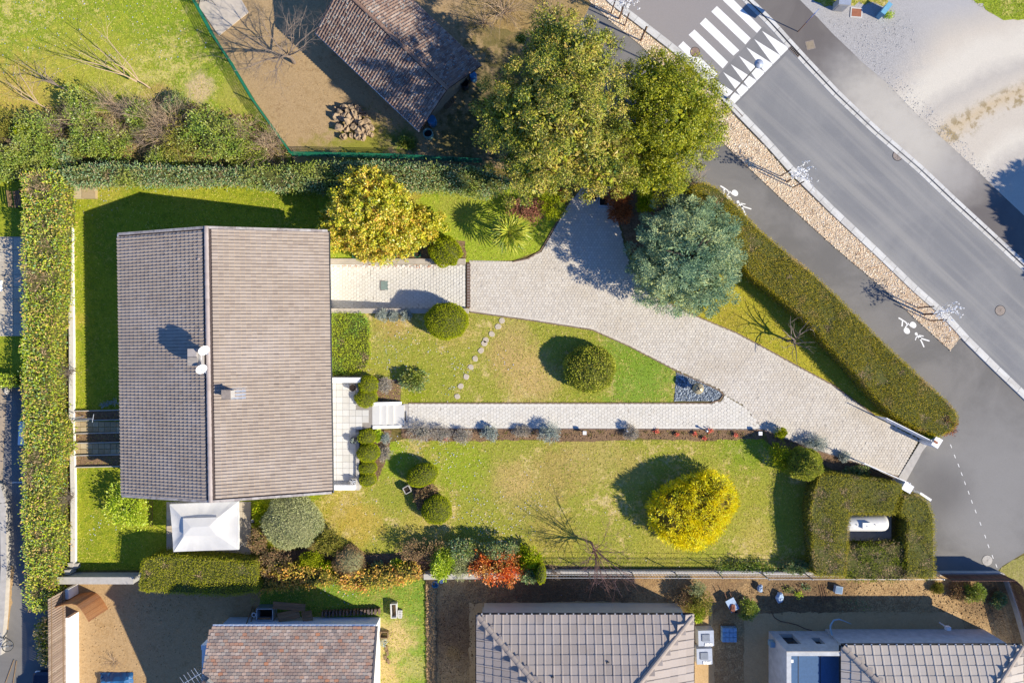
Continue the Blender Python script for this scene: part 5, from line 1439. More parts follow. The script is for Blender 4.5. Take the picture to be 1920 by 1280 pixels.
# ------------------------------------------------------------------ hedges
L['low'] = leaf_mat("low_hedge_leaf", F((120, 146, 34), (142, 158, 44), (100, 128, 36), (158, 166, 70), (96, 130, 60), k=2.6), F((156, 160, 46), (140, 148, 40), k=2.5), .9, .3)
hedge("long_hedge", "long sheared olive hedge along the footpath with a rounded lower end", [(1296, 352), (1318, 342), (1345, 352), (1385, 388), (1420, 428), (1480, 478), (1530, 518), (1600, 586), (1660, 646), (1720, 702), (1778, 755), (1795, 775), (1797, 790), (1785, 808), (1762, 818),
      (1720, 800), (1680, 778), (1640, 738), (1600, 692), (1550, 640), (1510, 594), (1450, 545), (1410, 515), (1380, 480), (1340, 440), (1310, 400)], 1.9, L['hedge'], 51, dens=430, LL=.075, LW=.035, rough=.06, wave=.14, bare=[(1415, 455, 13), (1345, 372, 16), (1552, 615, 7), (1558, 600, 6), (1625, 700, 12), (1655, 712, 10), (1690, 698, 6), (1735, 785, 9), (1330, 420, 8), (1480, 520, 5), (1770, 790, 10)])
hedge("tank_hedge", "sheared hedge wrapping the upper and left sides of the white gas tank", [(1540, 892), (1560, 890), (1622, 898), (1688, 908), (1692, 922), (1676, 964), (1593, 962), (1590, 1028), (1585, 1080), (1532, 1080), (1526, 1020), (1522, 960), (1530, 920)], 1.65, L['hedge2'], 52, dens=430, LL=.075, LW=.035, rough=.07, wave=.16, bare=[(1535, 925, 14), (1528, 950, 12), (1583, 922, 7), (1588, 945, 8), (1655, 935, 7), (1550, 1005, 10), (1545, 1035, 13), (1560, 1062, 12), (1575, 1040, 9), (1548, 975, 8), (1535, 995, 7)])
hedge("tank_hedge", "curved sheared hedge between the white gas tank and the dark apron", [(1697, 932), (1724, 930), (1742, 944), (1752, 970), (1753, 1020), (1753, 1084), (1702, 1084), (1704, 1020), (1706, 975), (1690, 962)], 1.7, L['hedge2'], 53, dens=430, LL=.075, LW=.035, rough=.07, wave=.16, bare=[(1730, 975, 6), (1722, 1010, 8), (1738, 1055, 12), (1725, 1030, 7), (1712, 955, 6)])
hedge("tank_hedge", "patchy overgrown hedge below the white gas tank with bare brown gaps", [(1588, 1030), (1640, 1024), (1700, 1022), (1702, 1086), (1640, 1088), (1590, 1084)], 1.5, leaf_mat("patchy_hedge_leaf", F((110, 124, 20), (130, 136, 30), (96, 112, 18), (140, 140, 50)), F((170, 140, 100), (150, 128, 96), (140, 120, 90)), .9, .15, (.45, .56)), 54, dens=300, LL=.09, LW=.05, rough=.14, wave=.3, bare=[(1600, 1050, 14), (1625, 1068, 10), (1640, 1040, 8), (1670, 1070, 9), (1690, 1040, 9)])
hedge("lower_hedge", "flat sheared olive hedge below the fabric gazebo", [(266, 1052), (300, 1043), (400, 1050), (478, 1058), (482, 1108), (430, 1116), (340, 1112), (262, 1106)], 2.0, leaf_mat("lower_hedge_leaf", F((130, 134, 20), (146, 146, 30), (116, 122, 18), (160, 150, 60)), F((170, 150, 90), (150, 140, 60)), .5, .15, (.58, .7)), 55, dens=400, LL=.08, LW=.04, rough=.06, wave=.12, bare=[(278, 1075, 7), (310, 1060, 5), (375, 1078, 6), (455, 1070, 9), (350, 1100, 6)])
hedge("laurel_hedge", "tall bright laurel hedge running down the left side of the garden", [(44, 326), (84, 320), (112, 330), (106, 420), (104, 560), (92, 640), (90, 770), (108, 800), (110, 850), (92, 880), (90, 960), (102, 1010), (94, 1075), (92, 1100), (92, 1140), (60, 1146), (52, 1100), (46, 1000), (44, 860), (46, 700), (45, 500)], 1.9, L['laurel'], 56, dens=170, LL=.15, LW=.07, rough=.14, wave=.3, up=.6, bare=[(72, 350, 20), (85, 462, 16), (70, 524, 22), (84, 420, 8), (66, 860, 14), (62, 885, 12), (60, 905, 10), (88, 660, 9), (80, 560, 7), (96, 720, 12), (94, 760, 10), (95, 930, 12), (70, 1000, 8), (84, 1030, 8), (75, 1110, 7)])
hedge("laurel_hedge", "dark glossy laurel hedge between the garden and the barn yard", [(108, 318), (200, 308), (330, 316), (460, 318), (545, 312), (640, 305), (760, 308), (850, 312), (905, 318), (960, 340), (905, 362), (850, 350), (770, 348), (700, 337), (600, 350), (520, 350), (440, 336), (330, 340), (230, 336), (128, 342)], 1.8, L['laurel_dark'], 57, dens=170, LL=.14, LW=.065, rough=.14, wave=.3, up=.5, bare=[(200, 330, 9), (415, 325, 8), (520, 340, 7)])
hedge("low_hedge", "low clipped hedge against the house between court and terrace", [(622, 588), (676, 589), (688, 600), (692, 620), (690, 640), (692, 668), (686, 688), (664, 699), (622, 699)], .38, L['low'], 58, dens=360, LL=.08, LW=.05, rough=.07, wave=.12, bare=[(686, 670, 8), (678, 690, 7), (640, 640, 4)])
hedge("creeper", "orange and gold creeper spilling over the boundary wall left of the plot", [(482, 1072), (560, 1064), (600, 1072), (622, 1078), (620, 1092), (570, 1098), (480, 1108)], 1.3, L['orange'], 59, dens=170, LL=.15, LW=.10, rough=.16, wave=.35, cat="creeper")
hedge("creeper", "orange creeper on the boundary wall above the small green plot", [(625, 1080), (700, 1076), (780, 1064), (786, 1080), (740, 1094), (680, 1104), (640, 1098)], 1.2, L['orange'], 60, dens=160, LL=.15, LW=.10, rough=.16, wave=.35, cat="creeper")
hedge("ivy_hedge", "strip of ivy along the neighbour's upper lawn edge at the far left", [(-40, 268), (30, 285), (44, 330), (-40, 332)], 1.2, L['green'], 61, dens=140, LL=.15, LW=.08, rough=.1, wave=.2)
hedge("low_hedge", "low yellow-green hedge strip by the alley at the far left", [(-40, 704), (22, 704), (25, 722), (-40, 722)], .8, L['lime'], 62, dens=180, LL=.12, LW=.07, rough=.06)
hedge("flowering_border", "pale flowering border along the slatted fence in the alley", [(70, 1168), (90, 1165), (98, 1190), (96, 1230), (90, 1246), (76, 1240), (68, 1205)], .9, leaf_mat("pale_flower_border", F((205, 172, 126), (190, 160, 110), (150, 150, 40), (214, 184, 146), (120, 130, 36)), None, 1, .25), 63, dens=160, LL=.14, LW=.11, rough=.12, wave=.2, cat="flower border")

# ------------------------------------------------------------------ loose shrubs: (name, label, px, py, rx, ry, h, leaf, extra)
sh_list = [
 ("shrub", "leafy green shrub at the left edge of the meadow's lower scrub", 70, 258, 42, 46, 2.0, 'green'),
 ("shrub", "small yellow-tipped shrub at the meadow scrub's left end", 47, 250, 12, 12, 1.6, 'yellow_green'),
 ("shrub", "bright green shrub under the bare saplings on the meadow", 152, 196, 28, 36, 1.8, 'green'),
 ("shrub", "large rounded green shrub by the mesh fence above the dark laurel hedge", 398, 258, 66, 46, 2.5, 'green'),
 ("shrub", "low green shrub in the middle of the meadow scrub", 212, 270, 40, 30, 1.4, 'green'),
  ("shrub", "green shrub filling the gap left of the low shrub in the scrub", 168, 254, 32, 34, 1.6, 'green'),
 ("shrub", "bushy green shrub between bramble and the meadow edge in the scrub", 262, 218, 26, 24, 1.5, 'green'),
 ("shrub", "olive-green shrub right of the big bramble mound", 338, 262, 30, 44, 2.0, 'olive'),
 ("shrub", "low green shrub under the bramble squeezed by the mesh fence", 462, 292, 40, 22, 1.2, 'green'),
 ("shrub", "small green shrub at the meadow side of the scrub's right half", 330, 196, 20, 18, 1.0, 'laurel_dark'),
 ("shrub", "dark green shrub at the left end above the tall laurel hedge", 30, 300, 36, 24, 1.6, 'green'),
 ("shrub", "leafy green shrub behind the tall laurel hedge's top end", 84, 306, 36, 22, 1.7, 'green'),
 ("shrub", "olive shrub half out of frame at the left edge", 6, 232, 24, 30, 1.6, 'olive'),
 ("shrub", "dark green tangle below the brown bramble on the meadow", 128, 290, 36, 24, 1.3, 'laurel_dark'),
 ("shrub", "green shrub wedged between bramble and dark laurel hedge", 310, 300, 36, 20, 1.3, 'green'),
 ("shrub", "bright broad-leaved shrub at the house's lower left corner", 240, 945, 36, 42, 1.7, 'lime'),
 ("shrub", "brown-green shrub touching the gazebo's paving", 484, 1012, 16, 22, 1.3, 'brown'),
 ("shrub", "yellow and green shrub between house and grey-green shrub", 492, 962, 12, 22, .9, 'yellow_green'),
 ("shrub", "orange-brown shrub at the right end of the flat sheared hedge", 512, 1058, 36, 26, 1.7, 'brown'),
 ("shrub", "dark olive shrub in the lower border under the feathery shrub", 584, 1052, 22, 20, 1.5, 'box'),
 ("shrub", "small bright yellow shrub in the lower border", 613, 1068, 15, 14, 1.2, 'yellow_green'),
 ("shrub", "loose olive shrub at the lawn's edge above the grey-brown dome", 620, 1016, 28, 20, 1.3, 'olive'),
 ("shrub", "small lime-green plant in the shaded part of the lower border", 748, 1060, 16, 10, .7, 'lime'),
 ("shrub", "dark teal plant in the shaded part of the lower border", 708, 1062, 9, 9, .6, 'laurel_dark'),
 ("shrub", "upright yellow-green shrub at the corner of the low wall", 829, 1056, 22, 26, 1.8, 'lime'),
 ("shrub", "narrow grey-olive shrub left of the red-orange shrub", 867, 1062, 17, 28, 1.6, 'greygreen'),
 ("shrub", "big red-orange shrub on the boundary wall of the lower garden", 932, 1062, 46, 32, 1.9, 'red'),
 ("shrub", "pale green shrub right of the red-orange shrub", 992, 1048, 20, 22, 1.3, 'yellow_green'),
 ("shrub", "dark green shrub beside the narrow conifer at the mesh fence", 992, 1072, 20, 16, 1.2, 'laurel_dark'),
 ("shrub", "dark purple-brown shrub in shade above the lower border", 795, 1030, 40, 20, 1.5, 'brown'),
 ("shrub", "added dark shrub deepening the shade behind the narrow grey-olive shrub", 868, 1028, 34, 16, 1.7, 'laurel_dark'),  # this shrub and the next are put in to darken a shadow
 ("shrub", "added dark shrub deepening the shade behind the red-orange shrub", 936, 1030, 34, 14, 1.8, 'laurel_dark'),
 ("shrub", "maroon-leaved shrub between palm and driveway", 988, 395, 32, 22, 1.5, 'maroon'),
 ("shrub", "dark rounded shrub at the driveway's upper left edge", 1036, 386, 28, 24, 1.5, 'box'),
 ("shrub", "tiny orange shrub under the tallest evergreen tree", 1054, 367, 9, 9, .9, 'rust'),
 ("shrub", "tall rust-brown shrub at the head of the driveway", 1160, 372, 18, 22, 1.7, 'rust'),
 ("shrub", "rust-brown shrub just below the other one at the head of the driveway", 1163, 398, 18, 22, 1.4, 'rust'),
 ("shrub", "yellow-green shrub between rusty shrub and blue-green conifer", 1210, 374, 16, 22, 1.3, 'yellow_green'),
 ("shrub", "silvery grey-green shrub at the upper end of the long hedge", 1268, 352, 48, 30, 1.8, 'greygreen'),
 ("shrub", "dark blue-green shrub standing in the front lawn near the entrance", 777, 712, 24, 18, .8, 'laurel_dark'),
 ("shrub", "lime plant between box mounds and the blue ball plant", 706, 816, 8, 9, .6, 'lime'),
 ("dwarf_shrub", "pale blue ball-shaped plant below the entrance steps", 724, 822, 8, 8, .6, 'bluegrey'),
 ("shrub", "grey dry shrub beside the lower box mounds", 720, 850, 12, 13, .5, 'grey'),
 ("shrub", "grey dry shrub beside the upper box mounds", 722, 722, 13, 13, .5, 'grey'),
 ("shrub", "brown dry shrub between the two crescent topiaries", 800, 932, 20, 16, .8, 'brown'),
 ("shrub", "mixed brown and green shrub at the upper edge of the soil yard", 1310, 1132, 24, 26, 1.4, 'olive'),
 ("shrub", "pale grey-green shrub at the wire fence above the mixed shrub", 1306, 1104, 16, 12, 1.2, 'greygreen'),
 ("shrub", "lime-green shrub at the grey roof's upper right corner", 1308, 1148, 11, 13, .9, 'lime'),
 ("shrub", "dark brown shrub left of the mixed shrub by the grey roof", 1284, 1118, 16, 18, 1.0, 'brown'),
 ("shrub", "dark green shrub in the shaded soil yard", 1402, 1142, 17, 17, .9, 'green'),
 ("shrub", "green shrub with pale leaves beside the brown slatted fence", 1827, 1110, 17, 19, .9, 'green'),
 ("shrub", "small dark shrub against the brown slatted fence's concrete base", 1872, 1124, 12, 14, .6, 'laurel_dark'),
 ("shrub", "purplish low shrub in the sunlit soil by the brown fence", 1795, 1108, 14, 14, .5, 'brown'),
 ("shrub", "tuft of olive weeds in sunlit soil near the tank hedge", 1758, 1103, 9, 9, .4, 'olive'),
 ("shrub", "brown dry shrub at the tip of the long hedge", 1768, 795, 22, 18, 2.0, 'maroon'),
 ("shrub", "green climbing plant behind the right gate pillar", 1745, 812, 12, 10, 1.5, 'lime'),
 ("shrub", "dark hollow shrub beside the sheared globe in the driveway bed", 1468, 856, 26, 24, 1.6, 'box'),
 ("shrub", "tiny clipped shrub at the bend of the driveway bed", 1464, 812, 9, 9, .8, 'box'),
 ("shrub", "blue-flowered shrub in the driveway bed above the sheared globe", 1528, 832, 24, 13, .7, 'bluegrey'),
 ("shrub", "dark ground plant along the driveway bed near the gate", 1605, 886, 26, 10, .5, 'laurel_dark'),
 ("shrub", "small grey plant in the driveway bed near the gate", 1582, 856, 10, 8, .4, 'bluegrey'),
 ("shrub", "spiky silver plant at the start of the path border", 790, 810, 30, 17, .9, 'grey'),
 ("shrub", "grey lavender clump right of the spiky silver plant in the path border", 828, 814, 17, 13, .6, 'grey'),
 ("shrub", "dark-centred lavender clump after the first salmon flower", 868, 817, 16, 13, .55, 'grey'),
 ("shrub", "pale blue-grey clump in the path border left of its middle", 920, 811, 15, 14, .6, 'bluegrey'),
 ("shrub", "low grey plant between the two blue-grey clumps in the path border", 978, 808, 15, 9, .4, 'grey'),
 ("dwarf_shrub", "round blue-grey ball shrub at the middle of the path border", 1031, 811, 19, 18, .95, 'bluegrey'),
 ("shrub", "dark lavender clump right of the small white lamp in the path border", 1184, 811, 13, 13, .6, 'grey'),
 ("shrub", "shaded green weeds at the foot of the mesh fence by the barn", 760, 268, 16, 9, .4, 'green'),
 ("shrub", "small leafy shrub left of the tank hedge at the wire fence", 1492, 1062, 24, 10, .7, 'laurel_dark'),
 ("shrub", "low dark groundcover along the wire fence at the lower lawn's edge", 1400, 1062, 60, 6, .4, 'green'),
]
for k, (nm, lb, px, py, rx, ry, h, lf) in enumerate(sh_list):
    rx, ry = rx * 1.13, ry * 1.13
    small = rx < 20
    LLf = {'grey': (.13, .022), 'bluegrey': (.11, .03), 'greygreen': (.10, .035), 'brown': (.11, .05), 'olive': (.11, .05), 'box': (.09, .055), 'rust': (.14, .05), 'maroon': (.12, .06), 'red': (.16, .08), 'lime': (.15, .09), 'green': (.13, .07), 'laurel_dark': (.13, .07), 'yellow_green': (.14, .08)}[lf]
    cr = max(.13, min(.42, (S(rx) + S(ry)) * .5 * .27))
    nc = int(np.clip(9 * S(rx) * S(ry) / cr ** 2 * .62 + 14, 18, 240))
    shrub(nm, lb, px, py, rx, ry, h, L[lf], 100 + k, n=nc, lpc=24 if not small else 18, cr=cr, LL=LLf[0], LW=LLf[1], core='core_b' if lf in ('grey', 'bluegrey') else 'core', stem=not small)

# narrow conifer
clipped("narrow_conifer", "narrow upright dark green conifer at the end of the wire fence", 1014, 1074, 9, 16, 2.2, L['box'], 64, LL=.065)
# small flowers in the path border
for k, (px, py, lb) in enumerate(((836, 822, "salmon-pink flower clump left of the path border's middle"), (1231, 808, "salmon-pink flower clump right after the dark lavender clump"), (1269, 813, "brightest salmon-pink flower clump in the right half of the path border"),
        (1302, 812, "small salmon-pink flower clump between two others in the path border"), (1331, 807, "salmon-pink flower clump close to the path's edge"), (1320, 821, "low salmon-pink flower clump at the lawn side of the border"), (1379, 815, "last salmon-pink flower clump before the dark shrub shadow"))):
    g = rng(300 + k); o = thing("flower_clump", lb, "flowers", W(px, py), "salmon flowers in the path border"); x, y, _ = W(px, py)
    P = np.array([x, y, .05]) + g.normal(size=(70, 3)) * np.array([.07, .07, .02]) + np.array([0, 0, .10])
    b = MB(); b.leaves(P, g.normal(size=P.shape) + [0, 0, .6], .09, .07, g); b.build("petals", L['salmon'], o)
    P = np.array([x, y, .02]) + np.abs(g.normal(size=(40, 3))) * np.array([.0, .0, .05]) + g.normal(size=(40, 3)) * np.array([.12, .12, 0])
    b = MB(); b.leaves(P, g.normal(size=P.shape) + [0, 0, .6], .12, .03, g); b.build("leaves", L['olive'], o)
g = rng(330)
P = np.concatenate([np.array(W(px, py)) + g.normal(size=(26, 3)) * np.array([.16, .08, 0]) for px, py in [(770 + 22 * i + 8 * g.random(), 809 + 9 * g.random()) for i in range(30)]])
b = MB(); b.leaves(P, g.normal(size=P.shape) * .7 + [0, 0, 1], .14, .03, g); o = b.build("border_weeds", L['olive']); o['kind'] = 'stuff'

# ------------------------------------------------------------------ bare shrubs and trees
bl = [("bramble", "second brown bramble overlapping the big mound's upper side", 280, 222, 40, 2.3, 'twig', 26), ("bramble", "thin brown bramble over the scrub's left middle", 150, 225, 34, 2.0, 'twig', 22), ("bramble", "big brown leafless bramble mound in the middle of the meadow scrub", 297, 245, 48, 2.4, 'twig', 26), ("bramble", "pale fan of bare twigs left of the big bramble mound", 195, 190, 28, 2.2, 'twig', 20),
      ("bramble", "brown bare bramble squeezed against the green mesh fence", 497, 272, 44, 2.0, 'twig', 24), ("bramble", "grey bare twigs below the brown earth patch in the scrub", 258, 262, 24, 1.4, 'twig_grey', 16),
      ("bramble", "bare twigs sprawling over the meadow above the big green shrub", 345, 200, 34, 1.6, 'twig_grey', 16), ("bramble", "thin bare stems over the left end of the scrub", 40, 278, 36, 1.6, 'twig', 12),
      ("bramble", "brown bare thicket between the two middle shrubs of the scrub", 232, 205, 34, 1.8, 'twig', 26), ("bramble", "brown bare twigs in front of the low shrub in the scrub", 205, 240, 30, 1.8, 'twig', 20),
      ("bramble", "dense brown bramble right of the big bramble mound's foot", 318, 222, 34, 2.2, 'twig', 28), ("bramble", "bare brown bramble over the big rounded shrub's right side", 445, 246, 32, 2.2, 'twig', 22), ("bramble", "tangled bare bramble above the fence corner", 515, 255, 26, 1.8, 'twig', 22), ("bramble", "grey bare twigs between left end shrubs of the scrub", 100, 235, 30, 1.6, 'twig_grey', 18),
      ("bramble", "straw-brown bramble thicket at the top edge above the tallest tree", 945, 8, 66, 1.8, 'twig', 34), ("bramble", "straw-brown bramble thicket between the outbuilding roof and tallest tree", 905, 32, 36, 1.5, 'twig', 18),
      ("bramble", "grey-brown bramble thicket beside the mulch strip at the top edge", 1040, 22, 56, 1.6, 'twig', 28), ("bramble", "pale dry bramble behind the silvery shrub at the long hedge's end", 1308, 335, 18, 1.4, 'twig', 14),
      ("bramble", "small pink-brown bare shrub in the lower border's shaded part", 790, 1052, 22, 1.2, 'twig_pink', 16), ("bramble", "tuft of bare twigs at the foot of the wire fence's left end", 1040, 1070, 16, .9, 'twig', 12),
      ("bramble", "thin bare twigs in the laurel hedge's brown gap near its top", 68, 345, 18, 2.3, 'twig_grey', 12), ("bramble", "round bare patch of twigs in the laurel hedge beside the paved terrace", 72, 522, 22, 2.2, 'twig_grey', 18),
      ("bramble", "strip of dry twigs in the laurel hedge above the vegetable beds", 122, 700, 14, 1.7, 'twig_grey', 14), ("bramble", "strip of dry twigs in the laurel hedge below the vegetable beds", 122, 935, 14, 1.7, 'twig_grey', 14)]
for k, (nm, lb, px, py, r, h, mt, n) in enumerate(bl): bare_shrub(nm, lb, px, py, r, h, M[mt], 400 + k, n=n, depth=2, r0=.022)
bare_tree("bare_tree", "large spreading leafless tree over the bare earth beside the outbuilding", 552, 118, 4.6, 3.0, 1.2, .13, M['twig_grey'], 420, n=10, depth=4, r0=.055, kink=.22, sub=4)
bare_tree("bare_sapling", "thin leaning bare sapling at the far left of the meadow", 92, 208, 2.6, .8, .5, .05, M['twig'], 421, n=3, depth=2, r0=.04, lean=(-.75, .6))
bare_tree("bare_sapling", "dark forked bare sapling left of the bright green shrub", 128, 172, 2.2, .7, .5, .06, M['twig_grey'], 422, n=4, depth=2, r0=.045, lean=(-.8, .45))
bare_tree("bare_sapling", "long bare sapling leaning across the middle of the meadow", 282, 166, 3.4, .9, .7, .06, M['twig'], 423, n=5, depth=2, r0=.045, lean=(-.75, .45))
bare_tree("ornamental_maple", "pink-brown leafless weeping tree on the lower lawn beside the wire fence", 1108, 1016, 3.6, 2.2, .9, .10, M['twig_pink'], 424, n=18, depth=4, r0=.032, droop=.16, kink=.2, lean=(.12, -.25))
bare_tree("pollarded_tree", "small knobbly leafless pollarded tree on the triangular lawn by the long hedge", 1476, 639, 2.7, 1.25, .9, .10, M['twig_grey'], 425, n=8, depth=2, r0=.055, kink=.3, sub=2)
# knobs at the branch ends of the pollard

# low undergrowth that ties the scrub together
g = rng(98)
SCRUB = [(-40, 215), (60, 220), (120, 190), (190, 215), (300, 180), (400, 200), (470, 215), (540, 290), (545, 312), (300, 316), (100, 312), (-40, 310)]
q = fill(WP(SCRUB), 9000, g); P = np.concatenate([q, .05 + .35 * g.random((9000, 1)) ** 2], 1)
k_ = np.sin(q[:, :1] * 1.3) + np.sin(q[:, 1:2] * 1.9 + q[:, :1] * .7)
P[:, 2:] *= np.clip(k_, .1, 1.6)
b = MB(); b.leaves(P, g.normal(size=P.shape) * .7 + [0, 0, .5], .22, .06, g); o = b.build("undergrowth", leaf_mat("undergrowth_leaf", F((120, 140, 50), (150, 130, 80), (100, 126, 40), (170, 146, 96)), F((176, 150, 104), (150, 124, 86)), .5, .2, (.48, .58))); o['kind'] = 'stuff'
# ------------------------------------------------------------------ terrace and entrance steps
M['tile'] = piece_mat("terrace_tile", [A(232, 226, 216), A(238, 232, 224), A(226, 219, 208)], 'object', A(216, 206, 194), 1.5, 12, .7, .05, .3)
ZT = .62
ter = bpy.data.objects.new("terrace", None); col.objects.link(ter); ter['kind'] = 'structure'; ORG[ter] = np.zeros(3)
tp = WP([(560, 706), (672, 706), (672, 757), (700, 757), (700, 800), (672, 806), (672, 914), (560, 914)], ZT)
b = MB(); b.prism(tp[::-1], 0, ZT - .03); b.build("base", solid("grout", A(170, 160, 150), .95), ter)
tm = MB(); tm.box((0, 0, 0), (.428, .428, .03)); tm = tm.mesh("floor_tile", M['tile'])
x = tp[0][0]; y0 = tp[0][1]; y1 = tp[-1][1]
X = np.arange(W(600, 0, ZT)[0], W(700, 0, ZT)[0], .445); Y = np.arange(y1 + .22, y0, .445)
for xx in X:
    for yy in Y:
        cnr = np.array([[xx - .2, yy - .2], [xx + .2, yy + .2], [xx - .2, yy + .2], [xx + .2, yy - .2]])
        if inside(cnr, tp).all(): piece("floor_tile", tm, ter, Matrix.Translation((xx, yy, ZT - .014)))
M['white_cap'] = solid("white_coping", (.80, .79, .76), .75, var=.05)
wall("terrace_wall", "white parapet at the terrace's upper end casting shade behind it", [(600, 711), (682, 711)], .34, 0, 1.02, M['white_cap'])
wall("terrace_wall", "white parapet along the terrace's lower end", [(600, 908), (672, 908)], .30, 0, .98, M['white_cap'], M['white_cap'], .04)
wall("terrace_wall", "low white planter edge beside the lower box mounds", [(675, 808), (675, 914)], .22, 0, .78, M['concrete'])
wall("terrace_wall", "low white planter edge beside the upper box mounds", [(675, 716), (675, 757)], .22, 0, .78, M['concrete'])
o = thing("staircase", "white tiled entrance steps from terrace down to the path", "stairs", W(725, 778))
for i in range(4):
    z = ZT - .02 - .14 * i; b = MB()
    xa, ya, _ = W(698 + 13 * i, 759, z); xb, yb, _ = W(698 + 13 * (i + 1) + (1 if i < 3 else 8), 797, z)
    b.box(((xa + xb) / 2, (ya + yb) / 2, z / 2), (abs(xb - xa), abs(ya - yb), z)); b.build("step", M['tile'], o)
for py, h0 in ((756.5, .70), (800.5, .70)):
    b = MB(); xa, ya, _ = W(700, py, .5); xb = W(752, 0, .3)[0]
    b.add([(xa, ya - .1, 0), (xb, ya - .1, 0), (xb, ya + .1, 0), (xa, ya + .1, 0), (xa, ya - .1, h0), (xb, ya - .1, .2), (xb, ya + .1, .2), (xa, ya + .1, h0)], [(3, 2, 1, 0), (4, 5, 6, 7), (0, 1, 5, 4), (1, 2, 6, 5), (2, 3, 7, 6), (3, 0, 4, 7)])
    b.build("side_wall", M['white_cap'], o)
o = thing("doormat", "dark grey ribbed doormat at the foot of the entrance steps", "doormat", W(757, 780))
x, y, _ = W(757, 780)
b = MB(); b.box((x, y, .05), (.42, .70, .06)); b.build("mat_frame", M['zinc'], o)
b = MB(); b.box((x, y, .07), (.36, .64, .05)); b.build("bristle", solid("mat_grey", (.09, .085, .08), .95, var=.4, scale=30), o)
o = thing("landing", "small pale paved landing around the doormat", "paving", W(757, 760)); b = MB(); xa, ya, _ = W(751, 757); xb, yb, _ = W(765, 803); b.box(((xa + xb) / 2, (ya + yb) / 2, .012), (xb - xa, ya - yb, .03)); b.build("slab", M['concrete'], o)

def potted(px, py, size, label, mat_pot, leaf, square=True, z=ZT, seed=1, h=.42, rot=0.0):
    g = rng(seed); x, y, _ = W(px, py, z + h); o = thing("planter", label, "planter", (x, y, z)); s_ = size
    b = MB()
    if square:
        for dx, dy, sx, sy in ((0, s_ / 2, s_, .05), (0, -s_ / 2, s_, .05), (s_ / 2, 0, .05, s_ - .05), (-s_ / 2, 0, .05, s_ - .05)):
            c, sn = math.cos(rot), math.sin(rot); b.box((x + dx * c - dy * sn, y + dx * sn + dy * c, z + h / 2), (sx, sy, h), rot)
        b.build("pot", mat_pot, o)
        b = MB(); b.box((x, y, z + h * .42), (s_ - .06, s_ - .06, h * .8), rot); b.build("soil", M['soil_pot'], o)
    else:
        b.lathe((x, y, z), [(s_ * .38, 0), (s_ * .5, h), (s_ * .44, h), (s_ * .42, h * .8)], 16); b.build("pot", mat_pot, o)
        b = MB(); b.cyl((x, y), s_ * .43, z + h * .7, z + h * .85, 14); b.build("soil", M['soil_pot'], o)
    if leaf:
        P = np.array([x, y, z + h]) + g.normal(size=(60, 3)) * np.array([s_ * .22, s_ * .22, .06]); b = MB(); b.leaves(P, g.normal(size=P.shape) + [0, 0, .5], .14, .05, g); b.build("leaves", leaf, o)
    return o
potted(661, 727, .48, "round dark brown pot on the terrace's upper part", solid("brown_pot", (.05, .035, .028), .7), None, False, seed=2)
potted(662, 826, .34, "square dark planter with a small plant beside the lower steps wall", M['dark_metal'], L['bluegrey'], seed=3)
potted(662, 903, .38, "square pale planter with white flowers at the terrace's lower corner", M['concrete'], L['white'], seed=4)
potted(763, 918, .44, "square grey planter standing on the lawn beside the upper crescent topiary", M['concrete'], None, z=0, seed=5, h=.5, rot=.5)

# ------------------------------------------------------------------ gazebo
M['canvas'] = solid("white_canvas", (.54, .53, .51), .9, var=.05, scale=3)
gz = thing("gazebo", "white fabric gazebo with a vented roof against the house's lower wall", "gazebo", W(383, 985))
A4 = [np.array(W(*p, 2.1)) for p in ((318, 945), (446, 940), (447, 1030), (325, 1034))]
cen = sum(A4) / 4; zt_ = 2.36
T4 = [np.array(W(*p, zt_)) for p in ((346, 974), (406, 972), (403, 1001), (347, 1001))]
b = MB(); n_ = 10
for i in range(4):
    a, c, d, e = A4[i], A4[(i + 1) % 4], T4[(i + 1) % 4], T4[i]
    V = []
    for u_ in range(n_ + 1):
        for v_ in range(n_ + 1):
            s_, t = u_ / n_, v_ / n_
            p = (a * (1 - s_) + c * s_) * (1 - t) + (e * (1 - s_) + d * s_) * t
            p = p.copy(); p[2] -= .10 * math.sin(math.pi * t) * math.sin(math.pi * s_) + .012 * math.sin(s_ * 22 + i) * (1 - t) + .05 * math.sin(math.pi * s_) * (1 - t)
            V.append(p)
    b.addn(V, [(u_ * (n_ + 1) + v_, (u_ + 1) * (n_ + 1) + v_, (u_ + 1) * (n_ + 1) + v_ + 1, u_ * (n_ + 1) + v_ + 1) for u_ in range(n_) for v_ in range(n_)])
b.build("canopy", M['canvas'], gz)
b = MB(); V4 = [np.array(W(*p, zt_ + .07)) for p in ((343, 971), (409, 969), (406, 1004), (344, 1004))]; R2 = [np.array(W(358, 988, zt_ + .17)), np.array(W(392, 986, zt_ + .17))]
b.add(V4 + R2, [(0, 4, 5, 1)[::-1], (1, 5, 2)[::-1], (2, 5, 4, 3)[::-1], (3, 4, 0)[::-1]]); b.build("vent_roof", M['canvas'], gz)
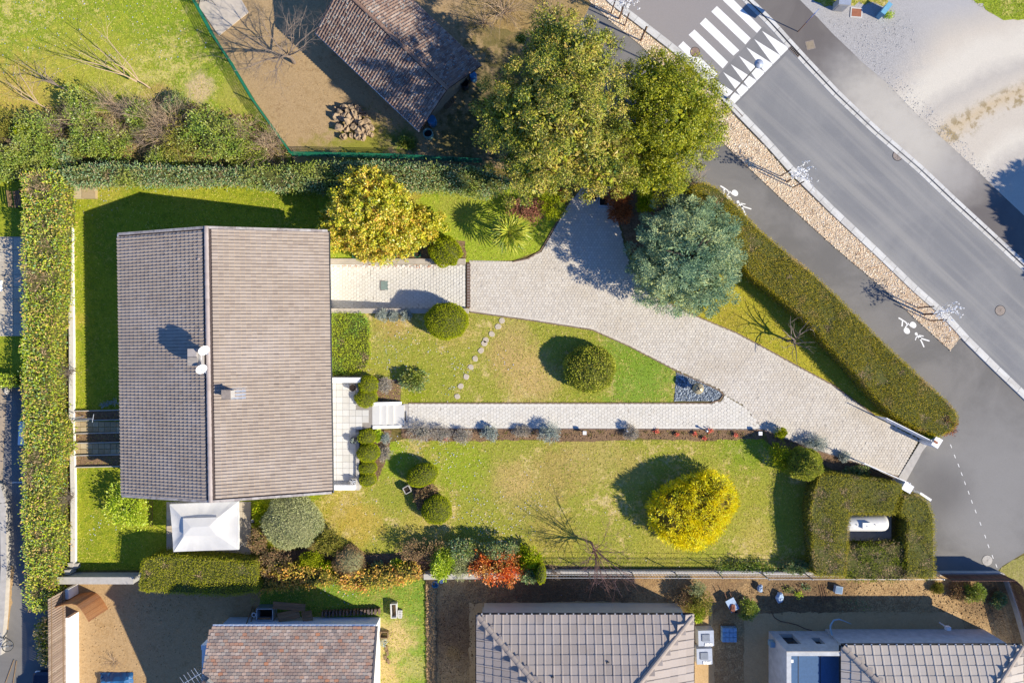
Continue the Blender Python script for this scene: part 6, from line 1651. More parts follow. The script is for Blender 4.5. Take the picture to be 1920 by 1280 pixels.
for i in range(4):
    a, c = A4[i], A4[(i + 1) % 4]; b = MB(); lo = np.array([0, 0, -.2])
    m = 12; V = []
    for k in range(m + 1):
        p = a * (1 - k / m) + c * k / m; sag = .012 * math.sin(k / m * 22 + i) + .05 * math.sin(math.pi * k / m); p = p - [0, 0, sag]
        V += [p, p + lo + [.01 * math.sin(k * 2.1), .01 * math.cos(k * 1.7), 0]]
    b.addn(V, [(2 * k, 2 * k + 1, 2 * k + 3, 2 * k + 2) for k in range(m)]); b.build("valance", M['canvas'], gz)
    p = A4[i] * .95 + cen * .05; b = MB(); b.tube([(p[0], p[1], 0), (p[0], p[1], 2.05)], .03, 6); b.build("leg", M['grey_metal'], gz)
    b = MB(); b.tube([A4[i] - [0, 0, .03], T4[i] - [0, 0, .03]], .018, 5); b.build("rib", M['grey_metal'], gz)
dk = bpy.data.objects.new("patio", None); col.objects.link(dk); dk['kind'] = 'structure'; ORG[dk] = np.zeros(3)
M['patio'] = piece_mat("patio_slab", [A(214, 196, 172), A(222, 206, 184), A(204, 186, 164)], 'object', None, 1, 9, .9, .1)
xa, ya, _ = W(313, 940); xb, yb, _ = W(471, 1040)
b = MB(); b.box(((xa + xb) / 2, (ya + yb) / 2, .02), (xb - xa, ya - yb, .08)); b.build("base", M['joint'], dk)
pm = MB(); pm.box((0, 0, 0), (.57, .59, .03)); pm = pm.mesh("patio_slab", M['patio'])
for i in range(10):
    for j in range(6):
        px_, py_ = xa + .30 + i * .585, yb + .31 + j * .61
        if px_ < xb - .2 and py_ < ya - .2: piece("patio_slab", pm, dk, Matrix.Translation((px_, py_, .062 + .002 * ((i * 7 + j * 3) % 4))))
o = thing("lantern", "dark cube lantern at the patio's right edge", "lantern", W(473, 976, .3)); x, y, _ = W(473, 976, .3)
b = MB(); b.box((x, y, .16), (.3, .3, .3)); b.build("body", M['dark_metal'], o); b = MB(); b.box((x, y, .34), (.22, .22, .06), 0, .4); b.build("cap", M['grey_metal'], o)
for k, px in enumerate((281, 285)):
    o = thing("garden_hose_rail", ("left" if k == 0 else "right") + " thin yellow-green rod lying in the shaded grass beside the gazebo", "rod", W(px, 965)); b = MB(); b.tube([W(px, 938, .12), W(px + .5, 988, .12)], .02, 4); b.build("rod_bar", M['stake'], o)

# ------------------------------------------------------------------ stepping stones
st = [(941, 601), (934, 612), (922, 626), (911, 637), (908, 643), (902, 657), (891, 672), (883, 688), (874, 706), (864, 724), (857, 743)]
M['flagstone'] = solid("flagstone", A(218, 200, 178), .9, var=.12, scale=5)
for k, (px, py) in enumerate(st):
    g = rng(500 + k); x, y, _ = W(px, py); n = 8; r = [.19 + .06 * g.random() for _ in range(n)]; a0 = g.random()
    P = [(x + r[i] * math.cos(a0 + i * 6.283 / n), y + r[i] * math.sin(a0 + i * 6.283 / n)) for i in range(n)]
    b = MB(); b.prism(P, 0, .05, [(x + (p[0] - x) * .9, y + (p[1] - y) * .9) for p in P]); o = b.build("stepping_stone", M['flagstone'], origin=(x, y, 0))
    lb = "pale rounded stepping stone in the diagonal row across the front lawn"
    if k == 0: lb = "stepping stone at the driveway end of the diagonal row"
    if k == len(st) - 1: lb = "stepping stone at the path end of the diagonal row"
    tag(o, lb, "stepping stone", "stepping stones across the front lawn")
# rock pile
g = rng(60); M['rock'] = solid("pale_rock", A(186, 160, 130), .95, var=.35, scale=5, bump=.6)
rock_spots = [(632, 205, .35, .2), (646, 204, .5, .3), (660, 203, .5, .3), (672, 208, .55, .3), (684, 216, .4, .25), (633, 222, .5, .3), (646, 222, .65, .45), (660, 224, .65, .5), (673, 226, .55, .45), (688, 230, .5, .35), (697, 240, .5, .3), (638, 241, .5, .3), (650, 243, .45, .25), (664, 240, .5, .35), (677, 246, .6, .4), (690, 250, .4, .3), (697, 254, .3, .3), (646, 258, .4, .2), (660, 256, .35, .2), (671, 257, .45, .25), (683, 260, .4, .25), (655, 213, .4, .7), (668, 218, .4, .75), (640, 213, .35, .5), (690, 243, .35, .6), (655, 233, .45, .75), (680, 236, .4, .7)]
for k, (px, py, r, z) in enumerate(rock_spots):
    x, y, _ = W(px, py); n = 7; b = MB(); a0 = g.random() * 6; V = []
    ex = .55 + .5 * g.random(); an = g.random() * 3.1
    for zz, kk in ((max(z - .3, 0), .85), (z * .5 + .12, 1.05), (z + .12, .62)):
        for i in range(n):
            a = a0 + i * 6.283 / n; rr = r * .62 * kk * (.75 + .5 * g.random()); u_, v_ = rr * math.cos(a), rr * ex * math.sin(a)
            V.append((x + u_ * math.cos(an) - v_ * math.sin(an), y + u_ * math.sin(an) + v_ * math.cos(an), zz + .10 * g.normal() * (zz > 0)))
    b.add(V, [(j * n + i, j * n + (i + 1) % n, (j + 1) * n + (i + 1) % n, (j + 1) * n + i) for j in range(2) for i in range(n)] + [tuple(range(2 * n, 3 * n)), tuple(range(n - 1, -1, -1))])
    o = b.build("rock", M['rock'], origin=(x, y, 0)); tag(o, "rough pale boulder in the rock pile on the bare earth by the outbuilding", "rock", "rocks in the pile on the bare earth")

# ------------------------------------------------------------------ urn on the slate bed
x, y, _ = W(1308, 728, .6)
o = thing("lantern_post", "squat bronze globe lantern standing on the triangular slate bed", "lantern", (x, y, 0))
b = MB(); b.lathe((x, y, 0), [(.28, 0), (.25, .12), (.12, .2), (.12, .42), (.2, .5)], 14); b.build("pedestal", M['dark_metal'], o)
b = MB(); b.lathe((x, y, .5), [(.22, 0), (.37, .14), (.39, .26), (.33, .40), (.2, .50), (.02, .53)], 18); b.build("globe", solid("bronze", A(196, 178, 140), .4, .15, var=.3, spec=.5), o, smooth=True)
for i in range(4):
    a = math.pi / 2 * i + .5; b = MB(); b.tube([(x + .36 * math.cos(a), y + .36 * math.sin(a), .72), (x + .2 * math.cos(a), y + .2 * math.sin(a), 1.02), (x, y, 1.05)], .022, 5); b.build("rib", M['dark_metal'], o)
# border lamps
for k, (px, py, lb) in enumerate(((1096, 811, "small white box lamp in the path border right of its middle"), (1425, 812, "small white box lamp in the shrub shadow at the border's end"))):
    x, y, _ = W(px, py, .4); o = thing("garden_lamp", lb, "garden lamp", (x, y, 0), "garden lamps in the path border")
    b = MB(); b.box((x, y, .2), (.06, .06, .4)); b.build("post", M['dark_metal'], o); b = MB(); b.box((x, y, .46), (.24, .24, .12)); b.build("lamp_head", M['white_plastic'], o)
for k, (px, py, lb) in enumerate(((1174, 806, "slim grey bollard light by the path left of the salmon flowers"), (1322, 806, "slim grey bollard light by the path among the salmon flowers"), (920, 797, "slim grey bollard light at the path's edge above the pale blue-grey clump"))):
    x, y, _ = W(px, py); o = thing("bollard_light", lb, "garden lamp", (x, y, 0), "bollard lights along the path")
    b = MB(); b.cyl((x, y), .05, 0, .42, 8); b.build("post", M['grey_metal'], o); b = MB(); b.ell((x, y, .46), (.09, .09, .08), 10, 5); b.build("lamp_head", M['zinc'], o)
# ring pots under the golden tree
for k, (px, py, lb) in enumerate(((668, 479, "green ring pot nearest the house under the golden tree"), (685, 478, "green ring pot second from the house under the golden tree"), (737, 480, "dark green ring pot half under the golden tree's right edge"), (760, 477, "green ring pot in the middle of the soil bed"), (783, 477, "green ring pot nearest the notched shrub"))):
    x, y, _ = W(px, py); o = thing("ring_pot", lb, "plant pot", (x, y, 0), "ring pots in the soil bed")
    b = MB(); b.lathe((x, y, 0), [(.20, 0), (.25, .22), (.21, .22), (.19, .1)], 16); b.build("rim", solid("green_pot", A(40, 120, 85), .6), o); b = MB(); b.cyl((x, y), .2, .02, .14, 14); b.build("soil", M['soil_pot'], o)

# ------------------------------------------------------------------ head of the driveway: two planter troughs
for k, (px, py, sx, sy, lb) in enumerate(((1106, 368, 1.08, .5, "long dark planter trough with a pale rim at the head of the driveway"), (1132, 374, .68, .85, "squarish dark blue planter trough at the head of the driveway"))):
    x, y, _ = W(px, py, .5); o = thing("planter", lb, "planter", (x, y, 0))
    b = MB()
    for dx, dy, wx, wy in ((0, sy / 2, sx, .06), (0, -sy / 2, sx, .06), (sx / 2 - .03, 0, .06, sy - .06), (-sx / 2 + .03, 0, .06, sy - .06)): b.box((x + dx, y + dy, .27), (wx, wy, .5))
    b.build("box", M['concrete'] if k == 0 else M['zinc'], o)
    b = MB(); b.box((x, y, .2), (sx - .07, sy - .07, .38)); b.build("soil", M['soil_pot'], o)

# ------------------------------------------------------------------ gas tank
x0, y0, _ = W(1583, 982, 1.2); x1 = W(1668, 0, 1.1)[0]
o = thing("gas_tank", "white domed gas tank lying inside the square hedge", "gas tank", ((x0 + x1) / 2, y0, 0))
R_ = .58; pr = [(0.02, 0), (.28, .03), (.45, .12), (.55, .25), (R_, .42), (R_, x1 - x0 - .42), (.55, x1 - x0 - .25), (.45, x1 - x0 - .12), (.28, x1 - x0 - .03), (.02, x1 - x0)]
n = 24; V = [(x0 + s_, y0 + r * math.cos(2 * math.pi * i / n), .78 + r * math.sin(2 * math.pi * i / n)) for r, s_ in pr for i in range(n)]
b = MB(); b.addn(V, [(j * n + i, j * n + (i + 1) % n, (j + 1) * n + (i + 1) % n, (j + 1) * n + i) for j in range(len(pr) - 1) for i in range(n)]); b.build("shell", solid("tank_white", (.62, .61, .58), .45, var=.08, scale=4, spec=.5), o, smooth=True)
hxm = W(1624, 0, 1.4)[0]; b = MB(); b.box((hxm, y0 - .04, 1.40), (.56, .40, .22)); ht_ = b.build("hatch", M['white_plastic'], o)
b = MB(); b.box((hxm, y0 - .04, 1.515), (.06, .06, .03)); b.build("handle", M['dark_metal'], ht_)
for dx in (-.62, .62): b = MB(); b.tube([(hxm + dx, y0, 1.33), (hxm + dx, y0, 1.40)], .035, 6); b.build("lifting_lug", M['grey_metal'], o)
for dx in (.5, x1 - x0 - .6): b = MB(); b.box((x0 + dx, y0, .14), (.18, .8, .28)); b.build("foot", M['concrete'], o)
b = MB(); b.box(((x0 + x1) / 2 + .2, y0 - .2, .03), (x1 - x0 + 1.0, 2.5, .06)); o = b.build("tank_slab", M['concrete']); o['kind'] = 'structure'

# ------------------------------------------------------------------ gate
tp2 = [W(1727, 824)[:2], W(1738, 833)[:2], W(1728, 846)[:2], W(1722, 858)[:2], W(1712, 876)[:2], W(1696, 905)[:2], W(1684, 894)[:2]]
b = MB(); b.prism(tp2[::-1], 0, .065); o = b.build("threshold", M['concrete']); tag(o, "pale concrete threshold strip across the driveway's gateway", "threshold")
def pillar(px, py, sx, sy, rot, label, hole=False):
    x, y, _ = W(px, py, 1.5); o = thing("gate_pillar", label, "gate pillar", (x, y, 0), "white gate pillars")
    b = MB(); b.box((x, y, .72), (sx, sy, 1.44), rot); b.build("shaft", M['white_cap'], o); b = MB(); b.box((x, y, 1.475), (sx + .06, sy + .06, .07), rot); b.build("cap", M['white_wall'], o)
    if hole: b = MB(); b.box((x - .1, y + .02, 1.53), (.28, .14, .05), rot); b.build("intercom", M['rust'], o)
    return o
pillar(1757, 829, .46, .62, math.radians(-32), "white gate pillar at the lower tip of the long hedge", True)
pillar(1702, 914, .62, .50, math.radians(-30), "white gate pillar at the corner of the tank hedge")
wall("gate_wall", "short white wedge-shaped wall curving from the lower gate pillar", [(1706, 917), (1726, 930)], .16, 0, 1.2, M['white_cap'])
def gate_leaf(px0, py0, px1, py1, label, n=14):
    a, c = np.array(W(px0, py0)), np.array(W(px1, py1)); d = (c - a); Ls = np.linalg.norm(d[:2]); d = d / Ls; rz = math.atan2(d[1], d[0])
    o = thing("gate_leaf", label, "gate", tuple(a), "open white gate leaves")
    b = MB()
    for z in (.15, .75, 1.38): b.seg(a[:2], c[:2], .045, z, z + .09)
    for s_ in (0.03, Ls - .03): q = a + d * s_; b.box((q[0], q[1], .78), (.07, .06, 1.45), rz)
    b.build("frame", M['white_plastic'], o)
    for i in range(n):
        q = a + d * (Ls * (i + .5) / n); b = MB(); b.box((q[0], q[1], .78), (Ls / n * .78, .025, 1.25), rz); b.build("slat", M['white_plastic'], o)
gate_leaf(1640, 779, 1722, 820, "open white slatted gate leaf along the driveway's upper edge", 18)
gate_leaf(1600, 861, 1684, 898, "open white slatted gate leaf along the driveway's lower edge", 18)

# ------------------------------------------------------------------ wire fence on its white base wall
M['wire'] = solid("fence_wire", (.55, .56, .57), .5, .3)
def wire_fence(p0, p1, label, z0=.35, z1=1.45, pw=2.5, base=None):
    a, c = np.array(W(*p0)), np.array(W(*p1)); d = c - a; Ls = np.linalg.norm(d[:2]); d /= Ls
    o = thing("wire_fence", label, "fence", tuple(a)); b = MB(); b.seg(a[:2], c[:2], .22, 0, z0); b.build("base_wall", base or M['concrete'], o)
    m = int(Ls / pw)
    for i in range(m + 1):
        q = a + d * (Ls * i / m); b = MB(); b.box((q[0], q[1], (z0 + z1) / 2 + .02), (.06, .06, z1 - z0 + .04)); b.build("post", M['grey_metal'], o)
    for i in range(m):
        q0, q1 = a + d * (Ls * i / m + .04), a + d * (Ls * (i + 1) / m - .04); L2 = np.linalg.norm(q1 - q0); b = MB(); k = 15
        for j in range(k + 1):
            q = q0 + (q1 - q0) * j / k; b.box((q[0], q[1], (z0 + z1) / 2 + .03), (.014, .014, z1 - z0 - .06))
        for z in (z0 + .1, (z0 + z1) / 2, z1): b.seg(q0[:2], q1[:2], .022, z - .012, z + .012)
        b.build("mesh_panel", M['wire'], o)
wire_fence((1022, 1069), (1424, 1070), "rigid wire fence on a white base wall left of the step in height")
wire_fence((1427, 1072), (1745, 1072), "rigid wire fence on a white base wall right of the step in height", .3, 1.45)
wall("boundary_wall", "low stone boundary wall under the red-orange shrub", [(797, 1074), (1018, 1071)], .36, 0, .7, M['white_wall'], M['concrete'], .02)
o = thing("rail_wire", "thin dark wire strung along the lower lawn's edge", "wire", W(1012, 1047)); b = MB(); b.tube([W(1012, 1046, .5), W(1200, 1047, .46), (*W(1500, 1049)[:2], .5)], .012, 3); b.build("strand", M['dark_metal'], o)
for px in (1012, 1180, 1340, 1500): b = MB(); b.tube([W(px, 1047, 0), W(px, 1047, .52)], .02, 4); b.build("post", M['dark_metal'], o)

# brown slatted fence on concrete
M['slat'] = piece_mat("brown_slat", [A(120, 82, 66), A(136, 96, 78), A(104, 70, 58)], 'object', None, 1, 14, .8, .15)
def slat_fence(pts, label, z0, z1, pitch_, wd, mat, base=None, th=.03, rail=None, group=None):
    o = thing("slatted_fence", label, "fence", W(*pts[0]), group)
    for p0, p1 in zip(pts[:-1], pts[1:]):
        a, c = np.array(W(*p0)), np.array(W(*p1)); d = c - a; Ls = np.linalg.norm(d[:2]); d /= Ls; rz = math.atan2(d[1], d[0])
        if z0 > .1 and base: b = MB(); b.seg(a[:2], c[:2], .22, 0, z0); b.build("base_wall", base, o)
        b = MB()
        for z in (z0 + .25, z1 - .3):
            off = np.array([-d[1], d[0]]) * .035; b.seg(a[:2] + off, c[:2] + off, .03, z, z + .06)
        b.build("rail", rail or M['wood'], o)
        me = MB(); me.box((0, 0, 0), (wd, th, z1 - z0)); me = me.mesh("slat", mat); k = int(Ls / pitch_)
        for i in range(k):
            q = a + d * ((i + .5) * Ls / k); piece("slat", me, o, Matrix.Translation((q[0], q[1], (z0 + z1) / 2)) @ Matrix.Rotation(rz, 4, 'Z'))
    return o
slat_fence([(1755, 1072), (1871, 1072), (1882, 1082), (1902, 1140), (1918, 1196), (1940, 1280)], "dark brown vertical slat fence on a concrete base around the sunlit yard corner", .45, 1.75, .115, .085, M['slat'], M['concrete'])
# alley fence: white wall with weathered slats on it
wall("alley_wall", "bright white rendered wall between alley and sandy yard", [(144.5, 1146), (146, 1400)], .24, 0, 1.05, M['white_cap'])
wall("alley_wall", "short white wall stub above the wooden screen", [(143.5, 1094), (144, 1112)], .24, 0, 1.05, M['white_cap'])
M['slat_grey'] = piece_mat("weathered_slat", [A(176, 150, 128), A(160, 136, 118), A(188, 164, 142), A(150, 126, 108)], 'object', None, 1, 14, .9, .2)
slat_fence([(141, 1094), (141.5, 1140), (142.5, 1400)], "weathered grey-brown slat fence standing on the white alley wall", 1.06, 2.75, .16, .13, M['slat_grey'], None)
# curved wooden screen
M['plank'] = piece_mat("orange_plank", [A(190, 128, 80), A(204, 142, 92), A(176, 116, 72), A(196, 138, 96)], 'object', None, 1, 12, .8, .15)
o = thing("wooden_screen", "curved orange-brown plank screen at the sandy yard's upper corner", "screen", W(165, 1112))
arc = [(119, 1124), (132, 1119), (144, 1114.5), (158, 1110.5), (172, 1109), (181, 1111), (189, 1119), (196, 1129), (203, 1141)]
P_ = [np.array(W(*p)) for p in arc]; d_ = [0.0]
for a, c in zip(P_[:-1], P_[1:]): d_.append(d_[-1] + np.linalg.norm(c - a))
nb = 30; me = MB(); me.box((0, 0, 1.08), (d_[-1] / nb * .94, .03, 2.15)); me = me.mesh("plank", M['plank'])
for i in range(nb):
    s_ = (i + .5) / nb * d_[-1]; j = max(k for k in range(len(d_) - 1) if d_[k] <= s_); t = (P_[j + 1] - P_[j]) / (d_[j + 1] - d_[j]); q = P_[j] + t * (s_ - d_[j])
    piece("plank", me, o, Matrix.Translation((q[0], q[1], .01 * (i % 2))) @ Matrix.Rotation(math.atan2(t[1], t[0]), 4, 'Z'))

# ------------------------------------------------------------------ green mesh fences round the barn yard
def mesh_fence(pts, label, h=1.1):
    o = thing("mesh_fence", label, "fence", W(*pts[0])); 
    for p0, p1 in zip(pts[:-1], pts[1:]):
        a, c = np.array(W(*p0)), np.array(W(*p1)); d = c - a; Ls = np.linalg.norm(d[:2]); d /= Ls; k = max(1, round(Ls / 2.2))
        for i in range(k):
            q0, q1 = a + d * Ls * i / k, a + d * Ls * (i + 1) / k; b = MB(); b.box((q0[0], q0[1], h / 2 + .05), (.05, .05, h + .1)); b.build("post", M['mesh_green'], o)
            b = MB(); m = 16
            for j in range(m): q = q0 + (q1 - q0) * (j + .5) / m; b.box((q[0], q[1], h / 2 + .03), (.022, .012, h - .06), math.atan2(d[1], d[0]))
            for z in np.linspace(.08, h, 7): b.seg(q0[:2], q1[:2], .03, z - .010, z + .010)
            b.build("mesh_panel", M['mesh_green'], o)
mesh_fence([(358, -14), (372, 10), (407, 75), (437, 120), (480, 193), (550, 290)], "green mesh fence slanting between the meadow and the bare earth yard")
mesh_fence([(551, 293), (745, 297), (905, 306)], "green mesh fence between the bare earth yard and the dark laurel hedge")
o = thing("yard_slab", "pale concrete slab in the bare earth yard's top corner", "slab", W(425, 30)); b = MB(); b.prism(WP([(380, -22), (440, -22), (467, 24), (411, 68), (374, 14)])[::-1], 0, .08); b.build("slab", solid("slab_pale", A(220, 204, 184), .9, var=.12, scale=3), o)
o = thing("metal_grid", "dark metal grid panel leaning on the slab at the top edge", "grid panel", W(378, 2)); b = MB()
a = np.array(W(362, 2, .9)); 
for i in range(9): b.seg((a[0] + i * .15, a[1] - .15 + .02 * i), (a[0] + i * .15 + .1, a[1] + .45 + .02 * i), .02, .9, .92)
for j in range(4): b.seg((a[0], a[1] - .1 + j * .17), (a[0] + 1.25, a[1] + .05 + j * .17), .02, .925, .94)
b.build("grid", M['dark_metal'], o)
for i, (dx, dy) in enumerate(((.05, 0), (1.2, .1), (.1, .4), (1.3, .5))): b = MB(); b.tube([(a[0] + dx, a[1] + dy, 0), (a[0] + dx, a[1] + dy, .9)], .02, 4); b.build("leg", M['dark_metal'], o)

# barrels round the barn
def barrel(px, py, r, h, mat, label, open_=False):
    x, y, _ = W(px, py, h); o = thing("barrel", label, "barrel", (x, y, 0)); b = MB()
    pr = [(r * .86, 0), (r * .98, h * .3), (r, h * .6), (r * .95, h)] + ([(r * .86, h), (r * .84, h * .5)] if open_ else [(r * .9, h + .03), (r * .3, h + .04)])
    b.lathe((x, y, 0), pr, 18); b.build("drum", mat, o)
    b = MB(); b.cyl((x, y), r * .82, h * .45, h * .55 if open_ else h * .6, 14); b.build("water" if open_ else "inner_lid", M['black'], o)
barrel(802, 249, .34, .8, solid("pale_drum", A(150, 190, 180), .6), "open dark barrel with a pale rim at the outbuilding's lower corner", True)
barrel(809, 224, .32, .9, M['blue_plastic'], "blue barrel half under the outbuilding's gable roof")
barrel(887, 141, .26, .8, M['blue_plastic'], "pale blue drum at the outbuilding's right corner")
barrel(871, 155, .30, .8, M['dark_metal'], "dark drum beside the pale blue drum at the outbuilding's gable", True)
o = thing("pallet", "weathered wooden pallet on the shaded ground beside the outbuilding's gable", "pallet", W(840, 190)); x, y, _ = W(840, 190)
for i in range(5):
    r = math.radians(48); t = (i - 2) * .19; b = MB(); b.box((x + t * math.cos(r), y + t * math.sin(r), .13), (.12, .8, .03), r); b.build("slat", M['wood'], o)
for j in (-.33, 0, .33): b = MB(); r = math.radians(48); b.box((x - j * math.sin(r), y + j * math.cos(r), .06), (.9, .09, .1), r); b.build("bearer", M['wood'], o)

# ------------------------------------------------------------------ street trees with stakes
def stake_set(pts, label):
    for k, (px, py) in enumerate(pts):
        x, y, _ = W(px, py); o = thing("tree_stake", label[k], "tree stake", (x, y, 0), "wooden stakes around the young street trees"); b = MB(); b.tube([(x, y, 0), (x, y, 1.85)], [.045, .04], 6); b.build("stake", M['stake'], o)
        b = MB(); b.cyl((x, y), .05, 1.5, 1.55, 8); b.build("tie", M['black'], o)
M['blossom'] = L['white']
def street_tree(px, py, label, seed):
    g = rng(seed); x, y, _ = W(px, py); o = thing("young_tree", label, "tree", (x, y, 0), "young white-blossomed street trees")
    b = MB(); b.tube([(x, y, 0), (x + .02, y, 1.4), (x, y + .02, 2.1)], [.05, .042, .03], 6); b.build("trunk", M['bark'], o)
    b = MB(); twigs(b, (x, y, 1.7), 1.2, .42, 10, g, (0, 0), 1, .014, sub=3); V = np.concatenate(b.v); b.build("branches", M['twig_grey'], o)
    tips = V[V[:, 2] > 2.0]; P = tips[g.choice(len(tips), 320)] + g.normal(size=(320, 3)) * .04
    b = MB(); b.leaves(P, g.normal(size=P.shape), .11, .08, g); b.build("crown", M['blossom'], o)
street_tree(1475, 341, "young white-blossomed street tree below the lamp post", 70)
stake_set([(1462, 331), (1474, 341), (1486, 352)], ["upper stake of the young tree below the lamp post", "middle stake of the young tree below the lamp post", "lower stake of the young tree below the lamp post"])
street_tree(1732, 589, "young white-blossomed street tree near the bicycle symbol", 71)
stake_set([(1720, 577), (1731, 590), (1743, 601)], ["upper stake of the young tree near the bicycle symbol", "middle stake of the young tree near the bicycle symbol", "lower stake of the young tree near the bicycle symbol"])
street_tree(1161, 36, "young white-blossomed street tree at the photo's top edge", 72)
stake_set([(1146, 26), (1160, 37), (1171, 49)], ["upper stake of the young tree at the top edge", "middle stake of the young tree at the top edge", "lower stake of the young tree at the top edge"])
x, y, _ = W(1201, 77); o = thing("wooden_post", "thick wooden post with a short board alone in the mulch strip", "post", (x, y, 0)); b = MB(); b.tube([(x, y, 0), (x, y, 2.1)], .06, 6); b.build("shaft", M['stake'], o); b = MB(); b.box((x + .02, y - .05, 1.9), (.12, .05, .5), .8); b.build("board", M['wood'], o)
# dry ground-cover stems in the mulch
g = rng(81)
for k, (px, py, r) in enumerate(((1510, 378, 12), (1525, 400, 14), (1548, 424, 12), (1575, 445, 14), (1592, 466, 15), (1610, 480, 12), (1632, 504, 13), (1660, 528, 15), (1688, 545, 15), (1760, 610, 12), (1775, 632, 12), (1395, 255, 14), (1420, 285, 13), (1375, 240, 10), (1190, 60, 10), (1130, 15, 10))):
    b = MB(); x, y, _ = W(px, py, .05); twigs(b, (x, y, .05), .16, r / K, 9, g, (0, 0), 1, .010, sub=2)
    tag(b.build("dry_plant", M['twig'], origin=(x, y, .05)), "low tuft of dry stems in the pale mulch strip", "plant", "dry plants in the mulch strip")

# ------------------------------------------------------------------ lamp post and sign
x, y, _ = W(1364, 186); o = thing("street_lamp", "tall slim street lamp with a pale round head at the zebra crossing", "street lamp", (x, y, 0))
b = MB(); b.cyl((x, y), .12, 0, .5, 10, .10); b.build("foot", M['grey_metal'], o); b = MB(); b.tube([(x, y, .4), (x, y, 3), (x, y, 5.9)], [.07, .055, .042], 8); b.build("pole", M['grey_metal'], o)
b = MB(); b.lathe((x, y, 5.85), [(.06, 0), (.26, .05), (.29, .12), (.25, .2), (.12, .27), (.02, .29)], 20); b.build("lamp_head", solid("lamp_grey", A(190, 194, 206), .4, .2), o, smooth=True)
b = MB(); b.box((x - .08, y - .03, 6.11), (.05, .05, .06)); b.build("sensor", M['black'], o)
x, y, _ = W(1495, 61); o = thing("road_sign", "edge-on square road sign on a brown pole beside the zebra crossing", "road sign", (x, y, 0))
b = MB(); b.tube([(x, y, 0), (x, y, 2.75)], .035, 8); b.build("pole", solid("brown_pole", A(150, 110, 92), .6), o)
b = MB(); b.box((x, y, 2.38), (.03, .78, .78), math.radians(-43)); b.build("plate", solid("sign_blue", (.03, .12, .40), .4), o)
b = MB(); b.box((x + .019, y + .001, 2.38), (.008, .68, .68), math.radians(-43)); b.build("plate_face", M['white_plastic'], o)
# utility cabinets at the top
x, y, _ = W(1583, 3, 1.0); o = thing("utility_cabinet", "grey utility cabinet at the top edge above the rusty hatch", "cabinet", (x, y, 0)); b = MB(); b.box((x, y, .55), (.75, .5, 1.1), -.1); b.build("body", M['concrete'], o); b = MB(); b.box((x, y, 1.12), (.82, .58, .06), -.1); b.build("lid", M['zinc'], o); b = MB(); b.box((x - .02, y - .262, .55), (.6, .02, .8), -.1); b.build("door", M['grey_metal'], o)
x, y, _ = W(1660, 18, .7); o = thing("utility_cabinet", "slanted light-blue utility box at the gravel lot's grassy edge", "cabinet", (x, y, 0)); b = MB(); b.box((x, y, .45), (.3, .85, .8), -.65); b.build("body", solid("light_blue", A(120, 180, 210), .5), o); b = MB(); b.box((x, y, .87), (.34, .9, .05), -.65); b.build("lid", solid("light_blue_lid", A(130, 190, 215), .5), o)
o = thing("shrub", "small green weed tuft beside the slanted light-blue box", "shrub", W(1664, 30)); g = rng(83); P = np.array(W(1664, 30, .1)) + [0, 0, .15] + g.normal(size=(160, 3)) * [.16, .13, .06]; b = MB(); b.leaves(P, g.normal(size=P.shape) + [0, 0, .6], .14, .05, g); b.build("foliage", L['lime'], o)

# ------------------------------------------------------------------ vegetable beds left of the house
M['brick_pale'] = piece_mat("walk_slab", [A(206, 180, 138), A(190, 164, 126), A(218, 196, 158)], 'object', None, 1, 9, .95, .15)
for k, (y0, y1) in enumerate(((790, 810), (831, 851))):
    o = thing("slab_walk", ("upper" if k == 0 else "lower") + " row of paving slabs between the vegetable beds", "paving", W(185, (y0 + y1) / 2), "slab rows between the vegetable beds")
    for i in range(8):
        for j in range(2):
            xa, ya, _ = W(141 + i * 11.2, y0 + j * (y1 - y0) / 2); b = MB(); b.box((xa + .2, ya - .18, .045), (.39, .34, .07)); b.build("slab", M['brick_pale'], o)
for k, py in enumerate((770, 788, 812, 830, 853, 875)):
    o = thing("bed_board", ["top", "second", "third", "fourth", "fifth", "bottom"][k] + " edging board of the vegetable beds counted from above", "board", W(140, py), "edging boards of the vegetable beds"); b = MB(); b.seg(W(140, py), W(228, py - 2), .06, 0, .22); b.build("plank", M['concrete'], o)
for k, (y0, y1) in enumerate(((771, 788), (812, 830), (853, 875))):
    sheet("vegetable_bed", [(140, y0), (228, y0 - 1), (228, y1 - 1), (140, y1)], .03 + .001 * k, M['soil'], z0=0)
o = thing("shrub", "row of pale seedlings in the shaded side lawn", "plants", W(205, 757)); g = rng(84); P = np.concatenate([np.array(W(192 + 4.5 * i, 759 - 1.0 * i, .05)) + g.normal(size=(26, 3)) * [.07, .10, .02] for i in range(7)]); b = MB(); b.leaves(P + [0, 0, .08], g.normal(size=P.shape) + [0, 0, .6], .13, .06, g); b.build("foliage", L['bluegrey'], o)
o = thing("compost_box", "pair of tan wooden compost lids at the garden's upper left corner", "compost box", W(158, 363))
for k, px in enumerate((145, 171)): xa, ya, _ = W(px, 363); b = MB(); b.box((xa, ya, .15), (.92, .78, .3)); b.build("lid", M['brick_pale'], o)
o = thing("washing_line", "thin metal washing-line cross by the vegetable beds", "washing line", W(180, 783)); x, y, _ = W(140, 783, 1.0); b = MB(); b.tube([(x, y, 1.5), (x + 1.6, y, 1.5)], .02, 4); b.tube([(x + 1.5, y - .25, 1.5), (x + 1.6, y + .3, 1.5)], .02, 4); b.build("arm", M['zinc'], o); b = MB(); b.tube([(x, y, 0), (x, y, 1.52)], .03, 5); b.build("post", M['zinc'], o)

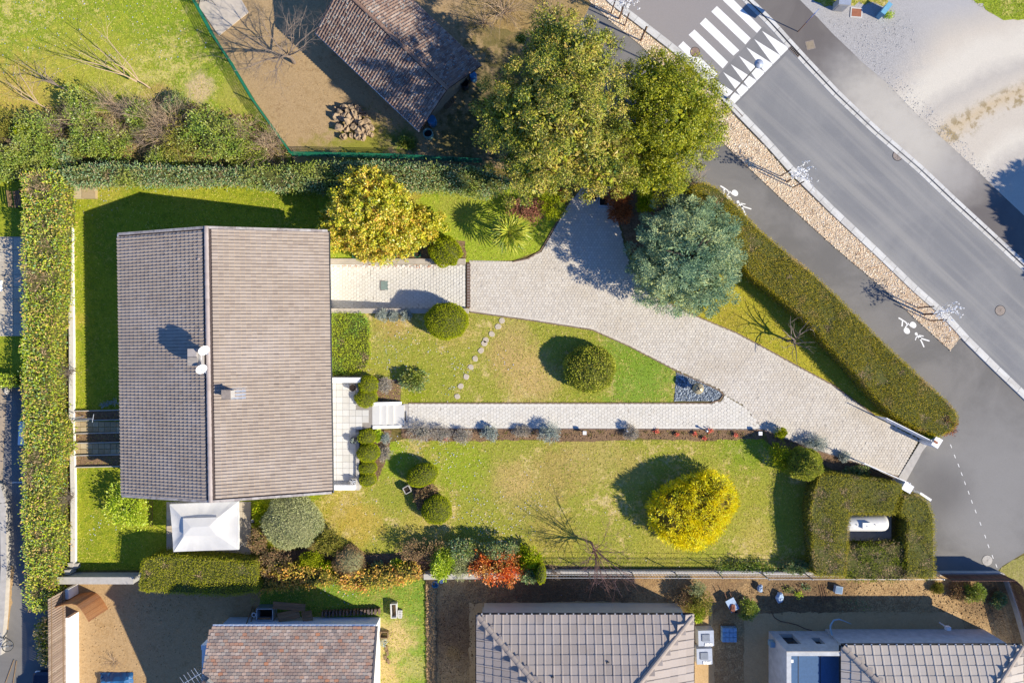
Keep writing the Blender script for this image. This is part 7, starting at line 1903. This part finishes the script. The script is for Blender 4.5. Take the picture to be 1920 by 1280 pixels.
# ------------------------------------------------------------------ the far left: neighbour's terrace, bench, alley
tr = bpy.data.objects.new("neighbour_terrace", None); col.objects.link(tr); tr['kind'] = 'structure'; ORG[tr] = np.zeros(3)
M['tan_slab'] = piece_mat("tan_terrace_slab", [A(216, 198, 172), A(224, 208, 184), A(208, 190, 164)], 'object', None, 1, 6, .9, .08)
b = MB(); b.prism(WP([(-60, 444), (70, 444), (70, 630), (-60, 630)])[::-1], 0, .03); b.build("base", M['joint'], tr)
for i in range(8):
    for j in range(8):
        xa, ya, _ = W(-52 + i * 15.7, 446 + j * 23); b = MB(); b.box((xa + .28, ya - .42, .045), (.56, .83, .05)); b.build("slab", M['tan_slab'], tr)
def bench(px, py, rot, label, mat):
    x, y, _ = W(px, py, .5); o = thing("bench", label, "bench", (x, y, 0)); c, s_ = math.cos(rot), math.sin(rot)
    def L2(u, v): return (x + u * c - v * s_, y + u * s_ + v * c)
    for i in range(4): b = MB(); q = L2((i - 1.5) * .12, 0); b.box((*q, .45), (.10, 1.15, .03), rot); b.build("seat_slat", mat, o)
    for i in range(3): b = MB(); q = L2(-.30 - .03 * i, 0); b.box((*q, .58 + .12 * i), (.03, 1.15, .09), rot); b.build("back_slat", mat, o)
    for u in (-.25, .2):
        for v in (-.5, .5): b = MB(); q = L2(u, v); b.box((*q, .22), (.05, .05, .44), rot); b.build("leg", M['dark_metal'], o)
bench(31, 373, math.radians(8), "weathered wooden bench between the tall laurel hedge and the far left lawn", M['wood'])
wall("neighbour_wall", "low pale wall above the far left lawn", [(-60, 333), (40, 334)], .22, 0, .3, M['concrete'])
wall("neighbour_wall", "white wall strip along the alley near the bicycle", [(2, 905), (13, 940), (15, 1060), (11, 1140), (4, 1222)], .42, 0, .4, M['concrete'])
o = thing("paving_slab", "small white slab lying on the far left terrace", "slab", W(2, 536)); x, y, _ = W(2, 536); b = MB(); b.box((x, y, .09), (.3, .75, .04)); b.build("slab", M['white_plastic'], o)
sheet("alley_step", [(-40, 722), (12, 722), (4, 905), (-40, 905)], .03, solid("tan_pave", A(190, 168, 142), .95, var=.15, scale=2), z0=0)
o = thing("boulder", "pale grey boulder at the shaded alley's upper end", "boulder", W(16, 732)); x, y, _ = W(16, 732); b = MB(); b.ell((x, y, .12), (.16, .28, .22), 10, 6, .2, 3); b.build("stone", M['concrete'], o)
o = thing("garden_table", "pale blue-grey panel standing in the alley's shade beside the laurel hedge", "panel", W(40, 812)); x, y, _ = W(41, 812, .6); b = MB(); b.box((x, y, .62), (.42, 1.6, .05), -.06); b.build("top_panel", M['white_plastic'], o)
for dx, dy in ((-.15, .7), (.15, .7), (-.15, -.7), (.15, -.7)): b = MB(); b.box((x + dx, y + dy, .3), (.04, .04, .6)); b.build("leg", M['grey_metal'], o)
o = thing("kerb_bar", "thin pale bar across the shaded alley", "bar", W(33, 904)); b = MB(); b.tube([W(23, 904, .4), W(44, 904, .4)], .03, 4); b.build("rod", M['zinc'], o)
# bicycle lying against the wall
M['bike'] = solid("bike_grey", A(190, 196, 205), .35, .4)
def bicycle(px, py, rot, label):
    base = np.array(W(px, py)); o = thing("bicycle", label, "bicycle", tuple(base)); f = np.array([math.cos(rot), math.sin(rot), 0]); up = unit((.42 * f[1], -.42 * f[0], .9)); sd = np.cross(f, up)
    def at(u, v, s_=0): return base + f * u + up * v + sd * s_ + np.array([0, 0, .02])
    for u in (-.53, .53):
        b = MB(); b.tube([at(u + .34 * math.cos(t), .34 + .34 * math.sin(t)) for t in np.linspace(0, 2 * math.pi, 21)], .022, 5); wh = b.build("wheel", M['black'], o)
        b = MB(); b.tube([at(u + .31 * math.cos(t), .34 + .31 * math.sin(t)) for t in np.linspace(0, 2 * math.pi, 17)], .010, 4)
        for k in range(8): t = k * math.pi / 4; b.tube([at(u, .34), at(u + .31 * math.cos(t), .34 + .31 * math.sin(t))], .005, 3)
        b.build("rim", M['bike'], wh)
    b = MB()
    for p, q in (((-.53, .34), (-.08, .32)), ((-.53, .34), (-.2, .85)), ((-.08, .32), (-.2, .92)), ((-.08, .32), (.36, .82)), ((-.18, .82), (.36, .88)), ((.34, .95), (.53, .34))): b.tube([at(*p), at(*q)], .022, 6)
    b.build("frame", M['bike'], o)
    b = MB(); b.tube([at(.32, 1.02, -.28), at(.36, 1.05, 0), at(.32, 1.02, .28)], .016, 5); b.build("handlebar", M['black'], o)
    b = MB(); q = at(-.22, .96); b.box(tuple(q), (.26, .13, .06), rot); b.build("saddle", M['black'], o)
    b = MB(); b.tube([at(-.08, .32, .08), at(-.08, .32, -.08)], .08, 10); b.tube([at(-.2, .22, .14), at(.04, .42, -.14)], .014, 4); b.build("crank", M['dark_metal'], o)
    b = MB(); b.tube([at(-.75, .72, -.1), at(-.3, .74, -.1)], .012, 4); b.tube([at(-.75, .72, .1), at(-.3, .74, .1)], .012, 4); b.build("rack", M['bike'], o)
bicycle(19, 1192, math.radians(-66), "grey bicycle leaning over beside the white alley wall")
for k, (a, c) in enumerate((((26, 1236), (10, 1280)), ((31, 1238), (24, 1282)))):
    o = thing("pole", ("left" if k == 0 else "right") + " thin dark pole of the pair lying at the alley's lower end", "pole", W(*a)); b = MB(); b.tube([W(*a, .04), W(*c, .04)], .03, 5); b.build("rod", M['wood'], o)
# parked car at the bottom edge
M['car'] = solid("car_paint", (.012, .02, .045), .25, .3, var=.05, spec=.6)
def car(px, py, rot, label):
    base = np.array(W(px, py)); o = thing("parked_car", label, "car", tuple(base)); c, s_ = math.cos(rot), math.sin(rot)
    def at(u, v, z): return (base[0] + u * c - v * s_, base[1] + u * s_ + v * c, z)
    def loft(secs, name, mat, parent, smooth=False):
        b = MB(); n = len(secs[0]); V = [at(*p) for q in secs for p in q]
        b.add(V, [(j * n + i, j * n + (i + 1) % n, (j + 1) * n + (i + 1) % n, (j + 1) * n + i) for j in range(len(secs) - 1) for i in range(n)] + [tuple(range(n - 1, -1, -1)), tuple(range((len(secs) - 1) * n, len(secs) * n))]); return b.build(name, mat, parent, smooth)
    def sec(u, w_, z0, z1, r=.12): return [(u, -w_ + r, z0), (u, -w_, z0 + r), (u, -w_, z1 - r), (u, -w_ + r, z1), (u, w_ - r, z1), (u, w_, z1 - r), (u, w_, z0 + r), (u, w_ - r, z0)]
    loft([sec(-2.05, .70, .35, .72), sec(-1.9, .83, .25, .85), sec(-1.0, .87, .22, .95), sec(.9, .87, .22, .97), sec(1.8, .84, .25, .98), sec(2.0, .76, .33, .9)], "body", M['car'], o)
    cb = loft([sec(-1.05, .74, .94, .98, .02), sec(-.45, .64, .94, 1.42), sec(.9, .64, .94, 1.45), sec(1.75, .68, .94, 1.0, .02)], "cabin", solid("car_glass", (.01, .012, .015), .08, spec=.7), o)
    loft([sec(-.42, .60, 1.40, 1.45, .02), sec(.95, .60, 1.42, 1.475, .02)], "roof", M['car'], cb)
    for u in (-1.3, 1.25):
        for v in (-.80, .80):
            b = MB(); b.tube([at(u, v - .1, .31), at(u, v + .1, .31)], .31, 16); wh = b.build("wheel", M['black'], o); b = MB(); b.tube([at(u, v - .105, .31), at(u, v + .105, .31)], .19, 12); b.build("rim", M['grey_metal'], wh)
    for v in (-.6, .6): b = MB(); q = at(-2.02, v, .62); b.box(q, (.1, .3, .14), rot); b.build("headlight", M['white_plastic'], o)
    for v in (-.93, .93): b = MB(); q = at(-.75, v, 1.0); b.box(q, (.1, .16, .12), rot); b.build("mirror", M['car'], o)
car(99, 1305, math.radians(-90), "dark blue parked car in the hedge's shade at the bottom edge")

# ------------------------------------------------------------------ sandy yard and junk behind the red roof
o = thing("tarp", "dark blue tarpaulin stretched over a pile at the bottom edge", "tarpaulin", W(222, 1275)); g = rng(90); b = MB(); nx = 12; V = []
for i in range(nx + 1):
    for j in range(nx + 1):
        x, y, _ = W(189 + 62 * i / nx, 1259 + 60 * j / nx); e = min(i, nx - i, j) / 2; V.append((x, y, .05 + .5 * min(1, e) + .04 * g.normal()))
b.addn(V, [(i * (nx + 1) + j, i * (nx + 1) + j + 1, (i + 1) * (nx + 1) + j + 1, (i + 1) * (nx + 1) + j) for i in range(nx) for j in range(nx)]); b.build("sheet", solid("tarp_blue", (.02, .10, .24), .5, var=.15), o)
bare_shrub("bramble", "small sprawling leafless bush in the sandy yard above the blue tarpaulin", 210, 1243, 20, .5, M['twig'], 451, n=16, depth=2, r0=.012)
def plank(px, py, sx, sy, rot, z, label, mat, th=.05, nm="plank", tilt=0.0, grp="boards leaning behind the red-roofed house"):
    x, y, _ = W(px, py, z); o = thing(nm, label, "board", (x, y, 0), grp); k = max(1, round(sy / .22)); b = None
    for i in range(k):
        off = (i - (k - 1) / 2) * sy / k; b = MB(); b.box((x - off * math.sin(rot), y + off * math.cos(rot), z + tilt * off), (sx, sy / k * .96, th), rot); b.build("board", mat, o)
    return o
M['board'] = piece_mat("old_board", [A(166, 128, 92), A(150, 116, 86), A(180, 142, 106)], 'object', None, 1, 10, .9, .2)
plank(542, 1136, 2.2, .5, math.radians(-5), .9, "long tan board on top of the junk behind the red-roofed house", M['board'])
plank(541, 1153, 1.5, .62, math.radians(12), .8, "ribbed brown board below the long tan board", M['board'])
plank(576, 1154, .7, .7, math.radians(10), .7, "square brown board right of the ribbed one", M['board'])
plank(494, 1161, .95, .3, math.radians(0), .6, "short orange-brown board in front of the dark cupboard", M['plank'])
o = thing("cupboard", "open dark cupboard frame among the junk behind the red-roofed house", "cupboard", W(496, 1152)); x, y, _ = W(496, 1152, .8)
for dx, dy, sx, sy in ((-.55, 0, .06, .8), (.55, 0, .06, .8), (0, .4, 1.16, .06), (0, -.4, 1.16, .06)): b = MB(); b.box((x + dx, y + dy, .4), (sx, sy, .8)); b.build("side_panel", M['zinc'], o)
b = MB(); b.box((x, y, .15), (1.05, .74, .06)); b.build("shelf", M['soil_pot'], o)
for k, (a, c, z) in enumerate((((474, 1136), (461, 1172), 1.2), ((478, 1140), (468, 1174), 1.0))):
    o = thing("timber", ("longer" if k == 0 else "shorter") + " thin brown timber leaning left of the dark cupboard", "timber", W(*a)); b = MB(); b.tube([W(*a, .1), W(*c, z)], .04, 4); b.build("beam", M['board'], o)
o = thing("cable_reel", "small white ring left of the dark cupboard", "reel", W(476, 1152)); x, y, _ = W(476, 1152, .5); b = MB(); b.tube([(x + .13 * math.cos(t), y + .13 * math.sin(t), .5) for t in np.linspace(0, 6.2832, 17)], .045, 6); b.build("coil", M['white_plastic'], o); b = MB(); b.cyl((x, y), .05, 0, .5, 8); b.build("core", M['black'], o)
o = thing("brick_row", "row of stacked roof tiles and battens along the red-roofed house's wall", "roof tiles", W(660, 1151))
mt_ = piece_mat("stacked_tile", [A(120, 104, 96), A(150, 116, 96), A(104, 96, 96)], 'object', None, 1, 10, .9, .2)
for i in range(17): x, y, _ = W(605 + 6.6 * i, 1150 - .3 * i, .3); b = MB(); b.box((x, y, .2), (.10 + .05 * (i % 2), .36, .38), .08 * ((i * 5) % 3 - 1)); b.build("tile_stack", mt_, o)
def tray(px, py, sx, sy, h, rot, label, cells=1):
    x, y, _ = W(px, py, h); o = thing("concrete_block", label, "block", (x, y, 0)); b = MB(); c, s_ = math.cos(rot), math.sin(rot)
    parts_ = [(0, sy / 2 - .03, sx, .06), (0, -sy / 2 + .03, sx, .06), (sx / 2 - .03, 0, .06, sy), (-sx / 2 + .03, 0, .06, sy)] + [(0, (i + 1) * sy / (cells + 1) - sy / 2, sx, .05) for i in range(cells)] + ([(0, 0, .05, sy)] if cells > 1 else [])
    for i, (u, v, wx, wy) in enumerate(parts_): b = MB(); b.box((x + u * c - v * s_, y + u * s_ + v * c, h / 2 + .001 * i), (wx, wy, h), rot); b.build("web", M['kerb'], o)
    b = MB(); b.box((x, y, .05), (sx - .1, sy - .1, .1), rot); b.build("fill", M['sand_yard'], o)
tray(738, 1145, .44, 1.0, .45, math.radians(3), "long pale trough of sand on the green plot", 0)
tray(750, 1151, .26, .55, .25, math.radians(0), "hollow concrete block beside the long pale trough", 2)
for k, (px, py) in enumerate(((725, 1214), (727, 1222), (724, 1232), (728, 1238))):
    x, y, _ = W(px, py); o = thing("timber_offcut", ["uppermost", "second", "third", "lowest"][k] + " wooden offcut lying against the red-roofed house's right wall", "offcut", (x, y, 0), "wooden offcuts by the red-roofed house"); b = MB(); b.box((x, y, .06), (.14, .36, .1), .1 * k); b.build("block", M['wood'], o)
o = thing("crate", "dark wire crate by the red-roofed house's upper right wall", "crate", W(720, 1190)); x, y, _ = W(720, 1190, .3)
for dx, dy, sx, sy in ((-.26, 0, .04, .4), (.26, 0, .04, .4), (0, .2, .56, .04), (0, -.2, .56, .04)): b = MB(); b.box((x + dx, y + dy, .16), (sx, sy, .32)); b.build("side_panel", M['wood'], o)
g = rng(93); o = thing("shrub", "small dark potted plant below the wire crate", "plant", W(720, 1202)); P = np.array(W(720, 1202, .2)) + g.normal(size=(70, 3)) * [.13, .13, .06] + [0, 0, .1]; b = MB(); b.leaves(P, g.normal(size=P.shape) + [0, 0, .4], .15, .06, g); b.build("foliage", L['bluegrey'], o)

# ------------------------------------------------------------------ soil yard: pallets, bags, bucket, pipes
def pallet_stack(px, py, label, top, h, wrap=True, seed=1):
    g = rng(seed); x, y, _ = W(px, py, h); o = thing("pallet_load", label, "pallet", (x, y, 0), "pallet loads beside the grey hip roof")
    for i in range(5): b = MB(); b.box((x + (i - 2) * .23, y, .11), (.17, 1.1, .03)); b.build("pallet_slat", M['wood'], o)
    for j in (-.45, 0, .45): b = MB(); b.box((x, y + j, .05), (1.12, .1, .09)); b.build("bearer", M['wood'], o)
    if wrap:
        b = MB(); b.box((x, y, .13 + (h - .13) / 2), (1.1, 1.1, h - .13), .03, .96); b.build("load", top, o)
        b = MB(); b.box((x - .02, y + .05, h + .03), (.52, .48, .06), .03); b.build("stack_top", solid("stack_grey", A(150, 156, 168), .6), o)
        b = MB(); V = []
        for i in range(9):
            for j in range(4): V.append((x - .1 + .07 * i, y - .52 + .07 * j, h + .02 + .03 * g.random()))
        b.addn(V, [(i * 4 + j, (i + 1) * 4 + j, (i + 1) * 4 + j + 1, i * 4 + j + 1) for i in range(8) for j in range(3)]); b.build("film", M['white_plastic'], o)
    else:
        for i in range(4):
            for j in range(3): b = MB(); b.box((x - .38 + .25 * i, y - .33 + .33 * j, .13 + (h - .13) / 2 + .02 * g.random()), (.23, .30, h - .13), .03 * g.normal()); b.build("pack", top, o)
M['wrap'] = solid("grey_film", A(205, 210, 222), .35, var=.1, spec=.5)
pallet_stack(1324, 1196, "film-wrapped pallet load nearest the grey roof's upper right corner", M['wrap'], .9, True, 1)
pallet_stack(1321, 1230, "film-wrapped pallet load just below the other wrapped one", M['wrap'], .9, True, 2)
pallet_stack(1368, 1190, "pale blue pallet of small packs in the shaded soil yard", solid("blue_packs", A(150, 185, 215), .5, var=.25, scale=7), .5, False, 3)
def bag(px, py, label, mat, seed, s_=.34):
    g = rng(seed); x, y, _ = W(px, py, .2); o = thing("plastic_bag", label, "bag", (x, y, 0)); b = MB(); b.ell((x, y, .16), (s_ * .8, s_ * 1.1, .22), 10, 6, .35, seed); b.build("sack", mat, o); b = MB(); b.ell((x + .05, y + s_ * .9, .25), (.1, .12, .14), 7, 4, .4, seed + 1); b.build("neck", mat, o)
M['bag'] = solid("pale_blue_bag", A(190, 210, 235), .4, var=.15)
bag(1425, 1103, "small crumpled white bag by the wire fence's height step", M['bag'], 11, .24); bag(1462, 1120, "bigger crumpled white bag in the shaded soil yard", M['bag'], 12, .34)
x, y, _ = W(1571, 1106, .35); o = thing("crate", "pale plastic crate with rounded end in the shaded soil yard", "crate", (x, y, 0))
b = MB(); b.box((x + .1, y, .17), (.48, .5, .34), -.15); b.build("tub", M['bag'], o); b = MB(); b.box((x + .1, y, .335), (.40, .42, .03), -.15); b.build("tub_inside", solid("tub_inside", A(120, 150, 180), .6), o)
x, y, _ = W(816, 1095, .25); o = thing("bucket", "small blue bucket beside the low stone boundary wall", "bucket", (x, y, 0)); b = MB(); b.lathe((x, y, 0), [(.17, 0), (.24, .3), (.21, .3), (.18, .12)], 14); b.build("pail", M['blue_plastic'], o); b = MB(); b.tube([(x - .23, y, .3), (x - .1, y + .16, .34), (x + .1, y + .16, .34), (x + .23, y, .3)], .012, 4); b.build("handle", M['grey_metal'], o)
bag(828, 1087, "white and red crumpled bag next to the small blue bucket", M['bag'], 13, .22)
x, y, _ = W(1372, 1132, .4); o = thing("wheelbarrow", "wheelbarrow with pale tray and reddish load beside the mixed shrub", "wheelbarrow", (x, y, 0))
b = MB(); b.box((x, y, .42), (.5, .7, .25), .5, 1.25); b.build("tray", M['bag'], o); b = MB(); b.ell((x + .02, y - .22, .52), (.2, .3, .16), 9, 5, .4, 4, lo=-.1); b.build("load", L['maroon'], o)
for s_ in (-.18, .18): b = MB(); b.tube([(x + s_ + .1, y - .3, .35), (x + s_ - .35, y + .85, .5)], .02, 5); b.build("handle", M['stake'], o)
b = MB(); b.tube([(x + .26, y - .55, .18), (x + .36, y - .5, .18)], .18, 12); b.build("wheel", M['black'], o)
o = thing("garden_hose", "thin brown hose snaking over the sand margin", "hose", W(1450, 1152)); b = MB(); pts = [(1446, 1146), (1452, 1157), (1464, 1164), (1480, 1167), (1495, 1171), (1510, 1178), (1522, 1181)]; b.tube([W(*p, .03) for p in pts], .03, 5); b.build("tube", solid("brown_hose", A(120, 82, 62), .6), o)
o = thing("conduit", "pale blue flexible conduit curling out of the concrete wall", "conduit", W(1560, 1182)); b = MB(); pts = [(1560, 1190, 1.3), (1557, 1180, 1.2), (1557, 1172, 1.0), (1563, 1162, .9), (1573, 1160, .8), (1582, 1163, .6), (1596, 1169, .4)]; b.tube([W(*p) for p in pts], [.06, .06, .06, .055, .05, .03, .02], 6); b.build("tube", solid("conduit_blue", A(170, 200, 215), .5), o)
for k in range(3):
    o = thing("bamboo_cane", ["left", "middle", "right"][k] + " cane of the three lying in the shaded soil yard", "cane", W(1537 + 5 * k, 1100)); b = MB(); b.tube([W(1536 + 4 * k, 1096, .05), W(1543 + 5 * k, 1128, .05)], .018, 4); b.build("rod", M['stake'], o)
x, y, _ = W(1770, 1172, .5); o = thing("downpipe_box", "white downpipe box at the sunlit corner of the concrete wall", "box", (x, y, 0)); b = MB(); b.box((x, y, .9), (.28, .24, .3)); b.build("hopper", M['white_plastic'], o); b = MB(); b.cyl((x, y), .05, 0, .8, 8); b.build("pipe", M['white_plastic'], o)
for k, (px, py, lb) in enumerate(((1497, 1113, "small green weed with yellow leaves in the shaded soil yard"), (1605, 1132, "sprawling green weed patch at the shaded soil's lower edge"), (1478, 1104, "dark teal plant between bag and canes"), (1510, 1101, "second dark teal plant beside the canes"))):
    g = rng(700 + k); n_ = 90; r = .18 if k != 1 else .5; P = np.array(W(px, py, .05)) + g.normal(size=(n_, 3)) * [r, r * .55, .04] + [0, 0, .06]; o = thing("weed", lb, "plant", W(px, py)); b = MB(); b.leaves(P, g.normal(size=P.shape) + [0, 0, .5], .14, .05, g); b.build("foliage", L['lime'] if k == 0 else L['laurel_dark'], o)
# soil clods and stones scattered over the bare yards
def clods(pts, n, mat, seed, r=.05, z=.02):
    g = rng(seed); q = fill(WP(pts), n, g); b = MB(); k = 5
    a = g.random((n, 1)) * 6.28; rr = r * (.4 + g.random((n, 1)) ** 2 * 1.6); V = []
    for i in range(k): V.append(np.concatenate([q + rr * np.concatenate([np.cos(a + i * 1.257), np.sin(a + i * 1.257)], 1), np.full((n, 1), z)], 1))
    V.append(np.concatenate([q + rr * .2 * g.normal(size=(n, 2)), z + rr * .9], 1))
    V = np.stack(V, 1).reshape(-1, 3); base = np.arange(n)[:, None] * 6
    b.v.append(V); b.n = len(V)
    for i in range(k): b.f.append(base + np.array([[i, (i + 1) % k, 5]])); b.mi.append(np.zeros(n, int))
    o = b.build("soil_clods", mat); o['kind'] = 'stuff'
clods([(818, 1092), (1190, 1092), (1190, 1128), (896, 1128), (890, 1290), (818, 1290)], 1500, M['yard_soil'], 1, .035)
clods([(1400, 1092), (1870, 1095), (1890, 1200), (1780, 1150), (1400, 1150)], 1500, M['yard_soil'], 2, .03)
clods([(799, 1085), (816, 1085), (816, 1290), (802, 1290)], 700, M['sand_yard'], 3, .09, .1)
clods([(150, 1100), (480, 1120), (440, 1280), (150, 1280)], 900, M['sand_yard'], 4, .03)
clods([(380, 20), (545, 280), (900, 290), (1000, 100), (700, 240), (560, 60)], 500, M['barn_yard'], 5, .022)
clods([(1268, 697), (1265, 751), (1340, 750), (1352, 738), (1310, 713)], 1500, leaf_mat("slate_chip", F((110, 118, 126), (150, 158, 166), (84, 92, 102), (190, 196, 202), k=1.2), None, 1, 0), 6, .045, .02)
clods(CHIP_L[1:] + CHIP_R[:-1], 12000, leaf_mat("wood_chip", F((255, 236, 210), (248, 222, 190), (236, 204, 168), (255, 246, 228), (214, 178, 142), k=1.25), None, 1, 0), 7, .032, .05)
clods([(1540, 30), (1600, 45), (1700, 20), (1720, 80), (1650, 110), (1740, 200), (1870, 330), (1850, 340), (1700, 200), (1600, 95)], 1600, leaf_mat("lot_stone", F((214, 208, 202), (190, 184, 180), (235, 230, 224), (170, 166, 164), k=1.0), None, 1, 0), 8, .022, .105)
clods(BED, 900, M['soil'], 9, .04, .015)
g = rng(95)
flowers([(640, 496), (850, 496), (850, 502), (640, 502)], 120, 12, mat=L['rust'], zb=-.15, r=.03)
